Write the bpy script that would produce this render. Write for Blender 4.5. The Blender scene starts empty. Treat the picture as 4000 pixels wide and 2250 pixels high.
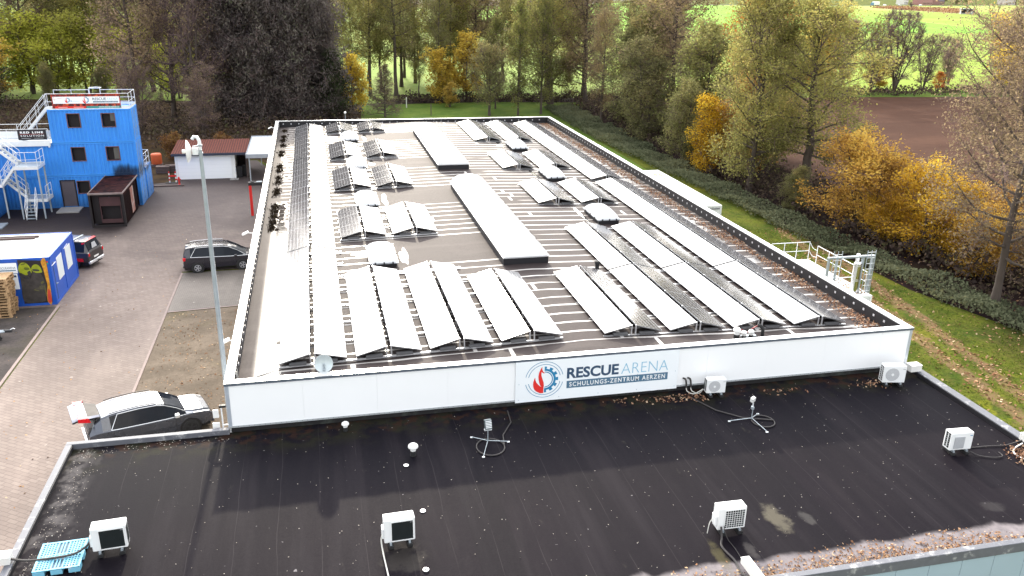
import bpy, math, random
import numpy as np
from mathutils import Vector, Matrix, Euler
random.seed(7)
rad = math.radians
sc = bpy.context.scene
COL = sc.collection

# ------------------------------------------------------------------ helpers
class MB:
    """collects shapes and links them as one mesh object"""
    def __init__(s):
        s.v = []; s.f = []; s.m = []; s.T = None
    def add(s, vs, fs, mi=0):
        b = len(s.v)
        if s.T is not None:
            vs = [tuple(s.T @ Vector(p)) for p in vs]
        s.v += [tuple(p) for p in vs]
        s.f += [tuple(i + b for i in q) for q in fs]
        s.m += [mi] * len(fs)
        return s
    def box(s, x0, x1, y0, y1, z0, z1, mi=0):
        v = [(x0,y0,z0),(x1,y0,z0),(x1,y1,z0),(x0,y1,z0),(x0,y0,z1),(x1,y0,z1),(x1,y1,z1),(x0,y1,z1)]
        return s.add(v, [(3,2,1,0),(4,5,6,7),(0,1,5,4),(1,2,6,5),(2,3,7,6),(3,0,4,7)], mi)
    def quad(s, a, b, c, d, mi=0):
        return s.add([a,b,c,d], [(0,1,2,3)], mi)
    def poly(s, pts, mi=0):
        return s.add(pts, [tuple(range(len(pts)))], mi)
    def tube(s, pts, r, n=8, mi=0, caps=True):
        pts = [Vector(p) for p in pts]
        rs = r if isinstance(r, (list, tuple)) else [r]*len(pts)
        ring = []; up = None
        for i, p in enumerate(pts):
            d = (pts[min(i+1,len(pts)-1)] - pts[max(i-1,0)])
            d = d.normalized() if d.length > 1e-9 else Vector((0,0,1))
            if up is None:
                up = Vector((0,0,1)) if abs(d.z) < .9 else Vector((1,0,0))
            a = d.cross(up)
            if a.length < 1e-5: a = d.orthogonal()
            a.normalize(); b = d.cross(a).normalized(); up = -b if False else a.cross(d)
            ring.append([p + (a*math.cos(2*math.pi*k/n) + b*math.sin(2*math.pi*k/n))*rs[i] for k in range(n)])
        v = [q for g in ring for q in g]; f = []
        for i in range(len(pts)-1):
            for k in range(n):
                k2 = (k+1) % n
                f.append((i*n+k, (i+1)*n+k, (i+1)*n+k2, i*n+k2))
        if caps:
            f.append(tuple(range(n))); f.append(tuple(reversed(range((len(pts)-1)*n, len(pts)*n))))
        return s.add(v, f, mi)
    def lathe(s, prof, n=16, mi=0, c=(0,0,0), axis='z', caps=True):
        v = []; f = []
        for r, h in prof:
            for k in range(n):
                a = 2*math.pi*k/n
                p = (r*math.cos(a), r*math.sin(a), h)
                if axis == 'y': p = (p[0], p[2], p[1])
                if axis == 'x': p = (p[2], p[0], p[1])
                v.append((p[0]+c[0], p[1]+c[1], p[2]+c[2]))
        for i in range(len(prof)-1):
            for k in range(n):
                k2 = (k+1) % n
                f.append((i*n+k, i*n+k2, (i+1)*n+k2, (i+1)*n+k))
        if caps:
            f.append(tuple(reversed(range(n)))); f.append(tuple(range((len(prof)-1)*n, len(prof)*n)))
        return s.add(v, f, mi)
    def prism(s, poly, z0, z1, mi=0):
        n = len(poly)
        v = [(x,y,z0) for x,y in poly] + [(x,y,z1) for x,y in poly]
        f = [tuple(reversed(range(n))), tuple(range(n,2*n))] + [(i,(i+1)%n,n+(i+1)%n,n+i) for i in range(n)]
        return s.add(v, f, mi)
    def mesh(s, name, mats):
        me = bpy.data.meshes.new(name)
        me.from_pydata(s.v, [], s.f); me.update()
        for m in (mats if isinstance(mats, (list, tuple)) else [mats]): me.materials.append(m)
        if any(s.m): me.polygons.foreach_set('material_index', s.m)
        return me
    def build(s, name, mats, parent=None, smooth=False, bevel=0, loc=None, rotz=None):
        me = s.mesh(name, mats)
        return link(name, me, parent, smooth, bevel, loc, rotz)

def link(name, me, parent=None, smooth=False, bevel=0, loc=None, rotz=None):
    o = bpy.data.objects.new(name, me); COL.objects.link(o)
    if parent: o.parent = parent
    if loc is not None: o.location = loc
    if rotz is not None: o.rotation_euler.z = rotz
    if smooth:
        me.polygons.foreach_set('use_smooth', [True]*len(me.polygons))
        try: me.set_sharp_from_angle(angle=rad(38))
        except Exception: pass
    if bevel:
        b = o.modifiers.new('edge', 'BEVEL'); b.width = bevel; b.segments = 2; b.limit_method = 'ANGLE'; b.angle_limit = rad(40)
    return o

def tag(o, label=None, cat=None, group=None, kind=None):
    if label: o['label'] = label
    if cat: o['category'] = cat
    if group: o['group'] = group
    if kind: o['kind'] = kind
    return o
def thing(name, label, cat, loc=(0,0,0), rotz=0, group=None):
    o = bpy.data.objects.new(name, None); COL.objects.link(o)
    o.location = loc; o.rotation_euler = (0,0,rotz); o.empty_display_size = .3
    return tag(o, label, cat, group)
def struct(o): return tag(o, kind='structure')
def dup(root, loc, rotz=0, label=None, group=None, scale=None):
    r = root.copy(); COL.objects.link(r); r.location = loc; r.rotation_euler = (0,0,rotz)
    if scale: r.scale = scale if isinstance(scale, (tuple,list)) else (scale,)*3
    if label: r['label'] = label
    if group: r['group'] = group
    for ch in list(root.children):
        c = ch.copy(); COL.objects.link(c); c.parent = r
        for g in ch.children:
            d = g.copy(); COL.objects.link(d); d.parent = c
    return r
def text_mesh(name, body, size, mat, bold=0, spacing=1.0, width=None, height=None):
    """letters as a flat mesh in local XZ, left baseline at the origin"""
    cu = bpy.data.curves.new(name, 'FONT'); cu.body = body; cu.size = size; cu.offset = bold
    cu.space_character = spacing; cu.fill_mode = 'FRONT'; cu.resolution_u = 4
    o = bpy.data.objects.new(name, cu); COL.objects.link(o)
    dg = bpy.context.evaluated_depsgraph_get()
    me = bpy.data.meshes.new_from_object(o.evaluated_get(dg))
    bpy.data.objects.remove(o); bpy.data.curves.remove(cu)
    n = len(me.vertices); co = np.empty(n*3); me.vertices.foreach_get('co', co); co = co.reshape(-1,3)
    mn = co.min(0); mx = co.max(0)
    sx = width/(mx[0]-mn[0]) if width else 1; sy = height/(mx[1]-mn[1]) if height else sx
    if not height and width: sy = sx
    if not width: sx = sy
    out = np.zeros_like(co); out[:,0] = (co[:,0]-mn[0])*sx; out[:,2] = (co[:,1]-mn[1])*sy
    me.vertices.foreach_set('co', out.ravel()); me.update(); me.name = name
    me.materials.clear(); me.materials.append(mat)
    return me

# ------------------------------------------------------------------ materials
class NG:
    def __init__(s, name):
        s.mat = bpy.data.materials.new(name); s.mat.use_nodes = True
        s.t = s.mat.node_tree; s.t.nodes.clear()
        s.out = s.n('ShaderNodeOutputMaterial')
    def n(s, typ, ins=None, **kw):
        nd = s.t.nodes.new(typ)
        for k, v in kw.items(): setattr(nd, k, v)
        for k, v in (ins or {}).items(): s.set(nd, k, v)
        return nd
    def set(s, nd, k, v):
        i = nd.inputs[k]
        if isinstance(v, bpy.types.NodeSocket): s.t.links.new(v, i)
        elif isinstance(v, bpy.types.Node): s.t.links.new(v.outputs[0], i)
        else:
            if hasattr(i.default_value, '__len__') and isinstance(v, (tuple, list)) and len(v) == 3 and len(i.default_value) == 4: v = (*v, 1)
            i.default_value = v
    def math(s, op, a, b=0.0, c=None, clamp=False):
        nd = s.n('ShaderNodeMath', operation=op); nd.use_clamp = clamp
        s.set(nd, 0, a); s.set(nd, 1, b)
        if c is not None: s.set(nd, 2, c)
        return nd.outputs[0]
    def mix(s, f, a, b):
        nd = s.n('ShaderNodeMix', data_type='RGBA'); 
        s.set(nd, 0, f); s.set(nd, 6, a); s.set(nd, 7, b)
        return nd.outputs[2]
    def lerp(s, f, a, b):
        nd = s.n('ShaderNodeMix', data_type='FLOAT'); s.set(nd, 0, f); s.set(nd, 2, a); s.set(nd, 3, b)
        return nd.outputs[0]
    def ramp(s, f, lo, hi, a=0.0, b=1.0):
        nd = s.n('ShaderNodeMapRange', {'Value': f, 'From Min': lo, 'From Max': hi, 'To Min': a, 'To Max': b}); nd.interpolation_type = 'SMOOTHSTEP'
        return nd.outputs[0]
    def noise(s, vec, scale, detail=3, rough=.55, dist=0):
        nd = s.n('ShaderNodeTexNoise', {'Scale': scale, 'Detail': detail, 'Roughness': rough, 'Distortion': dist}); s.set(nd, 'Vector', vec)
        return nd.outputs[0]
    def obj(s): return s.n('ShaderNodeTexCoord').outputs['Object']
    def gen(s): return s.n('ShaderNodeTexCoord').outputs['Generated']
    def geo(s): return s.n('ShaderNodeNewGeometry').outputs['Position']
    def xyz(s, v):
        nd = s.n('ShaderNodeSeparateXYZ', {0: v}); return nd.outputs
    def comb(s, x, y, z=0.0): return s.n('ShaderNodeCombineXYZ', {0: x, 1: y, 2: z}).outputs[0]
    def scl(s, v, k): return s.n('ShaderNodeMapping', {'Vector': v, 'Scale': k}).outputs[0]
    def bump(s, h, strength=.3, dist=.02):
        return s.n('ShaderNodeBump', {'Height': h, 'Strength': strength, 'Distance': dist}).outputs[0]
    def pbr(s, **ins):
        b = s.n('ShaderNodeBsdfPrincipled')
        for k, v in ins.items(): s.set(b, k.replace('_', ' '), v)
        s.t.links.new(b.outputs[0], s.out.inputs[0]); return s.mat

def simple(name, col, rough=.5, metal=0., var=.18, scale=2.5, bump=0., dirt=None, dirt_amt=.0, spec=.5, world=False, ior=1.5, coat=0.):
    g = NG(name); p = g.geo() if world else g.obj()
    n1 = g.noise(p, scale, 4); 
    c = g.mix(n1, tuple(x*(1-var) for x in col), tuple(min(1, x*(1+var)) for x in col))
    if dirt:
        n2 = g.ramp(g.noise(p, scale*.45, 5, .65), .62-.25*dirt_amt, .72)
        c = g.mix(g.math('MULTIPLY', n2, .85), c, dirt)
    kw = dict(Base_Color=c, Roughness=g.lerp(n1, max(.02, rough-.08), min(1, rough+.08)), Metallic=metal, IOR=ior, Specular_IOR_Level=spec, Coat_Weight=coat)
    if bump: kw['Normal'] = g.bump(g.noise(p, scale*8, 3), bump, .01)
    return g.pbr(**kw)

M = {}
M['white_clad'] = simple('white cladding', (.93,.94,.95), .35, var=.02, scale=.6)
M['white_paint'] = simple('white paint', (.82,.82,.8), .4, var=.05, scale=3)
M['white_dirty'] = simple('weathered white', (.74,.73,.7), .55, var=.1, scale=2, dirt=(.32,.3,.24), dirt_amt=.3)
M['coping'] = simple('coping sheet', (.72,.73,.74), .28, metal=.4, var=.08, scale=1.5, dirt=(.4,.33,.3), dirt_amt=.35)
M['coping_edge'] = simple('coping drip edge', (.10,.12,.15), .4, var=.1)
M['coping_low'] = simple('grey coping', (.115,.12,.14), .6, var=.25, scale=6, dirt=(.45,.45,.45), dirt_amt=.3)
M['upstand'] = simple('bitumen upstand', (.010,.009,.012), .6, var=.3, scale=4)
M['stud'] = simple('bright fixing plate', (.75,.75,.78), .3, metal=.3)
M['galv'] = simple('galvanised steel', (.40,.45,.49), .42, metal=.45, var=.12, scale=6)
M['galv_white'] = simple('pale galvanised steel', (.80,.82,.84), .4, metal=.25, var=.08, scale=5)
M['steel'] = simple('polished stainless steel', (.72,.72,.74), .12, metal=1., var=.04)
M['alu'] = simple('aluminium rail', (.75,.76,.78), .3, metal=.7, var=.06)
M['black_plastic'] = simple('black plastic', (.012,.012,.014), .45, var=.2)
M['rubber'] = simple('black rubber', (.014,.014,.015), .75, var=.2, scale=9)
M['dark_steel'] = simple('dark steel', (.05,.05,.055), .45, metal=.5)
M['concrete'] = simple('concrete', (.30,.29,.28), .8, var=.2, scale=5, bump=.15)
def opal():
    g = NG('opal rooflight')
    d = g.n('ShaderNodeBsdfPrincipled', {'Base Color': (.9,.91,.92,1), 'Roughness': .15}); t_ = g.n('ShaderNodeBsdfTranslucent', {'Color': (.95,.96,.97,1)})
    mx = g.n('ShaderNodeMixShader', {0: .55, 1: d.outputs[0], 2: t_.outputs[0]}); g.t.links.new(mx.outputs[0], g.out.inputs[0]); return g.mat
M['clear_dome'] = opal()
M['grey_kerb'] = simple('roof upstand metal', (.55,.58,.62), .35, metal=.4, var=.1)
M['sign_white'] = simple('sign board', (.88,.92,.95), .4, var=.03, scale=.8)
M['sign_dark'] = simple('dark blue lettering', (.035,.075,.14), .5, var=.05)
M['sign_light'] = simple('light blue lettering', (.25,.52,.70), .5, var=.05)
M['sign_blue'] = simple('blue sign paint', (.02,.22,.42), .5, var=.05)
M['sign_bar'] = simple('grey blue sign bar', (.08,.17,.26), .5, var=.05)
M['sign_red'] = simple('red sign paint', (.75,.03,.025), .5, var=.05)
M['text_white'] = simple('white lettering', (.85,.87,.88), .5, var=.02)
M['ac_white'] = simple('enamelled casing', (.82,.83,.83), .38, var=.03)
M['ac_grey'] = simple('grey grille', (.42,.43,.45), .5, var=.08)
M['ac_dark'] = simple('dark coil', (.008,.012,.013), .5, var=.3, scale=12)
M['blue_cont'] = None
M['red_paint'] = simple('red paint', (.62,.015,.012), .45, var=.1)
M['black_glass'] = simple('tinted glass', (.010,.013,.020), .04, var=.05, ior=1.28)
M['tail_red'] = simple('tail lamp lens', (.65,.01,.02), .12, var=.05)
M['chrome'] = simple('bright trim', (.85,.87,.9), .15, metal=.6, var=.02)
M['rim'] = simple('alloy rim', (.55,.56,.6), .3, metal=.6)
M['lamp_glass'] = simple('lamp lens', (.75,.78,.82), .08, metal=.3)
M['wood'] = simple('pallet wood', (.42,.27,.14), .8, var=.35, scale=7)
M['dark_wood'] = simple('dark timber', (.09,.06,.055), .8, var=.3, scale=4)
M['pallet_blue'] = simple('pale blue plastic', (.20,.50,.66), .5, var=.15, scale=5, dirt=(.42,.55,.6), dirt_amt=.2, spec=.2)
M['cable_dark'] = simple('dark insulated pipe', (.03,.026,.026), .6, var=.3)
M['cable_pale'] = simple('pale hose', (.55,.54,.50), .5, var=.15)
M['soot'] = simple('charred metal and shade', (.012,.008,.009), .7, var=.4, scale=4)
M['orange'] = simple('orange plastic', (.55,.10,.03), .5, var=.2)

def container_blue(name, col, sooty=0):
    g = NG(name); p = g.geo(); x, y, z = g.xyz(p)[:3]
    n = g.noise(g.scl(p, (1.2,1.2,.35)), 1.4, 5, .6)
    n2 = g.noise(p, 9, 3)
    c = g.mix(n, tuple(a*.78 for a in col), tuple(a*1.15 for a in col))
    c = g.mix(g.math('MULTIPLY', n2, .12), c, (.02,.05,.12))
    streak = g.ramp(g.noise(g.scl(p, (5,5,.25)), 1.5, 4), .62, .75)
    c = g.mix(g.math('MULTIPLY', streak, .35), c, (.05,.06,.09))
    if sooty:
        # smoke staining round the burnt lower right corner
        dx = g.math('SUBTRACT', x, -11.9); dz = g.math('SUBTRACT', z, 2.75)
        d = g.math('ADD', g.math('MULTIPLY', g.math('MULTIPLY', dx, dx), .35), g.math('MULTIPLY', g.math('MULTIPLY', dz, dz), 1.1))
        m = g.ramp(g.math('ADD', d, g.math('MULTIPLY', g.math('SUBTRACT', n, .5), 1.4)), .75, .05)
        c = g.mix(g.math('MULTIPLY', m, .93), c, (.006,.005,.007))
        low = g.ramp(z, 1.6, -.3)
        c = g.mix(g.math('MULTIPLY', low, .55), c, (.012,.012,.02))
    return g.pbr(Base_Color=c, Roughness=.42, Metallic=0., Specular_IOR_Level=.4)
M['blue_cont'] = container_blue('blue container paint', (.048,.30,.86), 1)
M['blue_office'] = container_blue('blue office container paint', (.014,.095,.50), 0)

def roof_main_mat():
    g = NG('bitumen roofing with seams'); p = g.obj(); x, y, z = g.xyz(p)[:3]
    n = g.noise(p, .35, 5, .6); nf = g.noise(p, 14, 3); nb = g.noise(g.scl(p, (.25,1.1,1)), .8, 4)
    wob = g.math('MULTIPLY', g.math('SUBTRACT', g.noise(g.comb(g.math('MULTIPLY', x, .35), g.math('MULTIPLY', y, .06)), 1.0, 2), .5), .22)
    ys = g.math('ADD', y, wob)
    f = g.math('FRACT', g.math('DIVIDE', g.math('ADD', ys, .2), .81))
    d = g.math('ABSOLUTE', g.math('SUBTRACT', f, .5))
    line = g.ramp(d, .42, .445)
    fade = g.math('MULTIPLY', g.lerp(g.noise(g.scl(p, (1.5,6,1)), 1.0, 3), .55, 1.2), g.ramp(g.noise(g.comb(g.math('MULTIPLY', x, .22), g.math('MULTIPLY', g.math('FLOOR', g.math('DIVIDE', g.math('ADD', ys, .2), .81)), 3.7)), 1.0, 2), .36, .46))
    xl = g.ramp(x, .8, 1.1)
    for ya, yb in ((10.5,14.2),(20.0,23.7),(29.3,32.1),(38.6,41.8)):
        pl = g.math('MULTIPLY', g.math('MULTIPLY', g.ramp(ys, ya, ya+.1), g.ramp(ys, yb, yb-.1)), g.math('MULTIPLY', g.ramp(x, 6.0, 6.1), g.ramp(x, 10.3, 10.2)))
        xl = g.math('MULTIPLY', xl, g.math('SUBTRACT', 1, pl))
    line = g.math('MULTIPLY', g.math('MULTIPLY', line, fade), xl)
    # cross laps
    cell = g.math('FLOOR', g.math('DIVIDE', g.math('ADD', ys, .2), .81))
    xo = g.math('ADD', x, g.math('MULTIPLY', g.math('SINE', g.math('MULTIPLY', cell, 12.99)), 3.3))
    fx = g.math('FRACT', g.math('DIVIDE', xo, 5.0))
    cross = g.math('MULTIPLY', g.ramp(g.math('ABSOLUTE', g.math('SUBTRACT', fx, .5)), .485, .49), xl)
    cross = g.math('MULTIPLY', cross, g.ramp(g.math('SINE', g.math('MULTIPLY', cell, 7.31)), .1, .2))
    line = g.math('MAXIMUM', line, g.math('MULTIPLY', cross, .9))
    base = g.mix(n, (.036,.028,.0285), (.064,.051,.049))
    base = g.mix(g.math('MULTIPLY', nf, .5), base, (.031,.025,.027))
    base = g.mix(g.math('MULTIPLY', g.ramp(nb, .5, .7), .35), base, (.095,.079,.076))
    c = g.mix(line, base, (.52,.50,.48))  # seams' wet sheen painted into the colour as pale grey
    # standing water along the left edge
    wet = g.math('MULTIPLY', g.ramp(g.math('ADD', x, g.math('MULTIPLY', g.math('SUBTRACT', nb, .5), 1.6)), 1.75, 1.25), g.ramp(x, .22, .5))
    wn = g.noise(g.scl(p, (1.4,.5,1)), .8, 4)
    wet = g.math('MULTIPLY', wet, g.ramp(g.math('ADD', wn, g.math('MULTIPLY', g.ramp(y, 21, 15), .24)), .56, .64))
    wet = g.math('MULTIPLY', wet, g.ramp(x, .55, .95))
    wet2 = g.math('MULTIPLY', g.ramp(g.noise(g.scl(p, (.9,.35,1)), .7, 4), .60, .66), .5)
    wetr = g.math('MULTIPLY', g.ramp(x, 20.8, 21.3), g.ramp(g.noise(p, .6, 4), .5, .6))
    wet = g.math('MAXIMUM', wet, g.math('MULTIPLY', wetr, .8))
    c = g.mix(g.math('MULTIPLY', wet, .6), c, (.05,.045,.04))
    r = g.lerp(nf, .62, .78)
    r = g.lerp(line, r, .3); r = g.lerp(wet, r, .06)
    return g.pbr(Base_Color=c, Roughness=r, IOR=1.5, Specular_IOR_Level=g.lerp(g.math('MAXIMUM', wet, g.math('MULTIPLY', line, .8)), .10, .5), Normal=g.bump(g.math('MULTIPLY', nf, g.math('SUBTRACT', 1, wet)), .25, .006))
M['roof_main'] = roof_main_mat()

def roof_low_mat():
    g = NG('dark bitumen roofing'); p = g.obj(); x, y, z = g.xyz(p)[:3]
    nf = g.noise(p, 22, 3); n = g.noise(p, .45, 5, .6); ns = g.noise(g.scl(p, (2.2,.35,1)), 1.0, 5, .62)
    fx = g.math('FRACT', g.math('ADD', x, g.math('MULTIPLY', g.math('SUBTRACT', g.noise(g.scl(p, (1,.35,1)), .9, 3), .5), .20)))
    d = g.math('ABSOLUTE', g.math('SUBTRACT', fx, .5))
    seam = g.math('MULTIPLY', g.ramp(d, .012, .004), g.ramp(g.noise(g.scl(p, (1,.5,1)), 1.2, 3), .35, .6))
    band = g.noise(g.comb(g.math('FLOOR', x), 0.0), 3.1, 0)
    c = g.mix(n, (.0050,.0038,.0066), (.0092,.0067,.0104))
    c = g.mix(g.math('MULTIPLY', g.ramp(ns, .45, .75), .6), c, (.0142,.0115,.0142))
    c = g.mix(g.math('MULTIPLY', g.ramp(band, .35, .65), .6), c, (.0052,.0042,.0068))
    hall_shade = g.ramp(g.math('ADD', y, g.math('MULTIPLY', g.math('SUBTRACT', n, .5), 3)), -5.2, -2.5)
    c = g.mix(g.math('MULTIPLY', hall_shade, .6), c, (.0052,.0050,.0082))  # bluish tint of the hall's shadow painted in near the wall
    st2 = g.ramp(g.noise(g.scl(p, (1.6,.12,1)), 1.0, 5, .6), .48, .72); c = g.mix(g.math('MULTIPLY', st2, .5), c, (.0160,.0134,.0170))
    c = g.mix(g.math('MULTIPLY', seam, .38), c, (.045,.039,.042))
    # greenish damp patches near the hall wall
    damp = g.math('MULTIPLY', g.ramp(g.math('ADD', y, g.math('MULTIPLY', g.math('SUBTRACT', n, .5), 1.8)), -1.6, -.5), g.ramp(g.noise(p, 1.6, 4), .42, .62))
    c = g.mix(g.math('MULTIPLY', damp, .7), c, (.018,.018,.010))
    rust = g.math('MULTIPLY', g.ramp(g.math('ADD', y, g.math('MULTIPLY', g.math('SUBTRACT', g.noise(p, 2.2, 4), .5), .9)), -.85, -.45), g.ramp(g.noise(p, 3, 4), .48, .6))
    c = g.mix(g.math('MULTIPLY', rust, .75), c, (.028,.014,.010))
    # pale dried silt along the front gutter
    wav = g.math('MULTIPLY', g.math('ABSOLUTE', g.math('SINE', g.math('ADD', g.math('MULTIPLY', x, 1.7), g.math('MULTIPLY', g.noise(p, .7, 2), 5)))), .13)
    yb = g.math('ADD', g.math('ADD', y, wav), g.math('MULTIPLY', g.math('SUBTRACT', g.noise(p, 1.4, 4), .5), .35))
    silt = g.math('MULTIPLY', g.math('MULTIPLY', g.ramp(yb, -8.12, -8.34), g.lerp(g.noise(p, 2.1, 5, .7), .45, 1.15)), g.ramp(x, 6, 9))
    sc_ = g.mix(g.noise(p, 5, 5, .7), (.12,.11,.125), (.34,.30,.30))
    c = g.mix(silt, c, sc_)
    # pale stains
    st = g.ramp(g.noise(g.scl(p, (1.1,.45,1)), 1.3, 5, .65), .66, .80)
    c = g.mix(g.math('MULTIPLY', st, .22), c, (.16,.145,.11))
    sp = g.ramp(g.noise(p, 6.5, 2, .5), .74, .79)
    c = g.mix(g.math('MULTIPLY', sp, .5), c, (.30,.28,.29))
    for (cx_, cy_, kx, ky, col_, am) in ((13.63,-6.95,2.6,1.5,(.15,.135,.10),.5),(14.35,-7.1,4.5,3.,(.10,.095,.09),.35),(11.55,-8.05,5.5,1.3,(.09,.08,.04),.5),(19.4,-7.6,2.5,3.5,(.06,.056,.056),.3),(4.3,-6.6,1.6,1.6,(.05,.045,.04),.5),(12.35,-8.0,6,2.5,(.10,.09,.085),.5)):
        dx = g.math('MULTIPLY', g.math('SUBTRACT', x, cx_), kx); dy = g.math('MULTIPLY', g.math('SUBTRACT', y, cy_), ky)
        d_ = g.math('ADD', g.math('ADD', g.math('MULTIPLY', dx, dx), g.math('MULTIPLY', dy, dy)), g.math('MULTIPLY', g.math('SUBTRACT', g.noise(p, 3.2, 4, .65), .5), 2.2))
        c = g.mix(g.math('MULTIPLY', g.ramp(d_, .95, .1), am), c, col_)
    edge = g.math('MULTIPLY', g.ramp(g.math('ADD', x, g.math('MULTIPLY', g.math('SUBTRACT', ns, .5), 1.2)), -3.1, -3.9), g.ramp(g.noise(p, 2.3, 5), .45, .65))
    c = g.mix(g.math('MULTIPLY', edge, .5), c, (.13,.12,.12))
    r = g.lerp(nf, .6, .8)
    return g.pbr(Base_Color=c, Roughness=r, Specular_IOR_Level=.045, Normal=g.bump(nf, .35, .006))
M['roof_low'] = roof_low_mat()

def paver_mat(name, c1, c2, bw=.42, bh=.19, joint=(.06,.045,.045), rot=0.6, contrast=.5):
    g = NG(name); p = g.obj()
    v = g.n('ShaderNodeMapping', {'Vector': p, 'Rotation': (0,0,rot)}).outputs[0]
    br = g.n('ShaderNodeTexBrick', {'Vector': v, 'Color1': (*c1,1), 'Color2': (*c2,1), 'Mortar': (*joint,1), 'Scale': 1.0, 'Mortar Size': .016, 'Mortar Smooth': .4, 'Bias': 0., 'Brick Width': bw, 'Row Height': bh})
    n = g.noise(p, .16, 6, .62); n2 = g.noise(p, 1.3, 5, .65); n3 = g.noise(g.scl(p, (.5,.1,1)), .8, 4)
    flat = g.mix(n2, c1, c2)
    c = g.mix(contrast, flat, br.outputs[0])
    c = g.mix(g.math('MULTIPLY', g.ramp(n, .40, .66), .40), c, tuple(a*.5 for a in c1))
    c = g.mix(g.math('MULTIPLY', g.ramp(n3, .5, .75), .35), c, tuple(min(1,a*1.45) for a in c2))
    sp = g.ramp(g.noise(p, 3.2, 2, .4), .71, .76)
    c = g.mix(g.math('MULTIPLY', sp, .35), c, (.5,.44,.40))
    # shade of the far yard painted in, darker towards the burn yard
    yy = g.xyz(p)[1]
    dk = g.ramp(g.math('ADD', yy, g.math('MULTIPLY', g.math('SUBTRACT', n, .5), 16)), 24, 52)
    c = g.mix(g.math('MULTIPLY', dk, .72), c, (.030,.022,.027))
    soot = g.math('MULTIPLY', g.ramp(g.math('ADD', yy, g.math('MULTIPLY', g.math('SUBTRACT', n2, .5), 5)), 38, 43), g.ramp(g.xyz(p)[0], -9.0, -12.5))  # soot plus the tower's shade at its foot, painted into the paving
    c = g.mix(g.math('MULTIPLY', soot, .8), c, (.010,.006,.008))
    return g.pbr(Base_Color=c, Roughness=.78, Specular_IOR_Level=.25, Normal=g.bump(g.math('ADD', br.outputs[1], g.math('MULTIPLY', n2, -.6)), .3, -.012))
M['paver'] = paver_mat('red brown pavers', (.160,.122,.107), (.240,.193,.168))
M['paver_bay'] = paver_mat('grey pavers', (.165,.148,.132), (.225,.20,.18), .22, .11, rot=.02, contrast=.6)

def ground_mat(name, cols, scale=.5, fine=6., specks=None, rough=.9, bump=.4, spk=.5, stretch=(1,1,1)):
    g = NG(name); p = g.scl(g.obj(), stretch)
    n = g.noise(p, scale, 6, .65); n2 = g.noise(p, fine, 5, .7); n3 = g.noise(p, scale*.23, 4, .6)
    c = g.mix(g.ramp(n, .35, .65), cols[0], cols[1])
    c = g.mix(g.math('MULTIPLY', g.ramp(n2, .45, .7), .55), c, cols[2])
    c = g.mix(g.math('MULTIPLY', g.ramp(n3, .5, .7), .6), c, cols[3] if len(cols) > 3 else cols[0])
    if specks:
        s = g.ramp(g.noise(p, fine*1.3, 2, .5), .70, .76)
        c = g.mix(g.math('MULTIPLY', s, spk), c, specks)
    return g.pbr(Base_Color=c, Roughness=rough, Specular_IOR_Level=.02, Normal=g.bump(n2, bump, .05))
def lawn_mat():
    g = NG('mossy lawn'); p = g.obj(); x, y, z = g.xyz(p)[:3]
    n = g.noise(p, .42, 6, .68); n2 = g.noise(p, 6., 5, .7); n3 = g.noise(p, .12, 4, .6); n4 = g.noise(p, 1.9, 4, .6)
    c = g.mix(g.ramp(n, .38, .62), (.045,.075,.012), (.115,.135,.020))
    c = g.mix(g.math('MULTIPLY', g.ramp(n4, .42, .66), .6), c, (.11,.10,.028))
    c = g.mix(g.math('MULTIPLY', g.ramp(n3, .52, .66), .7), c, (.19,.18,.026))
    moss = g.math('MULTIPLY', g.ramp(g.noise(p, .55, 3, .5), .60, .68), g.ramp(y, 14, 2)); c = g.mix(g.math('MULTIPLY', moss, .75), c, (.20,.205,.018))
    c = g.mix(g.math('MULTIPLY', g.ramp(n2, .46, .64), .65), c, (.020,.032,.008))
    c = g.mix(g.math('MULTIPLY', g.ramp(g.noise(p, 14., 3), .55, .7), .35), c, (.16,.15,.04))
    wob = g.math('MULTIPLY', g.math('SUBTRACT', n, .5), 2.2)
    trk = None
    for x0_, k in ((32.15,.172),(33.75,.165)):
        d = g.math('ABSOLUTE', g.math('SUBTRACT', g.math('ADD', x, wob), g.math('ADD', g.math('MULTIPLY', y, k), x0_)))
        t_ = g.ramp(d, .62, .22); trk = t_ if trk is None else g.math('MAXIMUM', trk, t_)
    trk = g.math('MULTIPLY', trk, g.ramp(n2, .30, .55)); trk = g.math('MULTIPLY', trk, g.ramp(y, 40, 26))
    c = g.mix(g.math('MULTIPLY', trk, .8), c, g.mix(n2, (.12,.072,.045), (.26,.165,.10)))
    edge = g.math('MULTIPLY', g.ramp(g.math('ADD', x, wob), 36.5, 39), g.ramp(y, 16, 6)); c = g.mix(g.math('MULTIPLY', edge, .6), c, (.095,.055,.035))
    return g.pbr(Base_Color=c, Roughness=.95, Specular_IOR_Level=.02, Normal=g.bump(n2, .6, .06))
M['lawn'] = lawn_mat()
M['soil'] = ground_mat('bare soil strip', [(.125,.102,.080),(.185,.150,.118),(.08,.066,.05),(.14,.13,.038)], .5, 6., (.42,.34,.25), spk=.7)
M['gravel'] = ground_mat('dark gravel', [(.065,.058,.056),(.10,.085,.08),(.045,.04,.038),(.07,.065,.03)], .7, 7., (.22,.19,.17), spk=.5)
M['forest_floor'] = ground_mat('leafy forest floor', [(.035,.024,.018),(.07,.045,.025),(.02,.02,.012),(.05,.045,.02)], .5, 5., (.18,.10,.04), spk=.6)
M['grass_back'] = ground_mat('short meadow', [(.075,.13,.026),(.125,.175,.036),(.05,.085,.02),(.11,.14,.035)], .3, 3.)
M['pasture'] = ground_mat('bright pasture', [(.165,.245,.055),(.23,.295,.075),(.125,.20,.05),(.20,.255,.06)], .05, 1.2)
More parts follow.
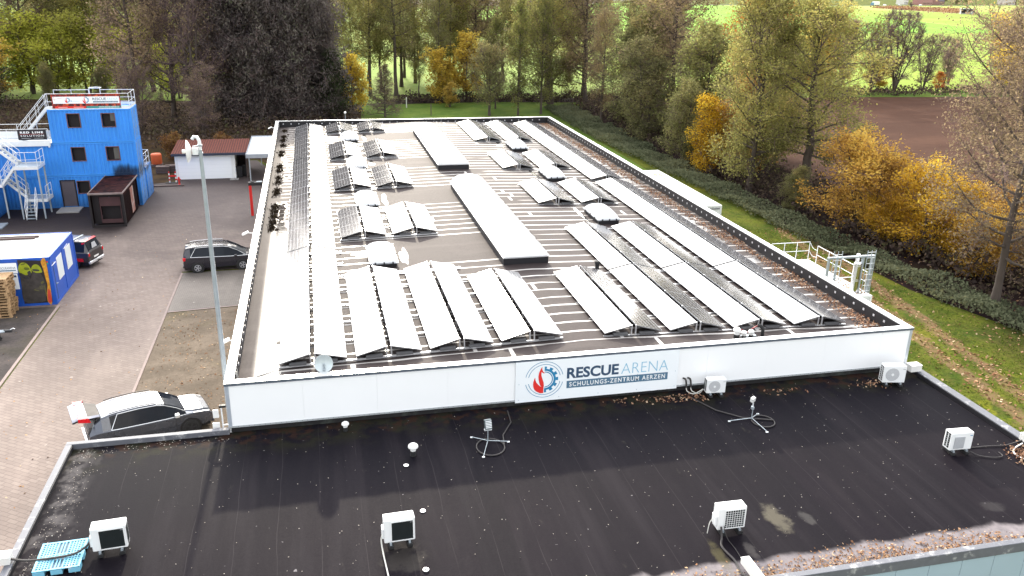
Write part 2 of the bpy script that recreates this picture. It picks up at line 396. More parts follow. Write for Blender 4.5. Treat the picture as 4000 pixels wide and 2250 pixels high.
M['field_lime'] = ground_mat('yellow green field', [(.19,.27,.042),(.24,.31,.058),(.155,.22,.038),(.23,.28,.05)], .03, .5, stretch=(.3,1,1))
M['field_green'] = ground_mat('deep green field', [(.145,.305,.035),(.20,.36,.05),(.105,.245,.03),(.185,.325,.045)], .05, .5)
M['field_pale'] = ground_mat('pale green field', [(.27,.37,.08),(.32,.41,.10),(.23,.31,.07),(.30,.39,.085)], .03, .5)
M['plough'] = ground_mat('ploughed earth', [(.060,.031,.022),(.084,.044,.030),(.040,.021,.016),(.070,.036,.026)], .12, 2.4, (.12,.07,.05), spk=.3, stretch=(.35,1.6,1))
M['reed'] = ground_mat('dry reed bed', [(.26,.19,.12),(.34,.26,.16),(.18,.13,.09)], .1, 1.)
M['asphalt'] = ground_mat('asphalt', [(.09,.09,.09),(.12,.12,.12),(.07,.07,.07)], .2, 4.)
M['hill'] = ground_mat('far hillside', [(.09,.068,.066),(.12,.09,.085),(.07,.065,.045),(.12,.16,.06)], .02, .12)
M['kerb'] = simple('edging stone', (.24,.185,.17), .85, var=.3, scale=3)
M['stream_bank'] = ground_mat('dark stream bank', [(.022,.014,.016),(.04,.025,.025),(.02,.022,.012),(.05,.04,.02)], .5, 3.)

def panel_mat():
    g = NG('solar cell glass'); p = g.obj(); x, y, z = g.xyz(p)[:3]
    def lines(c, pitch, w, off=0.):
        f = g.math('FRACT', g.math('DIVIDE', g.math('ADD', c, off), pitch)); d = g.math('ABSOLUTE', g.math('SUBTRACT', f, .5))
        return g.ramp(d, .5-w*1.4, .5-w*.7)
    grid = g.math('MAXIMUM', lines(x, .1567, .07), lines(y, .1567, .07))
    n = g.noise(p, 3, 3); info = g.n('ShaderNodeObjectInfo').outputs['Random']
    c = g.mix(n, (.030,.031,.042), (.058,.056,.062))
    c = g.mix(g.math('MULTIPLY', info, .3), c, (.026,.025,.028))
    c = g.mix(g.math('MULTIPLY', grid, .75), c, (.34,.34,.35))
    c = g.mix(g.math('MULTIPLY', g.ramp(g.noise(p, .9, 5, .65), .5, .75), .25), c, (.16,.145,.125))
    return g.pbr(Base_Color=c, Roughness=g.lerp(n, .10, .15), IOR=1.9, Specular_IOR_Level=.5)
M['pv'] = panel_mat()

def leaf_mat(name, cols, trans=.35, rough=.6):
    g = NG(name)
    t = g.n('ShaderNodeAttribute', attribute_name='tint').outputs['Fac']
    rnd = g.n('ShaderNodeObjectInfo').outputs['Random']
    cr = g.n('ShaderNodeValToRGB', {0: t}); el = cr.color_ramp.elements
    while len(el) < len(cols): el.new(.5)
    for i, c in enumerate(cols):
        el[i].position = i/(len(cols)-1); el[i].color = (*c, 1)
    hs = g.n('ShaderNodeHueSaturation', {'Hue': g.lerp(rnd, .49, .508), 'Saturation': g.lerp(rnd, .85, 1.02), 'Value': g.lerp(rnd, .82, 1.15), 'Color': cr.outputs[0]})
    d = g.n('ShaderNodeBsdfDiffuse', {'Color': hs.outputs[0]})
    tr = g.n('ShaderNodeBsdfTranslucent', {'Color': hs.outputs[0]})
    mx = g.n('ShaderNodeMixShader', {0: trans, 1: d.outputs[0], 2: tr.outputs[0]})
    g.t.links.new(mx.outputs[0], g.out.inputs[0]); return g.mat
M['bark'] = simple('dark bark', (.080,.061,.050), .9, var=.4, scale=2)
M['bark_grey'] = simple('grey brown bark', (.10,.078,.07), .9, var=.35, scale=2)
M['twig'] = leaf_mat('bare twigs', [(.09,.06,.062),(.18,.122,.12),(.26,.185,.17)], .0)
M['leaf_olive'] = leaf_mat('olive alder leaves', [(.12,.118,.040),(.25,.24,.078),(.38,.35,.105),(.52,.39,.115)], .5)
M['leaf_brown'] = leaf_mat('brown autumn leaves', [(.125,.094,.062),(.25,.188,.115),(.36,.265,.15),(.37,.30,.10)], .5)
M['leaf_dark'] = leaf_mat('dark conifer needles', [(.062,.050,.052),(.125,.104,.098),(.18,.158,.132),(.16,.175,.10)], .32)
M['leaf_cypress'] = leaf_mat('green cypress sprays', [(.02,.03,.016),(.05,.075,.03),(.10,.125,.04)], .25)
M['leaf_orange'] = leaf_mat('orange autumn leaves', [(.24,.125,.016),(.54,.31,.03),(.74,.47,.048),(.72,.54,.085)], .55)
M['leaf_yellow'] = leaf_mat('yellow autumn leaves', [(.26,.18,.02),(.56,.38,.03),(.72,.52,.05),(.55,.47,.09)], .55)
M['leaf_green'] = leaf_mat('grey green leaves', [(.115,.118,.052),(.235,.232,.092),(.35,.325,.12),(.45,.34,.13)], .5)
M['leaf_pale'] = leaf_mat('pale yellow green leaves', [(.10,.115,.03),(.21,.225,.06),(.30,.30,.08),(.40,.32,.08)], .6)
M['leaf_sunlit'] = leaf_mat('sunlit yellow green leaves', [(.22,.23,.035),(.42,.44,.055),(.60,.60,.08),(.66,.56,.09)], .65)
M['grass_blade'] = leaf_mat('grass blades', [(.035,.06,.010),(.09,.13,.016),(.17,.20,.03),(.22,.19,.06)], .4)
M['leaf_rust'] = leaf_mat('russet leaves', [(.24,.06,.012),(.52,.16,.02),(.68,.27,.03),(.60,.36,.05)], .5)
M['leaf_ochre'] = leaf_mat('ochre leaves', [(.09,.04,.014),(.20,.095,.028),(.30,.16,.045),(.26,.19,.05)], .35)
M['bramble'] = leaf_mat('grey green brambles', [(.050,.062,.034),(.118,.14,.076),(.20,.22,.125),(.20,.19,.07)], .35)
M['scrub'] = leaf_mat('dark scrub', [(.024,.017,.018),(.058,.043,.040),(.11,.078,.058),(.09,.095,.04)], .2)
M['litter'] = leaf_mat('fallen leaves', [(.10,.045,.022),(.28,.14,.065),(.45,.27,.14),(.62,.48,.30)], .1)
M['moss'] = leaf_mat('dark moss', [(.010,.008,.006),(.03,.022,.015),(.06,.045,.025)], .0)
M['litter_pale'] = leaf_mat('pale leaf specks', [(.22,.19,.16),(.36,.32,.28),(.58,.54,.48)], .0)
# ------------------------------------------------------------------ the hall
W, L, H = 22.5, 46.72, 7.0
ZB = 5.59                                    # lower edge of the white cladding
def zr(x): return 6.52 + .30*(1-abs(x-11.25)/10.95)

hall = thing('hall_building', 'big flat-roofed hall with white cladding, solar rows and rooflights on its dark roof', 'hall')
b = MB()
b.box(.12, W-.12, .12, L-.12, 0, ZB); b.build('wall', M['white_dirty'], hall)
# dark plinth strip under the cladding, over the low roof
b = MB(); b.box(.05, W-.05, .05, .118, 5.3, ZB-.002); b.build('base_flashing', simple('black flashing', (.012,.011,.012), .6, var=.4, scale=3, dirt=(.06,.07,.06), dirt_amt=.5), hall)
b = MB()
sx = [0, 2.13, 4.27, 6.4, 8.53, 10.66, 12.8, 14.93, 17.06, 19.2, 21.33, W]
for i in range(len(sx)-1): b.box(sx[i]+.0012, sx[i+1]-.0012, 0, .10, ZB, 6.93)
b.build('front_cladding', M['white_clad'], hall)
b = MB(); b.box(0, .10, .102, L, 4.6, 6.93); b.build('side_cladding', M['white_clad'], hall)
b = MB(); b.box(W-.10, W, .102, L, 4.6, 6.93); b.build('side_cladding', M['white_clad'], hall)
b = MB(); b.box(.102, W-.102, L-.1, L, 4.6, 6.93); b.build('rear_cladding', M['white_clad'], hall)
b = MB(); b.box(.0, W, -.025, -.001, ZB-.02, ZB+.035)
for k in range(150): b.box(.1+k*.15, .115+k*.15, -.03, -.0255, ZB+.005, ZB+.018, 1)
b.build('drip_rail', [simple('grey drip rail', (.55,.58,.6), .4, metal=.4), M['dark_steel']], hall)
# corner trims
for xx in (-.012, W-.09):
    b = MB(); b.box(xx, xx+.1, -.012, -.001, ZB, 6.92); b.build('corner_trim', simple('corner trim', (.55,.6,.68), .35, metal=.4), hall)
# coping as four mitred pieces with a dark drip edge
def coping_ring(x0, x1, y0, y1, w, z, t, over, parent, mats, sides='fblr'):
    pieces = {'f': [(x0,y0),(x1,y0),(x1-w,y0+w),(x0+w,y0+w)], 'b': [(x0+w,y1-w),(x1-w,y1-w),(x1,y1),(x0,y1)],
              'l': [(x0,y0),(x0+w,y0+w),(x0+w,y1-w),(x0,y1)], 'r': [(x1-w,y0+w),(x1,y0),(x1,y1),(x1-w,y1-w)]}
    ed = {'f': (x0,x1,y0-.004,y0+.02), 'b': (x0,x1,y1-.02,y1+.004), 'l': (x0-.004,x0+.02,y0+.02,y1-.02), 'r': (x1-.02,x1+.004,y0+.02,y1-.02)}
    for s in sides:
        m = MB(); m.prism(pieces[s], z-t, z, 0)
        e = ed[s]; m.box(e[0], e[1], e[2], e[3], z-t-over, z-.012, 1)
        m.build('coping', mats, parent)
coping_ring(-.03, W+.03, -.03, L+.03, .26, 7.0, .03, .055, hall, [M['coping'], M['coping_edge']])
# roof sheet, a shallow gable falling to both long edges
b = MB(); NX, NY = 44, 4
xs = [.2+(W-.4)*i/NX for i in range(NX+1)]; ys = [.2+(L-.4)*j/NY for j in range(NY+1)]
v = [(x, y, zr(x)) for y in ys for x in xs]
f = [(j*(NX+1)+i, j*(NX+1)+i+1, (j+1)*(NX+1)+i+1, (j+1)*(NX+1)+i) for j in range(NY) for i in range(NX)]
b.add(v, f); b.build('roof_membrane', M['roof_main'], hall, smooth=True)
# inner parapet upstand with a row of bright fixing plates
def upstand(x0, y0, x1, y1, nx, ny, z0):
    m = MB(); t = .02
    if nx: m.box(min(x0,x0+nx*t), max(x0,x0+nx*t), y0, y1, z0, 6.97)
    else: m.box(x0, x1, min(y0,y0+ny*t), max(y0,y0+ny*t), z0, 6.97)
    n = int(max(abs(x1-x0), abs(y1-y0))/.60)
    for k in range(n):
        if nx:
            yy = y0+.3+k*.60; xx = x0+nx*t
            m.box(min(xx,xx+nx*.014), max(xx,xx+nx*.014), yy-.04, yy+.04, 6.735, 6.815, 1)
        else:
            xx = x0+.3+k*.60; yy = y0+ny*t
            m.box(xx-.04, xx+.04, min(yy,yy+ny*.014), max(yy,yy+ny*.014), 6.735, 6.815, 1)
    m.build('parapet_upstand', [M['upstand'], M['stud']], hall)
upstand(W-.235, .25, W-.235, L-.25, -1, 0, 6.4)
upstand(.215, .25, .215, L-.25, 1, 0, 6.4)
upstand(.25, L-.235, W-.25, L-.235, 0, -1, 6.4)
upstand(.25, .215, W-.25, .215, 0, 1, 6.4)

# sign on the front
S = thing('company_sign', 'wide white sign with flame and gear emblem and blue lettering on the hall front', 'sign', (8.5, -.03, 5.53))
b = MB(); b.box(0, 5.4, -.015, .0, 0, 1.385)
for xx in (.1, 1.4, 2.7, 4.0, 5.3):
    for zz in (.08, .62): b.box(xx, xx+.025, -.0185, -.0152, zz, zz+.025, 1)
b.build('board', [M['sign_white'], simple('screw head', (.45,.55,.6), .4)], S)
def flat(name, polys, mat, parent, y=-.019, loc=(0,0)):
    m = MB()
    for i, p in enumerate(polys): m.poly([(x+loc[0], y-.0004*i, z+loc[1]) for x, z in p])
    return m.build(name, mat, parent)
def arc(r0, r1, a0, a1, n=40):
    return [[(r*math.cos(rad(t)), r*math.sin(rad(t))) for r, t in ((r0,a0+(a1-a0)*k/n),(r1,a0+(a1-a0)*k/n),(r1,a0+(a1-a0)*(k+1)/n),(r0,a0+(a1-a0)*(k+1)/n))] for k in range(n)]
def ring_quads(m, r0, r1, a0, a1, cx, cz, y, n=40, mi=0):
    v = []; 
    for k in range(n+1):
        t = rad(a0+(a1-a0)*k/n); v += [(cx+r0*math.cos(t), y, cz+r0*math.sin(t)), (cx+r1*math.cos(t), y, cz+r1*math.sin(t))]
    m.add(v, [(2*k, 2*k+1, 2*k+3, 2*k+2) for k in range(n)], mi)
FLAME = [(0,-.0),(-.005,-.30),(-.02,-.44),(-.10,-.435),(-.16,-.40),(-.19,-.42),(-.24,-.40),(-.31,-.33),(-.345,-.24),(-.36,-.14),(-.35,-.04),(-.32,.05),(-.30,.10),(-.285,.0),(-.25,-.09),(-.18,-.17),(-.125,-.22),(-.15,-.12),(-.18,-.0),(-.195,.12),(-.18,.24),(-.13,.36),(-.08,.45),(-.075,.36),(-.05,.28),(.0,.235)]
def emblem(parent, cx, cz, k, y, mats, full=True):
    if full:
        m = MB()
        for r in (.60, .51):
            ring_quads(m, r*k, (r+.016)*k, 12, 168, cx, cz, y); ring_quads(m, r*k, (r+.016)*k, 192, 348, cx, cz, y)
        m.build('emblem_ring', mats[0], parent)
    m = MB()
    ring_quads(m, .245*k, .275*k, -88, 88, cx, cz, y, mi=0)
    ring_quads(m, .30*k, .37*k, -90, 90, cx, cz, y, mi=0)
    for a in (-88, -58, -29, 0, 29, 58, 88):
        a0, a1 = (a-7.5, a+7.5)
        if a == -88: a0 = -90
        if a == 88: a1 = 90
        ring_quads(m, .37*k, .445*k, a0, a1, cx, cz, y, n=4)
    m.build('gear_mark', mats[0], parent)
    m = MB(); pts = FLAME
    left = [(-.36,-.14),(-.35,-.04),(-.32,.05),(-.30,.10),(-.285,.0),(-.25,-.09),(-.18,-.17),(-.125,-.22),(-.08,-.26),(-.02,-.44),(-.02,-.47),(-.13,-.46),(-.24,-.40),(-.31,-.33),(-.345,-.24)]
    right = [(-.02,-.28),(-.09,-.24),(-.125,-.2),(-.16,-.1),(-.185,.02),(-.195,.12),(-.18,.24),(-.13,.36),(-.08,.45),(-.075,.36),(-.05,.28),(.02,.22),(-.03,.22),(-.10,.27),(-.10,.15),(-.06,.02),(-.02,-.1),(-.01,-.2)]
    m.poly([(cx+x*k, y-.0006, cz+z*k) for x, z in reversed(left)]); m.poly([(cx+x*k, y-.0012, cz+z*k) for x, z in reversed(right)])
    m.poly([(cx+x*k, y-.0009, cz+z*k) for x, z in [(-.02,-.28),(-.02,-.47),(-.2,-.42),(-.16,-.2)]])
    m.build('flame_mark', mats[1], parent)
emblem(S, .92, .735, 1.0, -.0195, [M['sign_blue'], M['sign_red']])
link('lettering', text_mesh('lettering', 'RESCUE', .5, M['sign_dark'], bold=.016, width=1.71, height=.375), S, loc=(1.65, -.0195, .695))
link('lettering', text_mesh('lettering', 'ARENA', .5, M['sign_light'], bold=-.009, width=1.59, height=.36), S, loc=(3.45, -.0195, .70))
b = MB(); b.quad((1.65,-.0192,.365),(5.05,-.0192,.365),(5.05,-.0192,.62),(1.65,-.0192,.62)); b.build('title_bar', M['sign_bar'], S)
link('lettering', text_mesh('lettering', 'SCHULUNGS-ZENTRUM AERZEN', .2, M['text_white'], bold=.004, spacing=1.25, width=3.22, height=.155), S, loc=(1.74, -.0205, .415))

# ------------------------------------------------------------------ rooflights
def dome(loc, label, group):
    z0 = zr(loc[0]+.55)
    t = thing('dome_rooflight', label, 'rooflight', (loc[0], loc[1], z0), 0, group)
    w, l = 1.12, 2.45
    m = MB(); m.box(.04, w-.04, .04, l-.04, -.05, .20); m.build('kerb', M['upstand'], t)
    m = MB(); m.box(-.02, w+.02, -.02, l+.02, .20, .255)
    for xx in (.2, w/2, w-.2): m.box(xx-.03, xx+.03, -.06, -.0205, .20, .285, 1)
    for yy in (.5, 1.2, 1.9):
        m.box(-.055, -.0205, yy-.03, yy+.03, .20, .285, 1); m.box(w+.0205, w+.055, yy-.03, yy+.03, .20, .285, 1)
    m.build('frame', [M['grey_kerb'], M['dark_steel']], t)
    m = MB(); n = 14; v = []; hh = .36
    def sup(u): return (1-abs(u)**3.2)
    for j in range(n+1):
        for i in range(n+1):
            u = -1+2*i/n; q = -1+2*j/n
            v.append((w/2+u*w/2, l/2+q*l/2, .257+hh*(max(0,sup(u)*sup(q)))**.62))
    m.add(v, [(j*(n+1)+i, j*(n+1)+i+1, (j+1)*(n+1)+i+1, (j+1)*(n+1)+i) for j in range(n) for i in range(n)])
    m.build('dome', M['clear_dome'], t, smooth=True)
ordn = ['nearest', 'second', 'third', 'farthest']
for k, y in enumerate((10.25, 19.7, 28.95, 38.25)): dome((4.82, y), f'white dome rooflight in the row beside the left solar rows, {ordn[k]} one', 'dome rooflights of the left row')
for k, y in enumerate((15.05, 24.4, 33.6)): dome((16.24, y), f'white dome rooflight between the right-hand solar blocks, {["nearest","middle","farthest"][k]} of three', 'dome rooflights of the right row')
def barrel(y0, y1, label):
    x0, w = 10.22, 1.92; l = y1-y0; z0 = zr(11.2)
    t = thing('barrel_rooflight', label, 'rooflight', (x0, y0, z0), 0, 'long barrel rooflights')
    m = MB(); m.box(0, w, 0, l, -.05, .26); m.build('kerb', M['upstand'], t)
    m = MB(); m.box(-.03, w+.03, -.03, l+.03, .26, .31); m.build('frame', M['alu'], t)
    m = MB(); n = 14; r = .46; v = []; seg = int(l/1.05)
    for j in range(seg+1):
        for i in range(n+1):
            a = math.pi*i/n; v.append((w/2-math.cos(a)*w/2*.985, l*j/seg, .312+math.sin(a)*r))
    m.add(v, [(j*(n+1)+i, j*(n+1)+i+1, (j+1)*(n+1)+i+1, (j+1)*(n+1)+i) for j in range(seg) for i in range(n)])
    m.add([v[i] for i in range(n+1)], [tuple(reversed(range(n+1)))]); m.add(v[-(n+1):], [tuple(range(n+1))])
    m.build('glazing', M['clear_dome'], t, smooth=True)
    for j in range(1, seg):
        m = MB(); pts = [(w/2-math.cos(math.pi*i/10)*w/2*1.0, l*j/seg, .312+math.sin(math.pi*i/10)*(r+.006)) for i in range(11)]
        m.tube(pts, .016, 4); m.build('glazing_bar', M['white_paint'], t)
barrel(9.45, 23.2, 'long white barrel rooflight in the roof centre, nearer of the two')
barrel(28.0, 41.2, 'long white barrel rooflight in the roof centre, farther of the two')

# ------------------------------------------------------------------ solar rows
PW, PL, LOW, HIGH = .95, 1.565, .12, .36
def panel_mesh(right):
    m = MB(); t = .035
    s = math.hypot(PW, HIGH-LOW)
    m.box(0, s, 0, PL, -t, -.002, 1); m.quad((.012,.012,0),(s-.012,.012,0),(s-.012,PL-.012,0),(.012,PL-.012,0), 0)
    m.box(0,.012,0,PL,-.002,.001,1); m.box(s-.012,s,0,PL,-.002,.001,1); m.box(.012,s-.012,0,.012,-.002,.001,1); m.box(.012,s-.012,PL-.012,PL,-.002,.001,1)
    a = math.atan2(HIGH-LOW, PW)
    return m.mesh('solar_panel', [M['pv'], M['dark_frame']]), a
M['dark_frame'] = simple('panel frame', (.30,.31,.33), .3, metal=.7)
pm, tilt = panel_mesh(0)
rail_m = {}
def rail_mesh(w):
    k = round(w, 2)
    if k not in rail_m:
        m = MB(); m.box(0, w, -.03, .03, -.0, .055); rail_m[k] = m.mesh('base_rail', M['alu'])
    return rail_m[k]
post_m = MB().box(-.02, .02, -.02, .02, .0, HIGH-.02).mesh('ridge_post', M['alu'])
bal_m = MB().box(0, .52, -.07, .07, .0, .07).mesh('ballast_block', M['dark_wood'] if False else simple('ballast', (.10,.10,.105), .8))
clamp_m = MB().box(-.025, .025, -.03, .03, 0, .03).mesh('clamp', M['alu'])
def solar_row(x0, y0, n, pitch, label, group, link_right=0, ballast=True):
    zc = zr(x0+1.02)
    t = thing('solar_row', label, 'solar row', (x0, y0, zc), 0, group)
    sl = zr(x0+1.6)-zr(x0+.6)
    t.rotation_euler = (0, -math.atan(sl), 0)
    for k in range(n):
        y = k*pitch
        o = link('solar_panel', pm, t, loc=(0, y, LOW+.035)); o.rotation_euler = (0, -tilt, 0)
        o = link('solar_panel', pm, t, loc=(1.1+PW, y+PL, LOW+.035)); o.rotation_euler = (0, -tilt, math.pi)
    for k in range(n+1):
        y = min(max(k*pitch-.01, .02), n*pitch-.04)
        link('base_rail', rail_mesh(2.1+link_right), t, loc=(-.03, y, .0))
        for xx in (PW-.0, 1.1): link('ridge_post', post_m, t, loc=(xx, y, .055))
        if k in (0, n) and ballast:
            link('ballast_block', bal_m, t, loc=(.3, y+.0, .056)); link('ballast_block', bal_m, t, loc=(1.25, y, .056))
    return t
GL, GR = 'solar rows on the left half of the roof', 'solar rows on the right half of the roof'
solar_row(1.43, 1.6, 7, 1.6, 'long double-pitched solar row at the left roof edge, beginning at the front parapet', GL, .24)
solar_row(1.45, 12.9, 7, 1.595, 'long solar row at the left edge, behind the first black gap', GL)
solar_row(1.48, 24.12, 5, 1.6, 'darker solar row section at the left edge, third from the front', GL)
solar_row(1.50, 32.35, 8, 1.6, 'dark farthest solar row section at the left roof edge near the conifers', GL)
solar_row(3.77, 1.6, 5, 1.59, 'second front solar row from the left edge, just right of the satellite dish', GL, .24)
solar_row(6.10, 1.62, 5, 1.585, 'third front solar row from the left edge, left of the sign', GL, .24)
solar_row(8.43, 1.66, 4, 1.59, 'fourth front solar row, above the flame emblem and beside the central gap', GL)
for k, (y, n) in enumerate(((14.5,3),(23.95,3),(32.35,3),(42.05,2))):
    o = ['nearest', 'second nearest', 'third nearest', 'farthest'][k]
    solar_row(3.80, y, n, 1.6, f'short solar block touching the left dome rooflights, {o} pair', GL, .24)
    solar_row(6.15, y, n, 1.6, f'short solar block on the barrel rooflight side of the left half, {o} pair', GL)
fr = ['beside the central gap', 'second from the central gap', 'third from the central gap', 'nearest the right parapet']
for k, x in enumerate((11.93, 14.28, 16.62, 18.97)):
    solar_row(x, 1.62, 4, 1.575, f'front solar row of the right-hand block, {fr[k]}', GR, .25 if k < 3 else 0)
solar_row(14.28, 8.03, 4, 1.57, 'solar row with the small black vent pipe at its near left corner', GR, .25)
solar_row(16.62, 8.03, 4, 1.57, 'solar row just in front of the nearest right-hand dome rooflight', GR, .25)
solar_row(18.97, 8.03, 10, 1.572, 'very long solar row along the right parapet, middle stretch of ten panels', GR)
solar_row(14.25, 19.0, 3, 1.57, 'short solar row right of the near barrel rooflight top end', GR, .25)
solar_row(16.62, 19.0, 3, 1.57, 'short solar row between the nearest and middle right-hand domes', GR)
solar_row(14.25, 27.75, 3, 1.6, 'short solar row beside the near end of the far barrel rooflight', GR, .25)
solar_row(16.66, 27.9, 3, 1.57, 'short solar row between the middle and farthest right-hand domes', GR)
solar_row(14.27, 37.35, 5, 1.58, 'far solar row at the back parapet, next to the far barrel rooflight', GR, .25)
solar_row(16.60, 37.4, 5, 1.55, 'far solar row at the back parapet, behind the farthest right-hand dome', GR)
solar_row(18.97, 24.48, 13, 1.595, 'longest solar row along the right parapet, running to the back corner', GR)

# ------------------------------------------------------------------ small things on the hall roof
def mushroom_vent(name, label, loc, r, h, mats, group=None, cap=1.35):
    t = thing(name, label, 'vent pipe', loc, 0, group)
    m = MB(); m.lathe([(r*1.02, -.02), (r, h*.45)], 16); m.build('pipe', mats[0], t, smooth=True)
    m = MB(); m.lathe([(r*.96, h*.45), (r*.96, h*.68), (r*cap, h*.70), (r*cap*1.04, h*.76), (r*cap*.95, h*.86), (r*cap*.6, h*.96), (.001, h)], 18); m.build('cap', mats[1], t, smooth=True)
mushroom_vent('vent_pipe', 'white mushroom roof vent behind the front coping, tallest of three', (16.33,.82,zr(16.3)), .095, .46, [M['rubber'], M['white_paint']], 'vents behind the front coping')
mushroom_vent('vent_pipe', 'small white roof vent behind the front coping, middle of three', (16.62,.85,zr(16.6)), .08, .30, [M['rubber'], M['white_paint']], 'vents behind the front coping', 1.25)
mushroom_vent('vent_pipe', 'small white roof vent behind the front coping, next to the black cable inlet', (16.90,.88,zr(16.9)), .08, .32, [M['rubber'], M['white_paint']], 'vents behind the front coping', 1.25)
t = thing('cable_inlet', 'black bent cable inlet pipe behind the front coping with red cables', 'roof pipe', (17.34,.9,zr(17.3)))
m = MB(); m.tube([(0,0,-.02),(0,0,.28),(-.03,.02,.36),(-.10,.05,.42),(-.18,.08,.42)], .06, 10); m.build('elbow', M['rubber'], t, smooth=True)
m = MB(); m.tube([(-.17,.08,.42),(-.3,.15,.3),(-.4,.28,.1),(-.45,.6,.06),(-.5,.8,.07)], .018, 6); m.build('cable', simple('red cable', (.35,.05,.06), .5), t)
m = MB(); m.box(-.75,-.22,.0,.14,.03,.09); m.build('cable_tray', M['galv'], t)
t = thing('black_pipe', 'short black vent pipe standing by the gap in the right solar rows', 'vent pipe', (13.92,8.34,zr(13.9)))
m = MB(); m.lathe([(.09,-.02),(.085,.25),(.11,.27),(.11,.38),(.06,.40)], 14); m.build('pipe', M['rubber'], t, smooth=True)
# satellite dish at the front coping
t = thing('satellite_dish', 'pale round satellite dish standing on the front coping near the left corner', 'satellite dish', (2.77,.34,6.98))
m = MB(); prof = []; N = 8
for i in range(N+1):
    r = .27*i/N; prof.append((r+.0005, -.055*(i/N)**2))
for (r, h) in [(.272,-.05),(.262,-.046)]: prof.append((r, h))
m.lathe(prof, 28, axis='y', c=(0,0,.23), caps=False); o = m.build('dish', simple('dish enamel', (.52,.58,.60), .35, metal=.25, var=.06), t, smooth=True); o.rotation_euler = (rad(-14),0,0)
m = MB(); m.box(-.035,.035,-.05,-.01,.02,.11); m.tube([(-.02,-.02,.1),(-.02,0,.24)], .012, 6); m.tube([(.02,-.02,.1),(.02,0,.24)], .012, 6); m.build('bracket', M['galv'], t)
m = MB(); m.tube([(0,.0,-.2),(0,.02,.2)], .024, 8); m.build('mast', M['galv'], t)
m = MB(); m.tube([(0,.02,.02),(0,.25,.08),(0,.36,.26)], .014, 6); m.box(-.03,.03,.33,.41,.24,.31); m.build('feed_arm', M['dark_steel'], t)
# puddles shining beside the rooflights
PUDDLES = [(6.36,21.5,.17,1.1),(6.34,11.65,.17,1.15),(6.48,40.3,.16,1.2),(6.37,31.05,.15,1.0),(15.92,36.3,.14,1.2),(15.93,26.6,.12,1.3),(15.95,17.0,.12,1.2),(4.45,12.4,.3,.25),(4.4,30.4,.3,.4)]
M['water'] = simple('rain water', (.02,.018,.017), .03, var=.1, ior=1.6)
def puddle(cx, cy, rx, ry, seed):
    rr = random.Random(seed); m = MB(); n = 26; k1, k2 = rr.uniform(0, 6), rr.uniform(0, 6)
    pts = []
    for i in range(n):
        a = 2*math.pi*i/n; k = 1+.22*math.sin(2*a+k1)+.16*math.sin(3*a+k2)+.10*math.sin(5*a+k1*2)
        x = cx+rx*k*math.cos(a); pts.append((x, cy+ry*k*math.sin(a), zr(x)+.006))
    m.poly(pts); struct(m.build('puddle', M['water']))
for i, p_ in enumerate(PUDDLES): puddle(*p_, i)
# loose wires in the left front corner
def cable(name, label, pts, r, mat, cat='cable', group=None):
    P = [Vector(p) for p in pts]; out = []
    for i in range(len(P)-1):
        p0 = P[max(0,i-1)]; p1 = P[i]; p2 = P[i+1]; p3 = P[min(len(P)-1,i+2)]
        for k in range(6):
            u = k/6; out.append(.5*((2*p1)+(p2-p0)*u+(2*p0-5*p1+4*p2-p3)*u*u+(3*p1-p0-3*p2+p3)*u**3))
    out.append(P[-1]); m = MB(); m.tube(out, r, 6)
    return tag(m.build(name, mat, None, smooth=True), label, cat, group)
z0 = zr(.6)+.02
cable('cable', 'pale cable from the left parapet to the solar row, rear of three', [(.03,.95,7.02),(.25,.98,7.0),(.32,1.0,z0),(.8,1.25,z0),(1.4,1.6,z0)], .013, M['cable_pale'], group='cables in the left front roof corner')
cable('cable', 'pale cable crossing the left front roof corner, middle of three', [(.03,.78,7.02),(.25,.74,7.0),(.35,.70,z0),(.9,.78,z0),(1.35,1.0,z0),(1.5,1.5,z0)], .013, M['cable_pale'], group='cables in the left front roof corner')
cable('cable', 'pale cable nearest the front coping in the left corner', [(.03,.60,7.02),(.25,.62,7.0),(.33,.66,z0),(.7,.60,z0),(.95,.45,z0),(1.1,.55,z0),(1.0,.8,z0)], .013, M['cable_pale'], group='cables in the left front roof corner')
# wall lamps along the left wall
def wall_lamp(loc, label):
    t = thing('wall_floodlight', label, 'floodlight', loc, 0, 'floodlights on the left hall wall')
    m = MB(); m.tube([(0,0,0),(-.34,0,.04)], .025, 8); m.build('arm', M['white_paint'], t)
    m = MB(); m.T = Matrix.Translation((-.47,0,.03)) @ Euler((0,rad(-25),0)).to_matrix().to_4x4(); m.box(-.16,.14,-.12,.12,-.03,.04); m.build('head', M['white_paint'], t, bevel=.012)
wall_lamp((-.004,16.4,6.62), 'white floodlight arm on the left hall wall, opposite the black van')
wall_lamp((-.004,46.3,6.5), 'white floodlight arm on the left hall wall, at the far corner')
wall_lamp((-.004,5.1,6.1), 'white floodlight arm on the left hall wall, nearest the front corner')
# wall mast with antennas near the front left corner
t = thing('antenna_bracket', 'pale antenna panels on a small mast beside the left front wall corner', 'antenna', (-.32,.25,5.2))
m = MB(); m.tube([(.12,0,-.15),(.12,0,1.0)], .022, 8); m.build('mast', M['galv_white'], t)
m = MB(); m.tube([(.12,0,.35),(.315,0,.35)], .018, 6); m.build('arm', M['galv_white'], t)
for (x, z, w, h) in ((.0,.62,.16,.26),(-.02,.22,.2,.24)):
    m = MB(); m.box(x-w/2-.04, x+w/2-.04, -.06, .0, z, z+h); m.build('panel', M['white_paint'], t, bevel=.015)
m = MB(); m.box(.06,.26,-.05,.05,.93,1.0); m.build('camera_head', M['black_plastic'], t, bevel=.01)

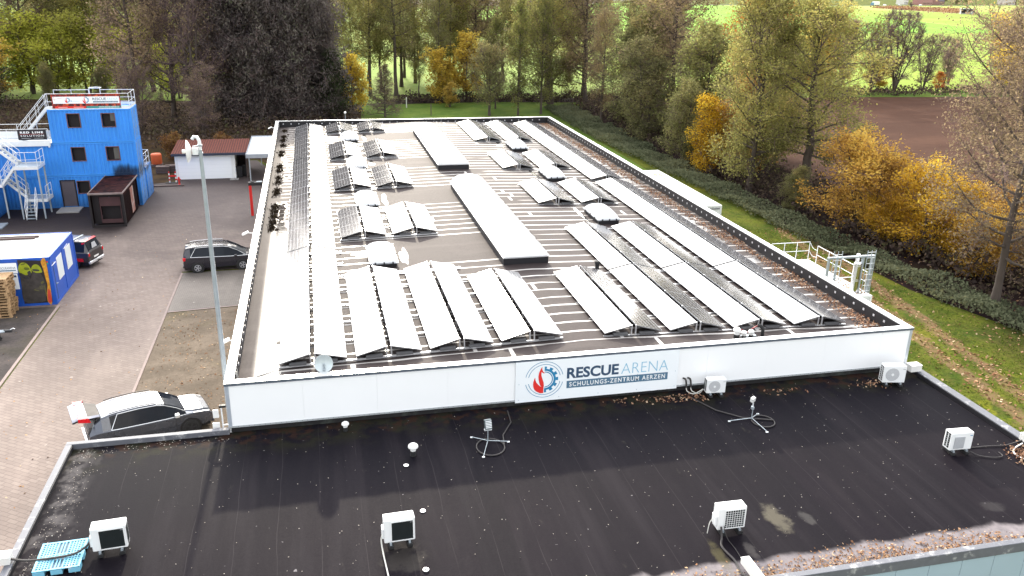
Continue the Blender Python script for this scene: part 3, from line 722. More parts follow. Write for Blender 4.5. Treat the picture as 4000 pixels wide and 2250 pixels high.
# ------------------------------------------------------------------ the low building in front
low = thing('low_building', 'low front building with a black bitumen roof and pale blue panel front', 'building')
LX0, LX1, LY0, LY1, LZ = -4.35, 22.9, -9.2, .04, 5.55
RZ = 5.40
b = MB(); b.box(LX0+.1, LX1-.1, LY0+.12, LY1-.02, 0, RZ-.05); b.build('wall', M['white_dirty'], low)
b = MB(); nx = 60; ny = 20
def rlow(x, y): return RZ + .02*math.sin(x*1.9+.3*y) * .5
xs = [LX0+.1+(LX1-LX0-.2)*i/nx for i in range(nx+1)]; ys = [LY0+.12+(LY1-LY0-.14)*j/ny for j in range(ny+1)]
b.add([(x,y,RZ+.012*math.sin(x*6.283)*(1 if 0<j<ny else 0)) for j, y in enumerate(ys) for x in xs], [(j*(nx+1)+i, j*(nx+1)+i+1, (j+1)*(nx+1)+i+1, (j+1)*(nx+1)+i) for j in range(ny) for i in range(nx)])
b.build('roof_membrane', M['roof_low'], low, smooth=True)
# copings: left, back-left, front, right
def low_coping(x0, x1, y0, y1, name='coping'):
    m = MB(); m.box(x0, x1, y0, y1, 5.28, LZ); m.build(name, M['coping_low'], low, bevel=.012)
low_coping(LX0, LX0+.17, LY0+.17, LY1-.12); low_coping(LX0, -.002, LY1-.12, LY1+.05)
low_coping(LX0, LX1, LY0, LY0+.17); low_coping(LX1-.3, LX1, LY0+.17, LY1-.12)
m = MB(); m.box(LX0+.171, LX0+.19, LY0+.18, LY1-.125, 5.30, LZ-.03); m.build('parapet_upstand', M['upstand'], low)
m = MB(); m.box(LX1-.32, LX1-.301, LY0+.18, LY1-.125, 5.30, LZ-.03); m.build('parapet_upstand', M['upstand'], low)
# blue grey front panels
b = MB(); xx = LX0+.02; 
while xx < LX1-.1:
    b.box(xx+.006, min(xx+.893, LX1-.02), LY0+.03, LY0+.115, 2.6, 5.275); xx += .898
b.build('front_panel', simple('pale blue facade panel', (.33,.43,.50), .4, var=.06, scale=.8), low)
b = MB(); b.box(LX0+.02, LX1-.02, LY0+.03, LY0+.115, 0, 2.55); b.build('front_wall', M['concrete'], low)

# boxes where pipes pass the parapets
def pipe_box(loc, sx, sy, sz, rz, label):
    t = thing('pipe_cover_box', label, 'cover box', loc, rz, 'pipe cover boxes on the low parapet')
    m = MB(); m.box(0, sx, 0, sy, 0, sz); m.build('casing', M['white_dirty'], t, bevel=.012)
    m = MB(); m.box(-.008, sx+.008, -.008, sy+.008, sz, sz+.02); m.build('lid', M['white_paint'], t, bevel=.005)
pipe_box((-4.50,-5.28,5.552), .27,.28,.18, 0, 'weathered white pipe cover on the left parapet corner by the blue pallet')
pipe_box((22.52,-5.35,5.552), .50,.30,.20, 0, 'mossy white cover box on the right parapet with a white hose')
pipe_box((11.78,-9.23,5.552), .20,.72,.14, 0, 'long white cover box on the front parapet by the leaf litter')
pipe_box((22.32,-.52,5.552), .42,.30,.22, 0, 'white cover box on the right parapet against the hall corner')

# ------------------------------------------------------------------ air conditioners
def ac_unit(loc, rotz, label, kind, w=.72, d=.30, h=.60, logo=None):
    """local front is -y; kind: coil (open back), grid (wire guard), square (square outlet), fan (round fan)"""
    t = thing('air_conditioner', label, 'air conditioner', loc, rotz, 'air conditioner units on the low roof')
    z0 = .14
    m = MB(); m.box(0, w, 0, d, z0, z0+h); m.build('casing', M['ac_white'], t, bevel=.022)
    for xx in (.12, w-.16):
        m = MB(); m.box(xx-.03, xx+.09, -.07, d+.07, 0, .085); m.build('foot', M['rubber'], t, bevel=.01)
        m = MB(); m.box(xx, xx+.05, -.04, d+.04, .086, .139); m.build('foot_rail', M['galv'], t)
    if kind in ('coil', 'grid'):
        x0, x1 = (.24*w, .93*w)
        m = MB(); m.quad((x0,-.003,z0+.05),(x1,-.003,z0+.05),(x1,-.003,z0+h-.07),(x0,-.003,z0+h-.07)); m.build('coil', M['ac_dark'], t)
        m = MB(); m.box(x0-.02,x1+.02,-.014,-.0035,z0+.03,z0+.05); m.box(x0-.02,x1+.02,-.014,-.0035,z0+h-.07,z0+h-.05); m.box(x0-.02,x0,-.014,-.0035,z0+.05,z0+h-.07); m.box(x1,x1+.02,-.014,-.0035,z0+.05,z0+h-.07)
        if kind == 'grid':
            for k in range(1, 8): xx = x0+(x1-x0)*k/8; m.box(xx-.004,xx+.004,-.012,-.0035,z0+.05,z0+h-.07)
            for k in range(1, 8): zz = z0+.05+(h-.12)*k/8; m.box(x0,x1,-.0165,-.0125,zz-.004,zz+.004)
        m.build('coil_guard', M['ac_white'], t)
        if kind == 'coil':
            m = MB()
            m.quad((w+.003,.05,z0+.06),(w+.003,d-.05,z0+.06),(w+.003,d-.05,z0+h-.1),(w+.003,.05,z0+h-.1)); m.build('side_louvre', M['ac_dark'], t)
        m = MB(); m.box(-.045,-.001,.05,d-.04,z0+.10,z0+.36); m.build('valve_cover', M['ac_white'], t, bevel=.012)
    if kind in ('square', 'fan'):
        m = MB()
        for k in range(7):
            for q in (0, 1): zz = z0+.06+k*(h-.13)/6.3; m.quad((-.003,.05+q*.11,zz+.06),(-.003,.05+q*.11,zz),(-.003,.05+q*.11+.075,zz),(-.003,.05+q*.11+.075,zz+.06))
        m.build('side_vent', M['ac_dark'], t)
    if kind == 'square':
        m = MB(); m.box(.16*w,.62*w,-.018,-.001,z0+.06,z0+h-.12)
        for k in range(14): zz = z0+.08+k*(h-.22)/14; m.box(.18*w,.60*w,-.026,-.0185,zz,zz+.008)
        m.build('outlet_grille', M['ac_grey'], t, bevel=.004)
    if kind == 'fan':
        cx, cz, r = .40*w, z0+h*.5, min(.30*w, .43*h)
        m = MB(); m.lathe([(r,0),(r,.006),(.001,.006)], 32, axis='y', c=(cx,-.008,cz)); m.build('fan_grille', M['ac_grey'], t)
        m = MB()
        for k in range(9): rr = r*(k+1.5)/10.5; ring_quads(m, rr, rr+r*.035, 0, 360, cx, cz, -.0105, 32)
        m.build('fan_ring', simple('fan guard ring', (.66,.67,.68), .4), t)
        m = MB(); m.lathe([(r*.20,0),(r*.20,.01),(.001,.01)], 18, axis='y', c=(cx,-.022,cz)); m.build('fan_hub', M['ac_white'], t)
    m = MB(); m.box(w*.84, w*.96, -.003, -.001, z0+h*.80, z0+h*.84); m.build('badge', M['sign_blue'] if kind == 'square' else M['ac_grey'], t)
    return t
ac_unit((-2.55,-5.18,RZ+.012), rad(4), 'white air conditioner with black coil face beside the blue pallet', 'coil', .74, .33, .60)
ac_unit((3.93,-6.20,RZ+.012), rad(2), 'white air conditioner with dark open coil face, alone in the middle of the low roof', 'coil', .72, .30, .62)
ac_unit((11.80,-7.30,RZ+.012), rad(-1), 'white air conditioner with a wire grid face near the front leaf litter', 'grid', .72, .30, .60)
ac_unit((20.0,-5.22,RZ+.012), rad(-3), 'white air conditioner with square grey grille on the right of the low roof', 'square', .70, .30, .55)
ac_unit((14.68,-.62,RZ+.012), rad(-5), 'small white air conditioner with round fan against the hall front, right of the sign', 'fan', .64, .26, .48)
ac_unit((20.84,-1.02,RZ+.012), rad(-11), 'white air conditioner with round fan at the right end of the hall front', 'fan', .76, .30, .60)

# pipes and hoses on the low roof
zz = RZ+.035
cable('pipe', 'dark insulated pipe lying across the blue pallet to the parapet box', [(-2.60,-4.98,RZ+.36),(-2.72,-5.08,RZ+.25),(-2.95,-5.22,RZ+.20),(-3.4,-5.26,RZ+.19),(-3.9,-5.2,RZ+.16),(-4.25,-5.15,RZ+.22)], .028, M['cable_dark'], 'pipe')
cable('hose', 'pale hose running straight down the roof from the middle air conditioner', [(3.90,-6.05,RZ+.35),(3.86,-6.12,RZ+.2),(3.88,-6.4,zz),(3.93,-7.4,zz),(3.95,-9.0,zz)], .018, M['cable_pale'], 'hose')
cable('pipe', 'dark pipe curving from the grid-faced air conditioner to the front parapet box', [(11.86,-7.36,RZ+.30),(11.83,-7.5,RZ+.1),(11.72,-7.75,zz),(11.78,-8.3,zz),(11.72,-8.7,zz),(11.8,-9.0,RZ+.1)], .026, M['cable_dark'], 'pipe')
cable('cable', 'thin dark wire from the grid-faced air conditioner to the front box', [(11.95,-7.33,RZ+.28),(11.98,-7.5,RZ+.05),(12.0,-7.9,zz-.01),(11.95,-8.5,zz-.01),(11.9,-8.65,zz)], .009, M['cable_dark'])
cable('cable', 'white wire hanging from the left side of the grid-faced air conditioner', [(11.79,-7.1,RZ+.4),(11.68,-7.12,RZ+.28),(11.6,-7.2,zz)], .011, M['cable_pale'])
cable('cable', 'black cable from the right air conditioner to the parapet box, upper one', [(20.70,-5.0,RZ+.3),(20.9,-5.0,zz),(21.5,-5.05,zz),(22.1,-5.1,zz),(22.55,-5.18,RZ+.2)], .014, M['cable_dark'])
cable('cable', 'black cable looping on the roof from the right air conditioner', [(20.66,-5.28,RZ+.1),(20.85,-5.45,zz),(21.2,-5.62,zz),(21.5,-5.6,zz),(21.55,-5.4,zz)], .013, M['cable_dark'])
cable('hose', 'white hose curling from the right parapet box into the leaf pile', [(22.45,-5.28,RZ+.15),(22.2,-5.3,zz),(21.95,-5.55,zz),(22.0,-5.9,zz),(22.35,-6.3,zz)], .02, M['white_paint'], 'hose')
for k, (xa, s) in enumerate(((14.18,'left'),(14.34,'right'))):
    cable('pipe', f'black pipe bend on the hall front beside the small air conditioner, {s} one', [(xa-.06,-.005,5.86),(xa,-.08,5.84),(xa+.03,-.10,5.7),(xa+.03,-.12,5.56)], .03, M['cable_dark'], 'pipe', 'pipes beside the small air conditioner')
    cable('hose', f'white drain hose below the black hall pipe, {s} of the pair', [(xa+.03,-.12,5.555),(xa+.05,-.2,RZ+.06),(xa+.2,-.38,RZ+.05),(14.66,-.42,RZ+.22)], .016, M['cable_pale'], 'hose', 'hoses beside the small air conditioner')

# vents, tripods, plates on the low roof
mushroom_vent('vent_pipe', 'white-capped black roof vent close under the hall front', (3.28,-.51,RZ-.01), .068, .31, [M['rubber'], M['white_paint']], 'capped vents of the low roof', 1.6)
mushroom_vent('vent_pipe', 'larger white-capped black roof vent in the open low roof', (5.06,-2.26,RZ-.01), .082, .40, [M['rubber'], M['white_paint']], 'capped vents of the low roof', 1.7)
def tripod(loc, arms, label, kind):
    t = thing('tripod_mount', label, 'tripod mount', loc, 0, 'tripod mounts on the low roof')
    for (x, y) in arms:
        m = MB(); m.tube([(0,0,.06),(x,y,.03)], .010, 6); m.build('leg', M['galv'], t)
        m = MB(); m.box(x-.035,x+.035,y-.025,y+.025,0,.025); m.build('foot_plate', M['galv_white'], t)
    m = MB(); m.tube([(0,0,.04),(0,0,.42)], .016, 8); m.build('mast', M['galv'], t)
    if kind == 'box':
        m = MB(); m.T = Matrix.Translation((.0,.0,.56)) @ Euler((rad(-18),0,rad(8))).to_matrix().to_4x4(); m.box(-.10,.10,-.06,.06,-.12,.17); m.build('sensor_box', simple('grey finned housing', (.16,.19,.20), .4, metal=.4), t, bevel=.012)
        m = MB(); m.T = Matrix.Translation((.0,.0,.56)) @ Euler((rad(-18),0,rad(8))).to_matrix().to_4x4()
        for k in range(5): m.box(-.09,.09,-.072,-.061,-.07+k*.045,-.05+k*.045)
        m.build('cooling_fin', M['galv_white'], t)
        m = MB(); m.box(-.11,.11,-.04,.04,.40,.445); m.build('yoke', M['galv_white'], t, bevel=.01)
    else:
        m = MB(); m.box(-.05,.02,-.05,.05,.36,.46); m.build('clamp_box', M['galv'], t, bevel=.01)
        m = MB(); m.tube([(0,0,.42),(-.02,0,.62)], .02, 8); m.build('neck', M['galv_white'], t)
        m = MB(); m.T = Matrix.Translation((-.04,0,.70)) @ Euler((rad(15),rad(-12),rad(20))).to_matrix().to_4x4(); m.box(-.07,.07,-.05,.05,-.08,.08); m.build('head', M['white_paint'], t, bevel=.012)
tripod((7.24,-1.98,RZ+.012), [(-.41,.34),(.58,-.11),(-.28,-.77)], 'three-legged metal stand carrying a dark finned box, left of the sign axis', 'box')
tripod((15.43,-2.24,RZ+.012), [(-.73,.02),(.36,.27),(.08,-.80)], 'three-legged metal stand with a small white head below the small air conditioner', 'head')
def coil_ring(name, label, c, rx, ry, tail):
    pts = [(c[0]+rx*math.cos(a), c[1]+ry*math.sin(a), RZ+.03) for a in [k*2*math.pi/22 for k in range(23)]]
    m = MB(); m.tube(pts+[ (p[0],p[1],RZ+.03) for p in tail], .02, 6); tag(m.build(name, M['cable_dark'], None, smooth=True), label, 'cable')
coil_ring('cable_loop', 'dark cable loop on the roof under the finned-box stand', (7.26,-2.27), .40, .46, [(7.75,-1.7),(8.15,-1.0),(8.2,-.3)])
coil_ring('cable_loop', 'dark cable loop on the roof under the white-headed stand', (15.72,-2.42), .34, .36, [(15.2,-2.1),(14.6,-1.5),(14.2,-.6)])
for k, (x, y, l) in enumerate(((4.99,-4.9,'upper of the two right of the middle air conditioner'),(4.77,-7.12,'lower one beside the pale hose shadow'),(4.81,-2.73,'one just in front of the larger capped vent'))):
    m = MB(); m.lathe([(.075,.012),(.07,.024),(.03,.026),(.028,.016)], 14, c=(x,y,RZ), caps=False); tag(m.build('roof_drain', M['coping'], None, smooth=True), f'small pale roof drain ring, {l}', 'roof drain', 'pale drain rings')

# blue plastic pallet
t = thing('plastic_pallet', 'pale blue perforated plastic pallet lying at the left front of the low roof', 'pallet', (-3.69,-5.66,RZ+.012), rad(2))
b = MB(); pw, pl = .96, 1.02
b.box(0,pw,0,pl,.128,.134,1)
def bars(xs, ys, x0, x1, y0, y1):
    for a, c in xs: b.box(a, c, y0, y1, .1345, .15)
    for a, c in ys: b.box(x0, x1, a, c, .1345, .151)
bars([(0,.05),(pw-.05,pw),(pw/2-.13,pw/2-.10),(pw/2-.045,pw/2-.02),(pw/2+.02,pw/2+.045),(pw/2+.10,pw/2+.13)], [(0,.05),(pl-.05,pl),(pl/2-.05,pl/2-.015),(pl/2+.015,pl/2+.05)], 0, pw, 0, pl)
for (xa, xb) in ((.05, pw/2-.13), (pw/2+.13, pw-.05)):
    for k in range(1, 5): u = xa+(xb-xa)*k/5; b.box(u-.011, u+.011, .05, pl-.05, .1345, .149)
for (ya, yb) in ((.05, pl/2-.05), (pl/2+.05, pl-.05)):
    for k in range(1, 6): u = ya+(yb-ya)*k/6; b.box(.05, pw/2-.13, u-.013, u+.013, .1345, .1485); b.box(pw/2+.13, pw-.05, u-.013, u+.013, .1345, .1485)
b.build('top_deck', [M['pallet_blue'], simple('pallet shade', (.012,.06,.11), .6)], t)
for i in range(3):
    for j in range(3):
        m = MB(); x = (0,.36,.72)[i]; y = (0,.40,.80)[j]; m.box(x,x+.24,y,y+.22,.0,.127); m.build('block', M['pallet_blue'], t, bevel=.01)
# ------------------------------------------------------------------ corrugated containers
def corr_wall(m, p0, p1, z0, z1, out, holes=(), pitch=.28, depth=.055, mi=0):
    """corrugated wall sheet from p0 to p1 (xy), outward normal out; holes = (u0,u1,z0,z1)"""
    L_ = math.hypot(p1[0]-p0[0], p1[1]-p0[1]); ux, uy = (p1[0]-p0[0])/L_, (p1[1]-p0[1])/L_
    us = [0]; k = 0
    prof = []
    n = max(1, round(L_/pitch)); pt = L_/n
    for i in range(n):
        a = i*pt; prof += [(a, 0), (a+pt*.34, 0), (a+pt*.5, -depth), (a+pt*.84, -depth)]
    prof.append((L_, 0))
    cuts = sorted({h[0] for h in holes} | {h[1] for h in holes})
    def dep(u):
        for i in range(len(prof)-1):
            if prof[i][0] <= u <= prof[i+1][0]:
                a, c = prof[i], prof[i+1]; t_ = (u-a[0])/max(1e-6, c[0]-a[0]); return a[1]+(c[1]-a[1])*t_
        return 0
    pts = sorted(prof + [(c, dep(c)) for c in cuts])
    def P(u, d, z): return (p0[0]+ux*u+out[0]*d, p0[1]+uy*u+out[1]*d, z)
    for i in range(len(pts)-1):
        (u0, d0), (u1, d1) = pts[i], pts[i+1]
        if u1-u0 < 1e-5: continue
        um = (u0+u1)/2; spans = [(z0, z1)]
        for h in holes:
            if h[0] < um < h[1]:
                new = []
                for a, c in spans:
                    if h[2] > a: new.append((a, min(c, h[2])))
                    if h[3] < c: new.append((max(a, h[3]), c))
                spans = new
        for a, c in spans: m.quad(P(u0,d0,a), P(u1,d1,a), P(u1,d1,c), P(u0,d0,c), mi)

def container(name, label, x0, x1, y0, y1, z0, h, mat, holes_f=(), roofmat=None, group=None, right_doors=False, left=True, frames=None, cat='container', roof_corr=True):
    t = thing(name, label, cat, (0,0,0), 0, group)
    z1 = z0+h; fr = .10
    m = MB(); corr_wall(m, (x0+fr, y0+.02), (x1-fr, y0+.02), z0+.14, z1-.10, (0,-1), [(a-x0-fr, c-x0-fr, e, g) for a, c, e, g in holes_f])
    m.build('front_wall', mat, t)
    m = MB(); corr_wall(m, (x1-fr, y1-.02), (x0+fr, y1-.02), z0+.14, z1-.10, (0,1)); m.build('rear_wall', mat, t)
    if left: m = MB(); corr_wall(m, (x0+.02, y1-fr), (x0+.02, y0+fr), z0+.14, z1-.10, (-1,0)); m.build('end_wall', mat, t)
    if right_doors:
        for a, c in ((y0+fr, (y0+y1)/2-.004), ((y0+y1)/2+.004, y1-fr)):
            m = MB(); m.box(x1-.06, x1-.02, a, c, z0+.14, z1-.10); 
            for k in range(5): zz = z0+.3+k*(h-.5)/4.4; m.box(x1-.0195, x1-.005, a+.08, c-.08, zz, zz+.16)
            d = m.build('door', mat, t)
            for yy in (a+.22, c-.22):
                m = MB(); m.tube([(x1+.012,yy,z0+.12),(x1+.012,yy,z1-.08)], .016, 6); m.box(x1-.004,x1+.04,yy-.05,yy+.05,z0+1.0,z0+1.06); m.build('lock_bar', M['galv'], d)
    else:
        m = MB(); corr_wall(m, (x1-.02, y0+fr), (x1-.02, y1-fr), z0+.14, z1-.10, (1,0)); m.build('end_wall', mat, t)
    for (xa, ya) in ((x0,y0),(x1-fr,y0),(x0,y1-fr),(x1-fr,y1-fr)):
        m = MB(); m.box(xa, xa+fr, ya, ya+fr, z0+.005, z1-.002); m.build('corner_post', mat, t)
    m = MB()
    for (zz, hh) in ((z0+.01,.13),(z1-.11,.10)):
        m.box(x0+fr, x1-fr, y0, y0+.05, zz, zz+hh); m.box(x0+fr, x1-fr, y1-.05, y1, zz, zz+hh); m.box(x0, x0+.05, y0+fr, y1-fr, zz, zz+hh); m.box(x1-.05, x1, y0+fr, y1-fr, zz, zz+hh)
    m.build('frame', mat, t)
    m = MB(); rm = roofmat or mat
    if roof_corr:
        n = max(1, round((x1-x0-.12)/.3)); 
        for i in range(n):
            a = x0+.06+i*(x1-x0-.12)/n; w = (x1-x0-.12)/n
            m.quad((a,y0+.05,z1-.01),(a+w*.6,y0+.05,z1-.01),(a+w*.6,y1-.05,z1-.01),(a,y1-.05,z1-.01)); m.quad((a+w*.6,y0+.05,z1-.01),(a+w,y0+.05,z1-.035),(a+w,y1-.05,z1-.035),(a+w*.6,y1-.05,z1-.01))
            m.quad((a+w,y0+.05,z1-.035),(a+w,y0+.05,z1-.01),(a+w,y1-.05,z1-.01),(a+w,y1-.05,z1-.035))
    else: m.box(x0+.04, x1-.04, y0+.04, y1-.04, z1-.05, z1-.005)
    m.build('roof', rm, t)
    m = MB(); m.box(x0+.06, x1-.06, y0+.06, y1-.06, z0+.02, z0+.13); m.build('floor', M['soot'], t)
    return t
def window_frame(t, x0, x1, z0, z1, y, shutter=None):
    m = MB(); w = .05
    m.box(x0-w, x1+w, y-.03, y+.05, z1, z1+w); m.box(x0-w, x1+w, y-.03, y+.05, z0-w, z0); m.box(x0-w, x0, y-.03, y+.05, z0, z1); m.box(x1, x1+w, y-.03, y+.05, z0, z1)
    f = m.build('window', M['rust'], t)
    m = MB(); m.box(x0, x1, y+.35, y+.37, z0-.1, z1+.1); m.build('dark_opening', M['soot'], f)
    if shutter: m = MB(); m.quad(*[(a, y+.08, c) for a, c in shutter]); m.build('open_shutter', simple('grey shutter', (.10,.095,.085), .6), f)
M['rust'] = simple('rusty frame', (.16,.075,.07), .8, var=.3, scale=6)

XT0, XT1, YT0, YT1 = -17.06, -11.05, 48.9, 51.34
container('stacked_container', 'blue container on top of the tower with two open black windows and a banner above', XT0, XT1, YT0, YT1, 5.2, 2.6, M['blue_cont'],
          [(-15.71,-14.84,6.42,7.43),(-13.22,-12.3,6.42,7.43)], group='blue tower containers', right_doors=True)
top = [o for o in bpy.data.objects if o.get('category') == 'container'][-1]
window_frame(top, -15.71, -14.84, 6.42, 7.43, YT0); window_frame(top, -13.22, -12.3, 6.42, 7.43, YT0, [(-12.62,6.85),(-12.3,6.85),(-12.3,7.43),(-12.62,7.43)])
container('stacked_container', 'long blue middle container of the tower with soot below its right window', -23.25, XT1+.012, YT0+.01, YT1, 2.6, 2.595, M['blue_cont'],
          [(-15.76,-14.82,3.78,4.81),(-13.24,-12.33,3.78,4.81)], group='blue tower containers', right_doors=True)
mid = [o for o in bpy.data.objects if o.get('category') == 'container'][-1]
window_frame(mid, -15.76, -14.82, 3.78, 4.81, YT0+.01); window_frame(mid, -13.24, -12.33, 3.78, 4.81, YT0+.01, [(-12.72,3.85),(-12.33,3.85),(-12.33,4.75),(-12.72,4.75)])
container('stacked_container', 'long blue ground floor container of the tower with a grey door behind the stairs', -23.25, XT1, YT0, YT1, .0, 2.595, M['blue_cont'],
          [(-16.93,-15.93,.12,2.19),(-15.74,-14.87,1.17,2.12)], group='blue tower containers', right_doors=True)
gnd = [o for o in bpy.data.objects if o.get('category') == 'container'][-1]
window_frame(gnd, -15.74, -14.87, 1.17, 2.12, YT0)
m = MB(); m.box(-16.90, -15.96, YT0+.005, YT0+.045, .13, 2.16); d = m.build('door', simple('grey door', (.085,.07,.085), .6, var=.15), gnd)
m = MB(); m.box(-17.0,-16.93,YT0-.02,YT0+.05,.1,2.26); m.box(-15.93,-15.86,YT0-.02,YT0+.05,.1,2.26); m.box(-16.93,-15.93,YT0-.02,YT0+.05,2.19,2.26); m.build('door_frame', M['soot'], gnd)
container('rear_container', 'blue container behind the tower base with a small railing on its roof', -17.1, -10.98, YT1+.03, 53.8, 0, 2.6, M['blue_cont'], group='blue tower containers', right_doors=True)
container('side_container', 'blue container cut by the left picture edge in front of the tower stairs', -27.0, -20.93, 46.1, 48.5, 0, 2.6, M['blue_cont'], group='blue tower containers')

def railing(name, label, pts, h=1.08, cat='railing', group=None, r=.021, step=1.5, mids=(.5,), mat='galv_white', toe=.16, parent=None, closed=False):
    t = parent or thing(name, label, cat, (0,0,0), 0, group)
    P = [Vector(p) for p in pts]
    m = MB(); m.tube([p+Vector((0,0,h)) for p in P], r, 6); m.build('top_rail', M[mat], t)
    for q in mids: m = MB(); m.tube([p+Vector((0,0,h*q)) for p in P], r*.8, 6); m.build('mid_rail', M[mat], t)
    if toe: 
        m = MB()
        for a, c in zip(P, P[1:]): m.quad(a+Vector((0,0,.01)), c+Vector((0,0,.01)), c+Vector((0,0,toe)), a+Vector((0,0,toe)))
        m.build('toe_board', M[mat], t)
    pm_ = MB().tube([(0,0,0),(0,0,h)], r, 6).mesh('post', M[mat])
    link('post', pm_, t, loc=P[0])
    for a, c in zip(P, P[1:]):
        n = max(1, round((c-a).length/step))
        for k in range(1, n+1): link('post', pm_, t, loc=a+(c-a)*k/n)
    return t
zt = 7.80
railing('roof_railing', 'white railing around the top of the blue tower', [(XT0+.05,YT0-.02,zt),(XT1-.03,YT0-.02,zt),(XT1-.03,YT1-.03,zt),(-13.6,YT1-.03,zt)], 1.18, toe=.22)
railing('roof_railing', 'short white rear railing on the blue tower top, left of the ladder hoop', [(-14.45,YT1-.03,zt),(XT0+.05,YT1-.03,zt)], 1.18, toe=.22)
t = thing('ladder_hoop', 'white round ladder cage hoop at the rear of the blue tower top', 'ladder')
m = MB(); m.tube([(-14.4,YT1,zt+1.3),(-14.4,YT1+.45,zt+1.3),(-14.0,YT1+.7,zt+1.3),(-13.6,YT1+.45,zt+1.3),(-13.6,YT1,zt+1.3),(-14.4,YT1,zt+1.3)], .03, 6); m.build('hoop', M['galv_white'], t)
for x in (-14.4,-13.6): m = MB(); m.tube([(x,YT1,0.1),(x,YT1,zt+1.3)], .028, 6); m.build('stile', M['galv_white'], t)
m = MB(); m.box(-14.4,-13.6,YT1-.01,YT1+.01,zt+.7,zt+.74); m.build('rung', M['galv_white'], t)
zp = 5.24
t = thing('roof_platform', 'pale steel platform on the middle container roof with railing', 'platform')
m = MB(); m.box(-23.2,-17.1,YT0-.12,YT1+.05,5.2,5.26); m.build('deck', M['galv'], t)
m = MB(); m.box(-23.2,-17.15,YT0-.16,YT0-.125,5.02,5.46); m.build('edge_beam', M['galv_white'], t)
for x in (-17.25,): m = MB(); m.box(x-.06,x+.06,YT0-.20,YT0-.161,4.92,5.3); m.build('bracket', M['galv_white'], t)
railing('', '', [(-23.0,YT0-.08,5.26),(-17.2,YT0-.08,5.26)], 1.08, parent=t, toe=0)
railing('', '', [(-23.0,YT1,5.26),(-17.2,YT1,5.26)], 1.08, parent=t, toe=.5)
railing('roof_railing', 'small railing on the container behind the tower base', [(-11.1,YT1+.2,2.6),(-11.05,53.7,2.6),(-12.6,53.7,2.6)], 1.05, toe=0, step=.9)

# stairs
def flight(t, a, c, w, n, rails='lr', hr=.95):
    """stair flight from a (low) to c (high); w = width vector"""
    a = Vector(a); c = Vector(c); w = Vector(w)
    for s in (0, 1):
        m = MB(); p, q = a+w*s, c+w*s; e = Vector((0,0,.13))
        k = w.normalized()*.02
        m.quad(p-e-k, q-e-k, q+e-k, p+e-k); m.quad(p-e+k, p+e+k, q+e+k, q-e+k); m.quad(p+e-k, q+e-k, q+e+k, p+e+k); m.quad(p-e-k, p-e+k, q-e+k, q-e-k); m.build('stringer', M['galv_white'], t)
    run = Vector((c.x-a.x, c.y-a.y, 0)).normalized()
    for i in range(n):
        p = a+(c-a)*((i+.5)/n); m = MB(); d = run*.12
        m.quad(p-d+w*.02, p-d+w*.98, p+d+w*.98, p+d+w*.02) if False else m.add([p-d+w*.03, p+d+w*.03, p+d+w*.97, p-d+w*.97, p-d+w*.03-Vector((0,0,.04)), p+d+w*.03-Vector((0,0,.04)), p+d+w*.97-Vector((0,0,.04)), p-d+w*.97-Vector((0,0,.04))], [(0,1,2,3),(7,6,5,4),(0,4,5,1),(1,5,6,2),(2,6,7,3),(3,7,4,0)])
        m.build('tread', M['galv'], t)
    for s in (0, 1):
        if 'lr'[s] not in rails: continue
        for q, r in ((hr,.021),(hr*.55,.016)):
            m = MB(); m.tube([a+w*s+Vector((0,0,q)), c+w*s+Vector((0,0,q))], r, 6); m.build('handrail', M['galv_white'], t)
        for k in range(4):
            p = a+(c-a)*(k/3)+w*s; m = MB(); m.tube([p, p+Vector((0,0,hr))], .017, 6); m.build('baluster', M['galv_white'], t)
def landing(t, x0, x1, y0, y1, z):
    m = MB(); m.box(x0,x1,y0,y1,z-.03,z); m.build('landing', M['galv'], t)
    m = MB(); m.box(x0,x1,y0-.02,y0-.001,z-.20,z+.04); m.box(x0,x1,y1+.001,y1+.02,z-.2,z+.04); m.box(x0-.02,x0-.001,y0,y1,z-.2,z+.04); m.box(x1+.001,x1+.02,y0,y1,z-.2,z+.04); m.build('landing_frame', M['galv_white'], t)
st = thing('external_staircase', 'galvanised zigzag staircase with railings in front of the blue tower', 'staircase')
flight(st, (-18.75,45.45,.02), (-18.7,46.35,1.38), (.66,0,0), 6)
landing(st, -18.9,-17.35,46.38,47.9,1.38)
flight(st, (-18.92,47.0,1.38), (-20.15,47.0,2.66), (0,.75,0), 6)
landing(st, -21.3,-20.15,45.95,47.85,2.68)
flight(st, (-20.15,45.98,2.68), (-19.12,45.98,3.98), (0,.75,0), 6)
landing(st, -19.12,-17.5,45.9,47.75,3.98)
flight(st, (-19.12,46.95,3.98), (-20.5,46.95,5.24), (0,.78,0), 6)
landing(st, -21.9,-20.5,46.9,48.75,5.24)
for (x, y, h) in ((-17.53,45.86,3.94),(-17.6,47.76,3.91),(-19.05,45.86,3.94),(-19.05,47.76,3.94),(-20.2,46.29,2.7),(-21.2,46.0,2.7)):
    m = MB(); m.box(x-.05,x+.05,y-.05,y+.05,0,h-.2); m.build('support_post', M['galv'], st)
railing('', '', [(-17.5,47.75,3.98),(-17.5,45.92,3.98),(-19.0,45.92,3.98)], 1.1, parent=st, toe=0, step=.8)
railing('', '', [(-17.37,46.4,1.38),(-17.37,47.88,1.38)], 1.0, parent=st, toe=0, step=.7)
railing('', '', [(-20.15,45.97,2.68),(-21.3,45.97,2.68),(-21.3,47.85,2.68)], 1.05, parent=st, toe=0, step=.9)
st2 = thing('roof_staircase', 'upper white steel staircase climbing from the platform to the tower top', 'staircase')
flight(st2, (-19.55,49.6,5.28), (-17.3,49.6,7.78), (0,.8,0), 11, hr=1.05)
landing(st2, -17.3,-17.02,49.55,50.45,7.80)

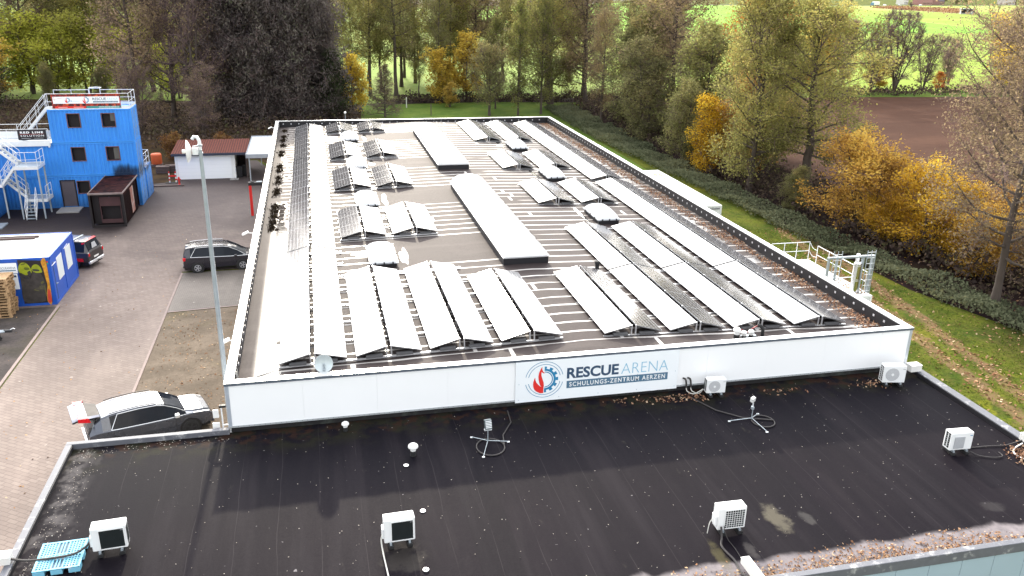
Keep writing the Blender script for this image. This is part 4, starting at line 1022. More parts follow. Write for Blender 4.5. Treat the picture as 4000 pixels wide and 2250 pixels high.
# banners
def banner(name, label, x0, x1, z0, z1, y, mat):
    t = thing(name, label, 'banner', (x0, y, z0))
    m = MB(); m.box(0, x1-x0, -.012, 0, 0, z1-z0); m.build('sheet', mat, t); return t
def fire_mat():
    g = NG('printed flames'); p = g.obj(); n = g.noise(g.scl(p, (3,1,3)), 1.4, 6, .65, .6)
    cr = g.n('ShaderNodeValToRGB', {0: n}); e = cr.color_ramp.elements
    e[0].position = .40; e[0].color = (.02,.004,.004,1); e[1].position = .78; e[1].color = (.85,.55,.08,1)
    for ps, c in ((.50,(.22,.012,.01,1)),(.58,(.55,.05,.02,1)),(.68,(.75,.25,.03,1))): q = e.new(ps); q.color = c
    return g.pbr(Base_Color=cr.outputs[0], Roughness=.5)
M['fire'] = fire_mat()
t = banner('tower_banner', 'wide flame-printed banner with white centre on the top tower railing', -16.59, -11.68, 7.88, 8.95, YT0-.06, M['fire'])
b = MB(); b.box(.1,4.84,-.0165,-.0125,.36,.885); b.build('white_field', M['sign_white'], t)
b = MB(); b.box(.18,2.36,-.0165,-.0125,.0,.155); b.build('red_field', M['sign_red'], t)
b = MB(); b.box(2.42,4.86,-.0165,-.0125,.0,.155); b.build('green_field', simple('teal field', (.03,.28,.27), .5), t)
emblem(t, 2.42, .63, .58, -.0175, [M['sign_blue'], M['sign_red']], False)
emblem(t, 1.12, .63, .46, -.0175, [M['sign_blue'], M['sign_red']], False)
link('lettering', text_mesh('lettering', 'RESCUE', .3, M['sign_dark'], bold=.006, width=.98, height=.20), t, loc=(2.92,-.0175,.60))
link('lettering', text_mesh('lettering', 'ARENA', .3, M['sign_light'], bold=-.004, width=.80, height=.19), t, loc=(3.94,-.0175,.60))
b = MB(); b.quad((2.94,-.0172,.42),(4.74,-.0172,.42),(4.74,-.0172,.54),(2.94,-.0172,.54)); b.build('title_bar', M['sign_bar'], t)
link('lettering', text_mesh('lettering', 'SCHULUNGS-ZENTRUM AERZEN', .2, M['text_white'], spacing=1.2, width=1.7, height=.07), t, loc=(2.99,-.0178,.445))
link('lettering', text_mesh('lettering', 'WWW.RESCUE-ARENA.DE', .2, M['text_white'], bold=.004, width=1.45, height=.085), t, loc=(3.3,-.0178,.035))
link('lettering', text_mesh('lettering', 'K', .2, M['sign_blue'], width=.10, height=.15), t, loc=(1.36,-.0178,.47))
b = MB(); b.box(1.48,1.98,-.0178,-.0166,.525,.545); b.build('fine_print', M['sign_light'], t)
b = MB(); b.add([(.14,-.0178,.80),(.20,-.0178,.84),(.26,-.0178,.80),(.18,-.0178,.72),(.28,-.0178,.62),(.24,-.0178,.62),(.14,-.0178,.72),(.20,-.0178,.79)], [(0,1,2,7),(3,4,5,6)]); b.quad((.3,-.0178,.70),(.84,-.0178,.80),(.84,-.0178,.815),(.3,-.0178,.715)); b.build('red_script', M['sign_red'], t)
for x0_, l_ in ((.42,.65),(1.5,.72)): b = MB(); b.box(x0_,x0_+l_,-.0178,-.0166,.055,.10); b.build('fine_print', simple('pale pink print', (.8,.45,.42), .5), t)
t = banner('black_banner', 'black banner with white lettering and a thin red line on the middle platform', -19.32, -17.3, 5.53, 6.32, YT0-.19, simple('black banner', (.012,.010,.016), .5))
link('lettering', text_mesh('lettering', 'RED LINE', .3, M['text_white'], bold=.016, spacing=1.35, width=1.62, height=.155), t, loc=(.18,-.0135,.50))
link('lettering', text_mesh('lettering', 'SOLUTION', .3, M['text_white'], bold=.003, spacing=1.35, width=1.64, height=.14), t, loc=(.19,-.0135,.255))
b = MB(); b.box(.12,1.84,-.0135,-.0125,.435,.447); b.build('red_line', M['sign_red'], t)
b = MB(); b.box(.22,.88,-.0135,-.0125,.12,.132); b.build('white_line', M['text_white'], t)
b = MB(); b.box(1.12,1.78,-.0135,-.0125,.12,.132); b.build('white_line', M['text_white'], t)

# burnt container
def rust_mat():
    g = NG('burnt rusty steel'); p = g.geo(); n = g.noise(p, 1.1, 6, .65); n2 = g.noise(g.scl(p,(1,1,.4)), 2.4, 5, .6)
    c = g.mix(g.ramp(n, .4, .62), (.009,.005,.007), (.050,.017,.016)); c = g.mix(g.math('MULTIPLY', g.ramp(n2, .55, .7), .55), c, (.11,.035,.02))
    z = g.xyz(p)[2]; c = g.mix(g.ramp(z, 2.45, 2.2), c, g.mix(n, (.006,.004,.005), (.024,.010,.010)))
    return g.pbr(Base_Color=c, Roughness=.8, Specular_IOR_Level=.08)
M['burnt'] = rust_mat()
bc = thing('burnt_container', 'burnt rusty black container with an open front, standing before the tower', 'container', (0,0,0))
X0, X1, Y0, Y1 = -13.55, -11.15, 42.58, 48.64
m = MB(); corr_wall(m, (X1-.02,Y0+.1),(X1-.02,Y1-.1),.12,2.5,(1,0),[(4.9,5.9,.0,2.4)]); m.build('side_wall', M['burnt'], bc)
m = MB(); m.box(X1-.015,X1+.0,Y0+2.6,Y0+3.7,.35,2.3); m.build('pale_panel', simple('burnt off pale paint', (.26,.11,.085), .7, var=.5, scale=3, dirt=(.5,.48,.46), dirt_amt=.6), bc)
m = MB(); corr_wall(m, (X0+.02,Y1-.1),(X0+.02,Y0+.1),.12,2.5,(-1,0)); m.build('side_wall', M['burnt'], bc)
m = MB(); m.box(X0+.1,X1-.1,Y1-.05,Y1,.1,2.5); m.build('rear_wall', M['burnt'], bc)
m = MB()
n = 18
for i in range(n):
    a = Y0+.06+i*(Y1-Y0-.12)/n; w = (Y1-Y0-.12)/n
    m.quad((X0+.05,a,2.585),(X1-.05,a,2.585),(X1-.05,a+w*.6,2.585),(X0+.05,a+w*.6,2.585)); m.quad((X0+.05,a+w*.6,2.585),(X1-.05,a+w*.6,2.585),(X1-.05,a+w,2.56),(X0+.05,a+w,2.56)); m.quad((X0+.05,a+w,2.56),(X1-.05,a+w,2.56),(X1-.05,a+w,2.585),(X0+.05,a+w,2.585))
m.build('roof', M['burnt'], bc)
m = MB()
for xa, xb in ((X0,X0+.05),(X1-.05,X1)): m.box(xa, xb, Y0+.05, Y1, 2.5, 2.605)
m.box(X0,X1,Y0-.01,Y0+.05,2.47,2.60); m.build('top_frame', simple('scorched pale edge', (.22,.17,.16), .7, var=.5, scale=3), bc)
for xa in (X0, X1-.14): m = MB(); m.box(xa, xa+.14, Y0, Y0+.14, 0, 2.465); m.build('corner_post', M['soot'], bc)
m = MB(); m.box(X0+.14,X1-.14,Y0+.01,Y0+.08,.0,.18); m.build('sill', M['soot'], bc)
# inner front wall, set back, with an opening
YI = Y0+.45
m = MB(); m.box(X0+.14,-12.95,YI,YI+.04,.18,2.46); m.box(-11.45,X1-.14,YI,YI+.04,.18,2.46); m.box(-12.95,-11.45,YI,YI+.04,2.2,2.46); m.build('front_wall', M['soot'], bc)
m = MB(); m.box(-12.93,-11.47,YI+.02,YI+.05,1.5,2.18); m.box(-12.93,-11.47,YI+.02,YI+.05,.2,.5); m.box(-12.93,-12.86,YI+.02,YI+.05,.5,1.5); m.box(-11.54,-11.47,YI+.02,YI+.05,.5,1.5); m.build('rusty_hatch', simple('rusty hatch', (.075,.034,.036), .8, var=.4, scale=2), bc)
m = MB(); m.box(-12.9,-11.5,YI+.45,YI+.47,.3,1.6); m.build('dark_opening', M['soot'], bc)
t = tag(MB().box(-17.15,-15.5,47.2,48.75,.0,.10).build('door_slab', M['concrete']), 'grey concrete slab before the grey tower door', 'slab')
t = tag(MB().box(-21.2,-19.8,43.2,44.7,.0,.09).build('ground_plate', simple('grey plate', (.22,.25,.29), .5, var=.15)), 'flat grey plate on the yard at the left picture edge', 'plate')

# ------------------------------------------------------------------ office container with mural
oc = thing('office_container', 'blue office container with white roof, white door panes and a firefighter mural', 'container', (0,0,0))
X0, X1, Y0, Y1, HO = -18.1, -11.98, 26.55, 31.55, 2.78
m = MB(); m.box(X0,X1,Y0,Y1,.06,HO-.02); m.build('body', M['blue_office'], oc)
m = MB()
for k in range(3): m.box(X0+.02, X1-.15, Y0+.10+k*1.63, Y0+.10+k*1.63+1.60, HO-.019, HO+.02)
m.build('roof', M['white_paint'], oc)
m = MB(); e = .10
m.box(X0,X1,Y0-.02,Y0+.09,HO-.14,HO+.05); m.box(X0,X1,Y1-.09,Y1+.02,HO-.14,HO+.05); m.box(X1-.12,X1+.02,Y0+.09,Y1-.09,HO-.14,HO+.05); m.build('roof_frame', M['blue_office'], oc)
m = MB(); m.box(X0,X1,Y0-.025,Y0-.001,.0,.14); m.box(X1+.001,X1+.025,Y0,Y1,.0,.14); m.build('base_frame', M['blue_office'], oc)
m = MB(); m.box(X1+.001,X1+.03,Y0-.02,Y0+.12,.14,HO-.14); m.box(X1-.14,X1+.001,Y0-.024,Y0-.0005,.14,HO-.14); m.build('corner_post', M['blue_office'], oc)
for ya, yb in ((Y1-.12,Y1+.02),((Y0+Y1)/2-.12,(Y0+Y1)/2+.05)): m = MB(); m.box(X1+.001,X1+.026,ya,yb,.14,HO-.14); m.build('corner_post', M['blue_office'], oc)
for (a, c) in ((27.77,28.72),(29.66,30.62)):
    m = MB(); m.box(X1+.001,X1+.018,a-.06,c+.06,1.06,2.40); w = m.build('window', M['white_paint'], oc)
    m = MB(); m.box(X1+.0185,X1+.022,a,c,1.12,2.34); m.build('pane', simple('white window film', (.72,.78,.80), .3, var=.04), w)
for yj in (26.95,28.98): m = MB(); m.box(X1+.001,X1+.012,yj,yj+.07,.16,2.4); m.build('door_joint', M['sign_dark'], oc)
m = MB(); m.box(X1+.001,X1+.05,27.06,27.11,1.05,1.11); m.tube([(X1+.05,27.085,1.08),(X1+.05,27.25,1.08)], .014, 6); m.build('handle', M['galv'], oc)
m = MB(); m.tube([(X1+.012,26.72,2.25),(X1+.012,27.5,2.25)], .02, 6); m.build('strip_lamp', M['white_paint'], oc)
m = MB(); m.tube([(X1+.012,29.4,2.42),(X1+.012,30.2,2.5)], .02, 6); m.build('strip_lamp', M['white_paint'], oc)
# mural as layered flat shapes
MU = Y0-.026
def mural(name, polys, mat, dy):
    m = MB()
    for i, p in enumerate(polys): m.poly([(x, MU-dy-.0006*i, z) for x, z in p])
    return m.build(name, mat, oc)
def smooth_poly(pts, n=5):
    P = [Vector((*p, 0)) for p in pts]; out = []; N = len(P)
    for i in range(N):
        p0, p1, p2, p3 = P[i-1], P[i], P[(i+1)%N], P[(i+2)%N]
        for k in range(n):
            u = k/n; q = .5*((2*p1)+(p2-p0)*u+(2*p0-5*p1+4*p2-p3)*u*u+(3*p1-p0-3*p2+p3)*u**3); out.append((q.x, q.y))
    return out
M['mural_fire'] = simple('mural orange', (.62,.25,.02), .5, var=.75, scale=6, dirt=(.75,.5,.06), dirt_amt=.6)
mural('mural_panel', [[(-13.64,.15),(-12.19,.15),(-12.14,2.64),(-13.60,2.76)]], simple('mural dark ground', (.018,.012,.014), .45, var=.6, scale=1.5), 0)
mural('mural_flame', [smooth_poly([(-12.42,.2),(-12.21,.2),(-12.16,2.6),(-12.42,2.62),(-12.36,2.1),(-12.33,1.6),(-12.30,1.2),(-12.40,.7)])], M['mural_fire'], .003)
mural('mural_flame', [smooth_poly([(-12.40,.2),(-12.22,.2),(-12.22,.9),(-12.34,.85)])], simple('mural red', (.55,.05,.03), .5, var=.3), .0045)
hel = simple('yellow green helmet', (.26,.30,.015), .35, var=.6, scale=5)
mural('mural_jacket', [smooth_poly([(-13.58,.25),(-13.62,1.2),(-13.55,1.75),(-13.30,1.95),(-13.05,1.55),(-12.85,1.0),(-12.62,.6),(-12.55,.25)]), smooth_poly([(-13.0,.4),(-13.1,1.4),(-12.9,2.05),(-12.6,2.0),(-12.38,1.4),(-12.42,.8),(-12.55,.35)])], simple('mural jacket', (.045,.038,.036), .6, var=.85, scale=4, dirt=(.12,.11,.05), dirt_amt=.3), .006)
mural('mural_helmet', [smooth_poly([(-13.62,2.05),(-13.6,2.35),(-13.42,2.58),(-13.18,2.55),(-13.0,2.25),(-12.98,1.98),(-13.12,1.9),(-13.3,1.85),(-13.5,1.98)]), smooth_poly([(-12.97,2.15),(-12.88,2.38),(-12.7,2.46),(-12.52,2.32),(-12.44,2.0),(-12.6,1.95),(-12.8,1.97)])], hel, .009)
mural('mural_visor', [smooth_poly([(-13.62,1.98),(-13.3,1.83),(-13.15,1.62),(-13.45,1.62),(-13.6,1.75)]), smooth_poly([(-13.2,2.0),(-13.05,2.1),(-13.02,1.9),(-13.12,1.78)]), smooth_poly([(-12.9,2.18),(-12.6,2.14),(-12.6,2.05),(-12.88,2.08)])], simple('mural mask', (.035,.035,.042), .3, var=.6, scale=8), .0115)
mural('mural_slot', [smooth_poly([(-13.32,2.30),(-13.1,2.28),(-13.08,2.17),(-13.28,2.15)]), smooth_poly([(-13.45,2.5),(-13.25,2.56),(-13.22,2.5),(-13.42,2.44)])], simple('helmet shade', (.10,.12,.01), .5), .0125)
mural('mural_stripe', [[(-13.05,.95),(-12.98,.99),(-12.75,.90),(-12.80,.86)],[(-12.62,1.38),(-12.46,1.48),(-12.44,1.36),(-12.58,1.27)],[(-12.47,1.18),(-12.42,1.18),(-12.40,.6),(-12.47,.52)]], simple('mural reflex stripe', (.11,.105,.03), .5, var=.4, scale=6), .0135)
m = MB(); m.box(-14.75,-13.67,MU-.02,MU-.001,1.99,2.60); m.build('notice_board', M['sign_white'], oc)
link('lettering', text_mesh('lettering', 'RESCUEARENA', .2, M['sign_dark'], width=.92, height=.13), oc, loc=(-14.66, MU-.0215, 2.25))
m = MB(); m.box(-14.66,-13.74,MU-.0215,MU-.0205,2.14,2.20); m.build('title_bar', M['sign_bar'], oc)
for (a, c) in ((-14.75,-14.24),(-14.21,-13.72)):
    m = MB(); m.box(a,c,MU-.02,MU-.001,1.05,1.955); nb = m.build('notice_board', M['sign_white'], oc)
    m = MB(); m.box(a+.06,c-.06,MU-.0215,MU-.0205,1.76,1.88); m.build('heading_strip', M['sign_dark'], nb)
    m = MB(); m.box(a+.2,c-.2,MU-.0215,MU-.0205,1.45,1.56); m.build('pictogram', M['ac_grey'], nb)
m = MB(); m.box(-12.13,-12.07,MU-.014,MU-.0005,2.52,2.60,0); m.box(-12.13,-12.07,MU-.014,MU-.0005,2.43,2.51,1); m.build('signal_lamp', [M['sign_red'], simple('green lamp', (.05,.4,.15), .4)], oc)
for k, (y, l) in enumerate(((30.7,'rear'),(30.4,'front'))):
    m = MB(); m.box(-18.0,-13.6-.15*k,y,y+.16,HO+.021,HO+.14); tag(m.build('roof_beam', M['dark_wood']), f'dark timber beam lying on the white office container roof, {l} of the two', 'beam', 'beams on the office roof')

# wooden pallet stack
pm2 = MB()
for k in range(6): y = k*.165; pm2.box(0,1.2,y*.8/.825*.85+.0,y*.8/.825*.85+.10,.122,.144)
for x in (0,.55,1.09): pm2.box(x,x+.11,0,.78,.1,.1215)
for x in (0,.53,1.06):
    for y in (0,.33,.68): pm2.box(x,x+.14,y,y+.10,.022,.0995)
for y in (0,.33,.68): pm2.box(0,1.2,y,y+.1,0,.0215)
pmesh = pm2.mesh('wooden_pallet', M['wood'])
names = ['bottom', 'second', 'third', 'fourth', 'fifth', 'sixth', 'seventh', 'eighth', 'ninth', 'tenth', 'eleventh', 'twelfth', 'thirteenth', 'topmost']
for k in range(14):
    o = link('wooden_pallet', pmesh, None, loc=(-14.98+random.uniform(-.06,.06), 24.85+random.uniform(-.05,.05), k*.160)); o.rotation_euler.z = random.uniform(-.05,.05); o.scale = (1,1.55,1.1)
    tag(o, f'weathered wooden pallet, {names[k]}' + (' from the ground' if k not in (0,13) else '') + ' of the stack by the mural', 'pallet', 'stacked wooden pallets')

# trailer drawbar at the left edge
t = thing('trailer', 'grey trailer drawbar with coupling reaching in at the left edge', 'trailer', (-12.75,21.8,0))
m = MB(); m.tube([(-2.2,.45,.42),(-.45,.05,.42)], .05, 6); m.build('drawbar', M['galv'], t)
m = MB(); m.tube([(-2.2,-.45,.42),(-.45,-.05,.42)], .05, 6); m.build('drawbar', M['galv'], t)
m = MB(); m.box(-.5,-.12,-.07,.07,.36,.5); m.build('coupling', M['dark_steel'], t, bevel=.02)
m = MB(); m.tube([(-.2,0,.5),(-.05,0,.56),(.02,.0,.52)], .025, 6); m.build('coupling_handle', M['galv_white'], t)
m = MB(); m.tube([(-.7,-.12,.7),(-.7,-.12,.1)], .03, 8); m.lathe([(.1,-.03),(.1,.03)], 14, axis='y', c=(-.7,-.12,.1)); m.build('jockey_wheel', M['rubber'], t)
m = MB(); m.box(-4.6,-2.2,-.9,.9,.45,.95); m.build('load_bed', M['galv'], t)
for s in (-1, 1): m = MB(); m.lathe([(.3,-.09),(.3,.09)], 20, axis='y', c=(-3.4,s*1.0,.3)); m.build('wheel', M['rubber'], t, bevel=.02)

# ------------------------------------------------------------------ mast with dish antenna
t = thing('antenna_mast', 'tall galvanised mast with a white dish antenna beside the hall front corner', 'antenna mast', (-.28,2.5,0))
m = MB(); m.tube([(0,0,0),(0,0,7),(0,0,13.2)], [.085,.075,.052], 14); m.build('pole', M['galv'], t, smooth=True)
m = MB(); m.tube([(0,0,13.2),(0,0,13.45),(-.05,0,13.56),(-.14,0,13.57),(-.19,0,13.5)], .048, 10); m.build('swan_neck', M['galv_white'], t, smooth=True)
m = MB()
for k in range(9):
    pass
prof = [(.31*i/8+.0005, .10*(i/8)**2) for i in range(9)]+[(.315,.115),(.30,.11)]
m.lathe([(r,-h) for r, h in prof], 26, axis='x', c=(-.24,0,13.16), caps=False); m.build('dish', M['white_paint'], t, smooth=True)
m = MB(); m.lathe([(.035,0),(.035,-.14),(.06,-.15),(.06,-.22)], 12, axis='x', c=(-.27,0,13.16)); m.build('feed_horn', M['white_paint'], t, smooth=True)
m = MB(); m.box(-.22,-.06,-.06,.06,13.06,13.26); m.tube([(-.2,0,13.3),(-.05,0,13.32)], .02, 6); m.build('mount', M['galv_white'], t, bevel=.01)
m = MB(); m.lathe([(.07,0),(.07,.05)], 12, c=(0,0,13.30)); m.lathe([(.07,0),(.07,.05)], 12, c=(0,0,13.08)); m.build('clamp', M['galv'], t)
m = MB(); m.lathe([(.20,0),(.20,.03),(.1,.03),(.1,.2)], 16); m.build('base_plate', M['galv'], t)

# ------------------------------------------------------------------ garage, carport, gate post and yard clutter
gb = thing('white_garage', 'low white garage with a red tiled roof and a dark open bay', 'garage', (0,0,0))
GX0, GX1, GY0, GY1 = -9.64, -4.41, 57.85, 62.3
b = MB(); b.box(GX0,GX0+.12,GY0,GY1,0,2.35); b.box(GX1-.12,GX1,GY0,GY1,0,2.35); b.box(GX0+.12,GX1-.12,GY1-.1,GY1,0,2.35); b.box(GX0+.12,-9.4,GY0,GY0+.1,0,2.35); b.box(-4.76,GX1-.12,GY0,GY0+.1,0,2.35); b.box(-9.4,-4.76,GY0,GY0+.1,2.04,2.35); b.build('wall', M['white_paint'], gb)
b = MB(); b.box(-9.4,-4.76,GY0+.05,GY0+.08,.02,2.03)
for k in range(1, 6): b.box(-9.4,-4.76,GY0+.044,GY0+.0495,k*.335,k*.335+.012,1)
b.build('garage_door', [M['white_clad'], M['galv_white']], gb)
def tile_mat():
    g = NG('red roof tiles'); p = g.obj(); x, y, z = g.xyz(p)[:3]
    f = g.math('FRACT', g.math('DIVIDE', x, .215)); d = g.math('ABSOLUTE', g.math('SUBTRACT', f, .5))
    n = g.noise(p, 2.2, 5, .65); n2 = g.noise(p, 11, 3)
    c = g.mix(n, (.085,.026,.020), (.20,.062,.045)); c = g.mix(g.ramp(d, .26, .46), c, (.04,.016,.016)); c = g.mix(g.math('MULTIPLY', n2, .4), c, (.10,.055,.05))
    fy = g.math('FRACT', g.math('DIVIDE', y, .34)); c = g.mix(g.math('MULTIPLY', g.ramp(fy, .12, .02), .6), c, (.035,.016,.016))
    return g.pbr(Base_Color=c, Roughness=.8, Specular_IOR_Level=.06, Normal=g.bump(d, .8, -.05))
M['tiles'] = tile_mat()
b = MB(); b.add([(-9.85,57.45,2.48),(-3.3,57.45,2.48),(-3.3,62.5,2.85),(-9.85,62.5,2.85),(-9.85,57.45,2.40),(-3.3,57.45,2.40),(-3.3,62.5,2.77),(-9.85,62.5,2.77)], [(0,1,2,3),(7,6,5,4),(1,5,6,2),(2,6,7,3),(3,7,4,0)]); b.build('roof', M['tiles'], gb)
b = MB(); b.box(-9.85,-3.3,57.40,57.448,2.26,2.47); b.build('fascia', simple('dark slate fascia', (.03,.035,.06), .5), gb)
b = MB(); b.box(-4.41,-3.42,GY1-.1,GY1,0,2.7); b.box(-3.5,-3.42,GY0+.4,GY1-.1,0,2.5); b.build('bay_wall', M['dark_wood'], gb)
b = MB(); b.box(-4.95,-4.2,57.1,57.7,0,.05); b.build('threshold', M['concrete'], gb)
for k, (x, y, l) in enumerate(((-4.12,58.35,'left'),(-3.72,58.9,'right'))):
    t = thing('waste_bin', f'dark wheeled waste bin in the garage bay, {l} of the two', 'bin', (x,y,0), 0, 'bins in the garage bay')
    m = MB(); m.add([(-.22,-.25,.05),(.22,-.25,.05),(.22,.25,.05),(-.22,.25,.05),(-.28,-.32,.98),(.28,-.32,.98),(.28,.32,.98),(-.28,.32,.98)], [(3,2,1,0),(4,5,6,7),(0,1,5,4),(1,2,6,5),(2,3,7,6),(3,0,4,7)]); m.build('tub', M['black_plastic'], t)
    m = MB(); m.box(-.3,.3,-.34,.36,.985,1.05); m.build('lid', M['black_plastic'], t, bevel=.02)
    for s in (-1, 1): m = MB(); m.lathe([(.1,-.03),(.1,.03)], 12, axis='x', c=(s*.2,.3,.1)); m.build('wheel', M['rubber'], t)
cp = thing('carport', 'white flat carport roof on a thin post between garage and hall', 'carport', (0,0,0))
b = MB(); b.box(-3.12,-.05,55.0,64.3,2.62,2.70); b.build('roof_deck', simple('pale sheet roof', (.66,.70,.74), .3, var=.05), cp)
b = MB()
for k in range(10): x = -3.0+k*.3; b.tube([(x,55.05,2.715),(x,64.25,2.715)], .02, 4)
b.build('roof_rib', M['white_paint'], cp)
b = MB(); b.box(-3.2,-3.12,54.95,64.35,2.42,2.78); b.box(-3.12,-.05,54.92,54.998,2.42,2.78); b.box(-3.12,-.05,64.302,64.38,2.42,2.78); b.build('fascia', simple('grey carport fascia', (.28,.30,.34), .45), cp)
for x, y in ((-2.4,63.4),(-2.95,55.3)): b = MB(); b.box(x-.05,x+.05,y-.05,y+.05,0,2.62); b.build('post', M['galv'], cp)
t = thing('red_gate_post', 'bright red gate post with a black crossbeam beside the hall wall', 'gate post', (-2.23,44.3,0))
m = MB(); m.box(-.10,.10,-.10,.10,0,2.42); m.build('post', M['red_paint'], t)
m = MB(); m.box(-.12,2.2,-.13,.32,2.42,2.66); m.build('crossbeam', M['black_plastic'], t, bevel=.02)
m = MB(); m.lathe([(.16,0),(.16,.05)], 18, c=(.2,.1,2.662)); m.build('speaker_ring', M['rubber'], t)
m = MB(); m.box(.5,.9,-.02,.24,2.662,2.70); m.build('fitting', M['galv'], t)
t = thing('hydrant', 'small red hydrant standpipe in front of the white garage corner', 'hydrant', (-9.2,56.03,0))
m = MB(); m.lathe([(.11,0),(.11,.03),(.07,.05),(.07,.5),(.10,.52),(.10,.60),(.04,.68),(.001,.70)], 14); m.build('body', M['red_paint'], t, smooth=True)
for s in (-1, 1): m = MB(); m.lathe([(.045,0),(.045,s*.14),(.055,s*.14),(.055,s*.17)], 10, axis='x', c=(0,0,.45)); m.build('outlet', M['red_paint'], t)
t = thing('barrier', 'red and white striped barrier stand left of the white garage', 'barrier', (-10.1,56.75,0))
for x in (0,.55):
    m = MB()
    for k in range(6): m.box(x-.05,x+.05,-.03,.03,.05+k*.165,.05+(k+1)*.165, k%2)
    m.build('post', [M['white_paint'], M['red_paint']], t)
m = MB(); m.box(-.35,.9,-.16,.16,0,.05); m.build('foot', M['rubber'], t)
m = MB(); m.box(.05,.5,-.02,.02,.55,.70); m.build('crossbar', M['red_paint'], t)
t = thing('yard_kerb_beam', 'dark low beam lying along the far yard edge', 'beam', (0,0,0)); m = MB(); m.box(-11.4,-8.7,55.3,55.5,0,.10); m.build('beam', M['dark_wood'], t)
t = thing('orange_tank', 'orange tank on a stand at the wood edge right of the tower', 'tank', (-12.3,64.3,0))
m = MB(); m.lathe([(.45,.25),(.5,.35),(.5,1.15),(.42,1.25),(.15,1.28)], 18); m.build('tank', M['orange'], t, smooth=True)
m = MB(); m.box(-.5,.5,-.5,.5,0,.24); m.build('stand', M['dark_wood'], t)
for k, (x, y, l) in enumerate(((-11.3,61.2,'left'),(-10.5,61.6,'right'))):
    t = thing('log_stack', f'dark low stack of old timber left of the garage, {l} of the two', 'timber stack', (x,y,0), .2*k, 'timber stacks beside the garage')
    for j in range(3):
        m = MB(); m.box(-.6,.6,-.35+.02*j,.35,j*.22,j*.22+.19); m.build('timber_layer', M['dark_wood'], t)

# ------------------------------------------------------------------ right-hand containers
M['cont_white'] = simple('white container paint', (.78,.80,.80), .45, var=.06, scale=1.2, dirt=(.45,.40,.28), dirt_amt=.2)
container('white_container', 'long white container on the grass beyond the right parapet with leaves on its roof', 29.45, 31.87, 32.25, 44.5, 0, 2.58, M['cont_white'], cat='container', roof_corr=False)
wc = [o for o in bpy.data.objects if o.get('category') == 'container'][-1]
m = MB(); m.box(29.6,31.7,32.225,32.2445,2.30,2.36); m.build('dark_strip', M['dark_steel'], wc)
container('fire_container', 'white-roofed burn container with railings and chimneys beyond the right parapet', 27.98, 30.45, 12.45, 18.52, 0, 2.98, M['cont_white'], cat='container', roof_corr=False)
railing('container_railing', 'thin galvanised railing along the back edge of the burn container roof', [(27.98,18.46,2.98),(30.40,18.46,2.98)], 1.06, toe=0, step=.85, mids=(.5,))
railing('container_railing', 'thin galvanised railing along the right edge of the burn container roof', [(30.40,17.65,2.98),(30.40,13.1,2.98)], 1.06, toe=0, step=1.1, mids=(.5,))
cable('chain', 'upper slack chain between the burn container railings', [(30.4,18.4,3.98),(30.4,18.1,3.78),(30.4,17.7,3.76)], .014, M['galv_white'], 'chain', 'chains between the railings')
cable('chain', 'lower slack chain between the burn container railings', [(30.4,18.4,3.5),(30.4,18.1,3.32),(30.4,17.7,3.36)], .014, M['galv_white'], 'chain', 'chains between the railings')
t = thing('steel_gantry', 'galvanised gantry frame with two ladders on the burn container', 'gantry', (0,0,0))
m = MB(); m.box(27.9,30.6,12.95,13.08,4.90,4.99); m.build('crossbeam', M['galv'], t)
for x in (27.98,28.45,29.95,30.5): m = MB(); m.box(x-.05,x+.05,12.96,13.07,2.7,4.895); m.build('upright', M['galv'], t)
m = MB(); m.tube([(28.0,13.0,3.85),(29.6,13.0,3.85)], .025, 6); m.build('lower_rail', M['galv_white'], t)
def ladder(t, x0, x1, y, z0, z1):
    for x in (x0, (x0+x1)/2, x1): m = MB(); m.tube([(x,y,z0),(x,y,z1)], .02, 6); m.build('ladder_stile', M['galv'], t)
    k = 0; z = z0+.1
    while z < z1: m = MB(); m.tube([(x0,y,z),(x1,y,z)], .013, 6); m.build('ladder_rung', M['galv_white'], t); z += .30
ladder(t, 28.15, 28.62, 12.9, 2.95, 5.32); ladder(t, 30.05, 30.52, 12.85, .3, 5.30)
for x, z0_, z1_, r, l in ((29.7,2.98,4.62,.20,'thick polished steel chimney with a double collar on the burn container'),(29.93,2.98,4.95,.11,'thin dark steel flue behind the thick chimney on the burn container')):
    t = thing('chimney', l, 'chimney', (x, 13.0 if r > .15 else 13.4, 2.98))
    hh = z1_-z0_
    m = MB(); m.lathe([(r,0),(r,hh*.98),(r*.8,hh)], 20); m.build('flue', M['steel'], t, smooth=True)
    if r > .15:
        for q in (.42,.46,.90,.95): m = MB(); m.lathe([(r*1.04,-.02),(r*1.07,0),(r*1.04,.02)], 20, c=(0,0,hh*q), caps=False); m.build('collar', M['steel'], t, smooth=True)

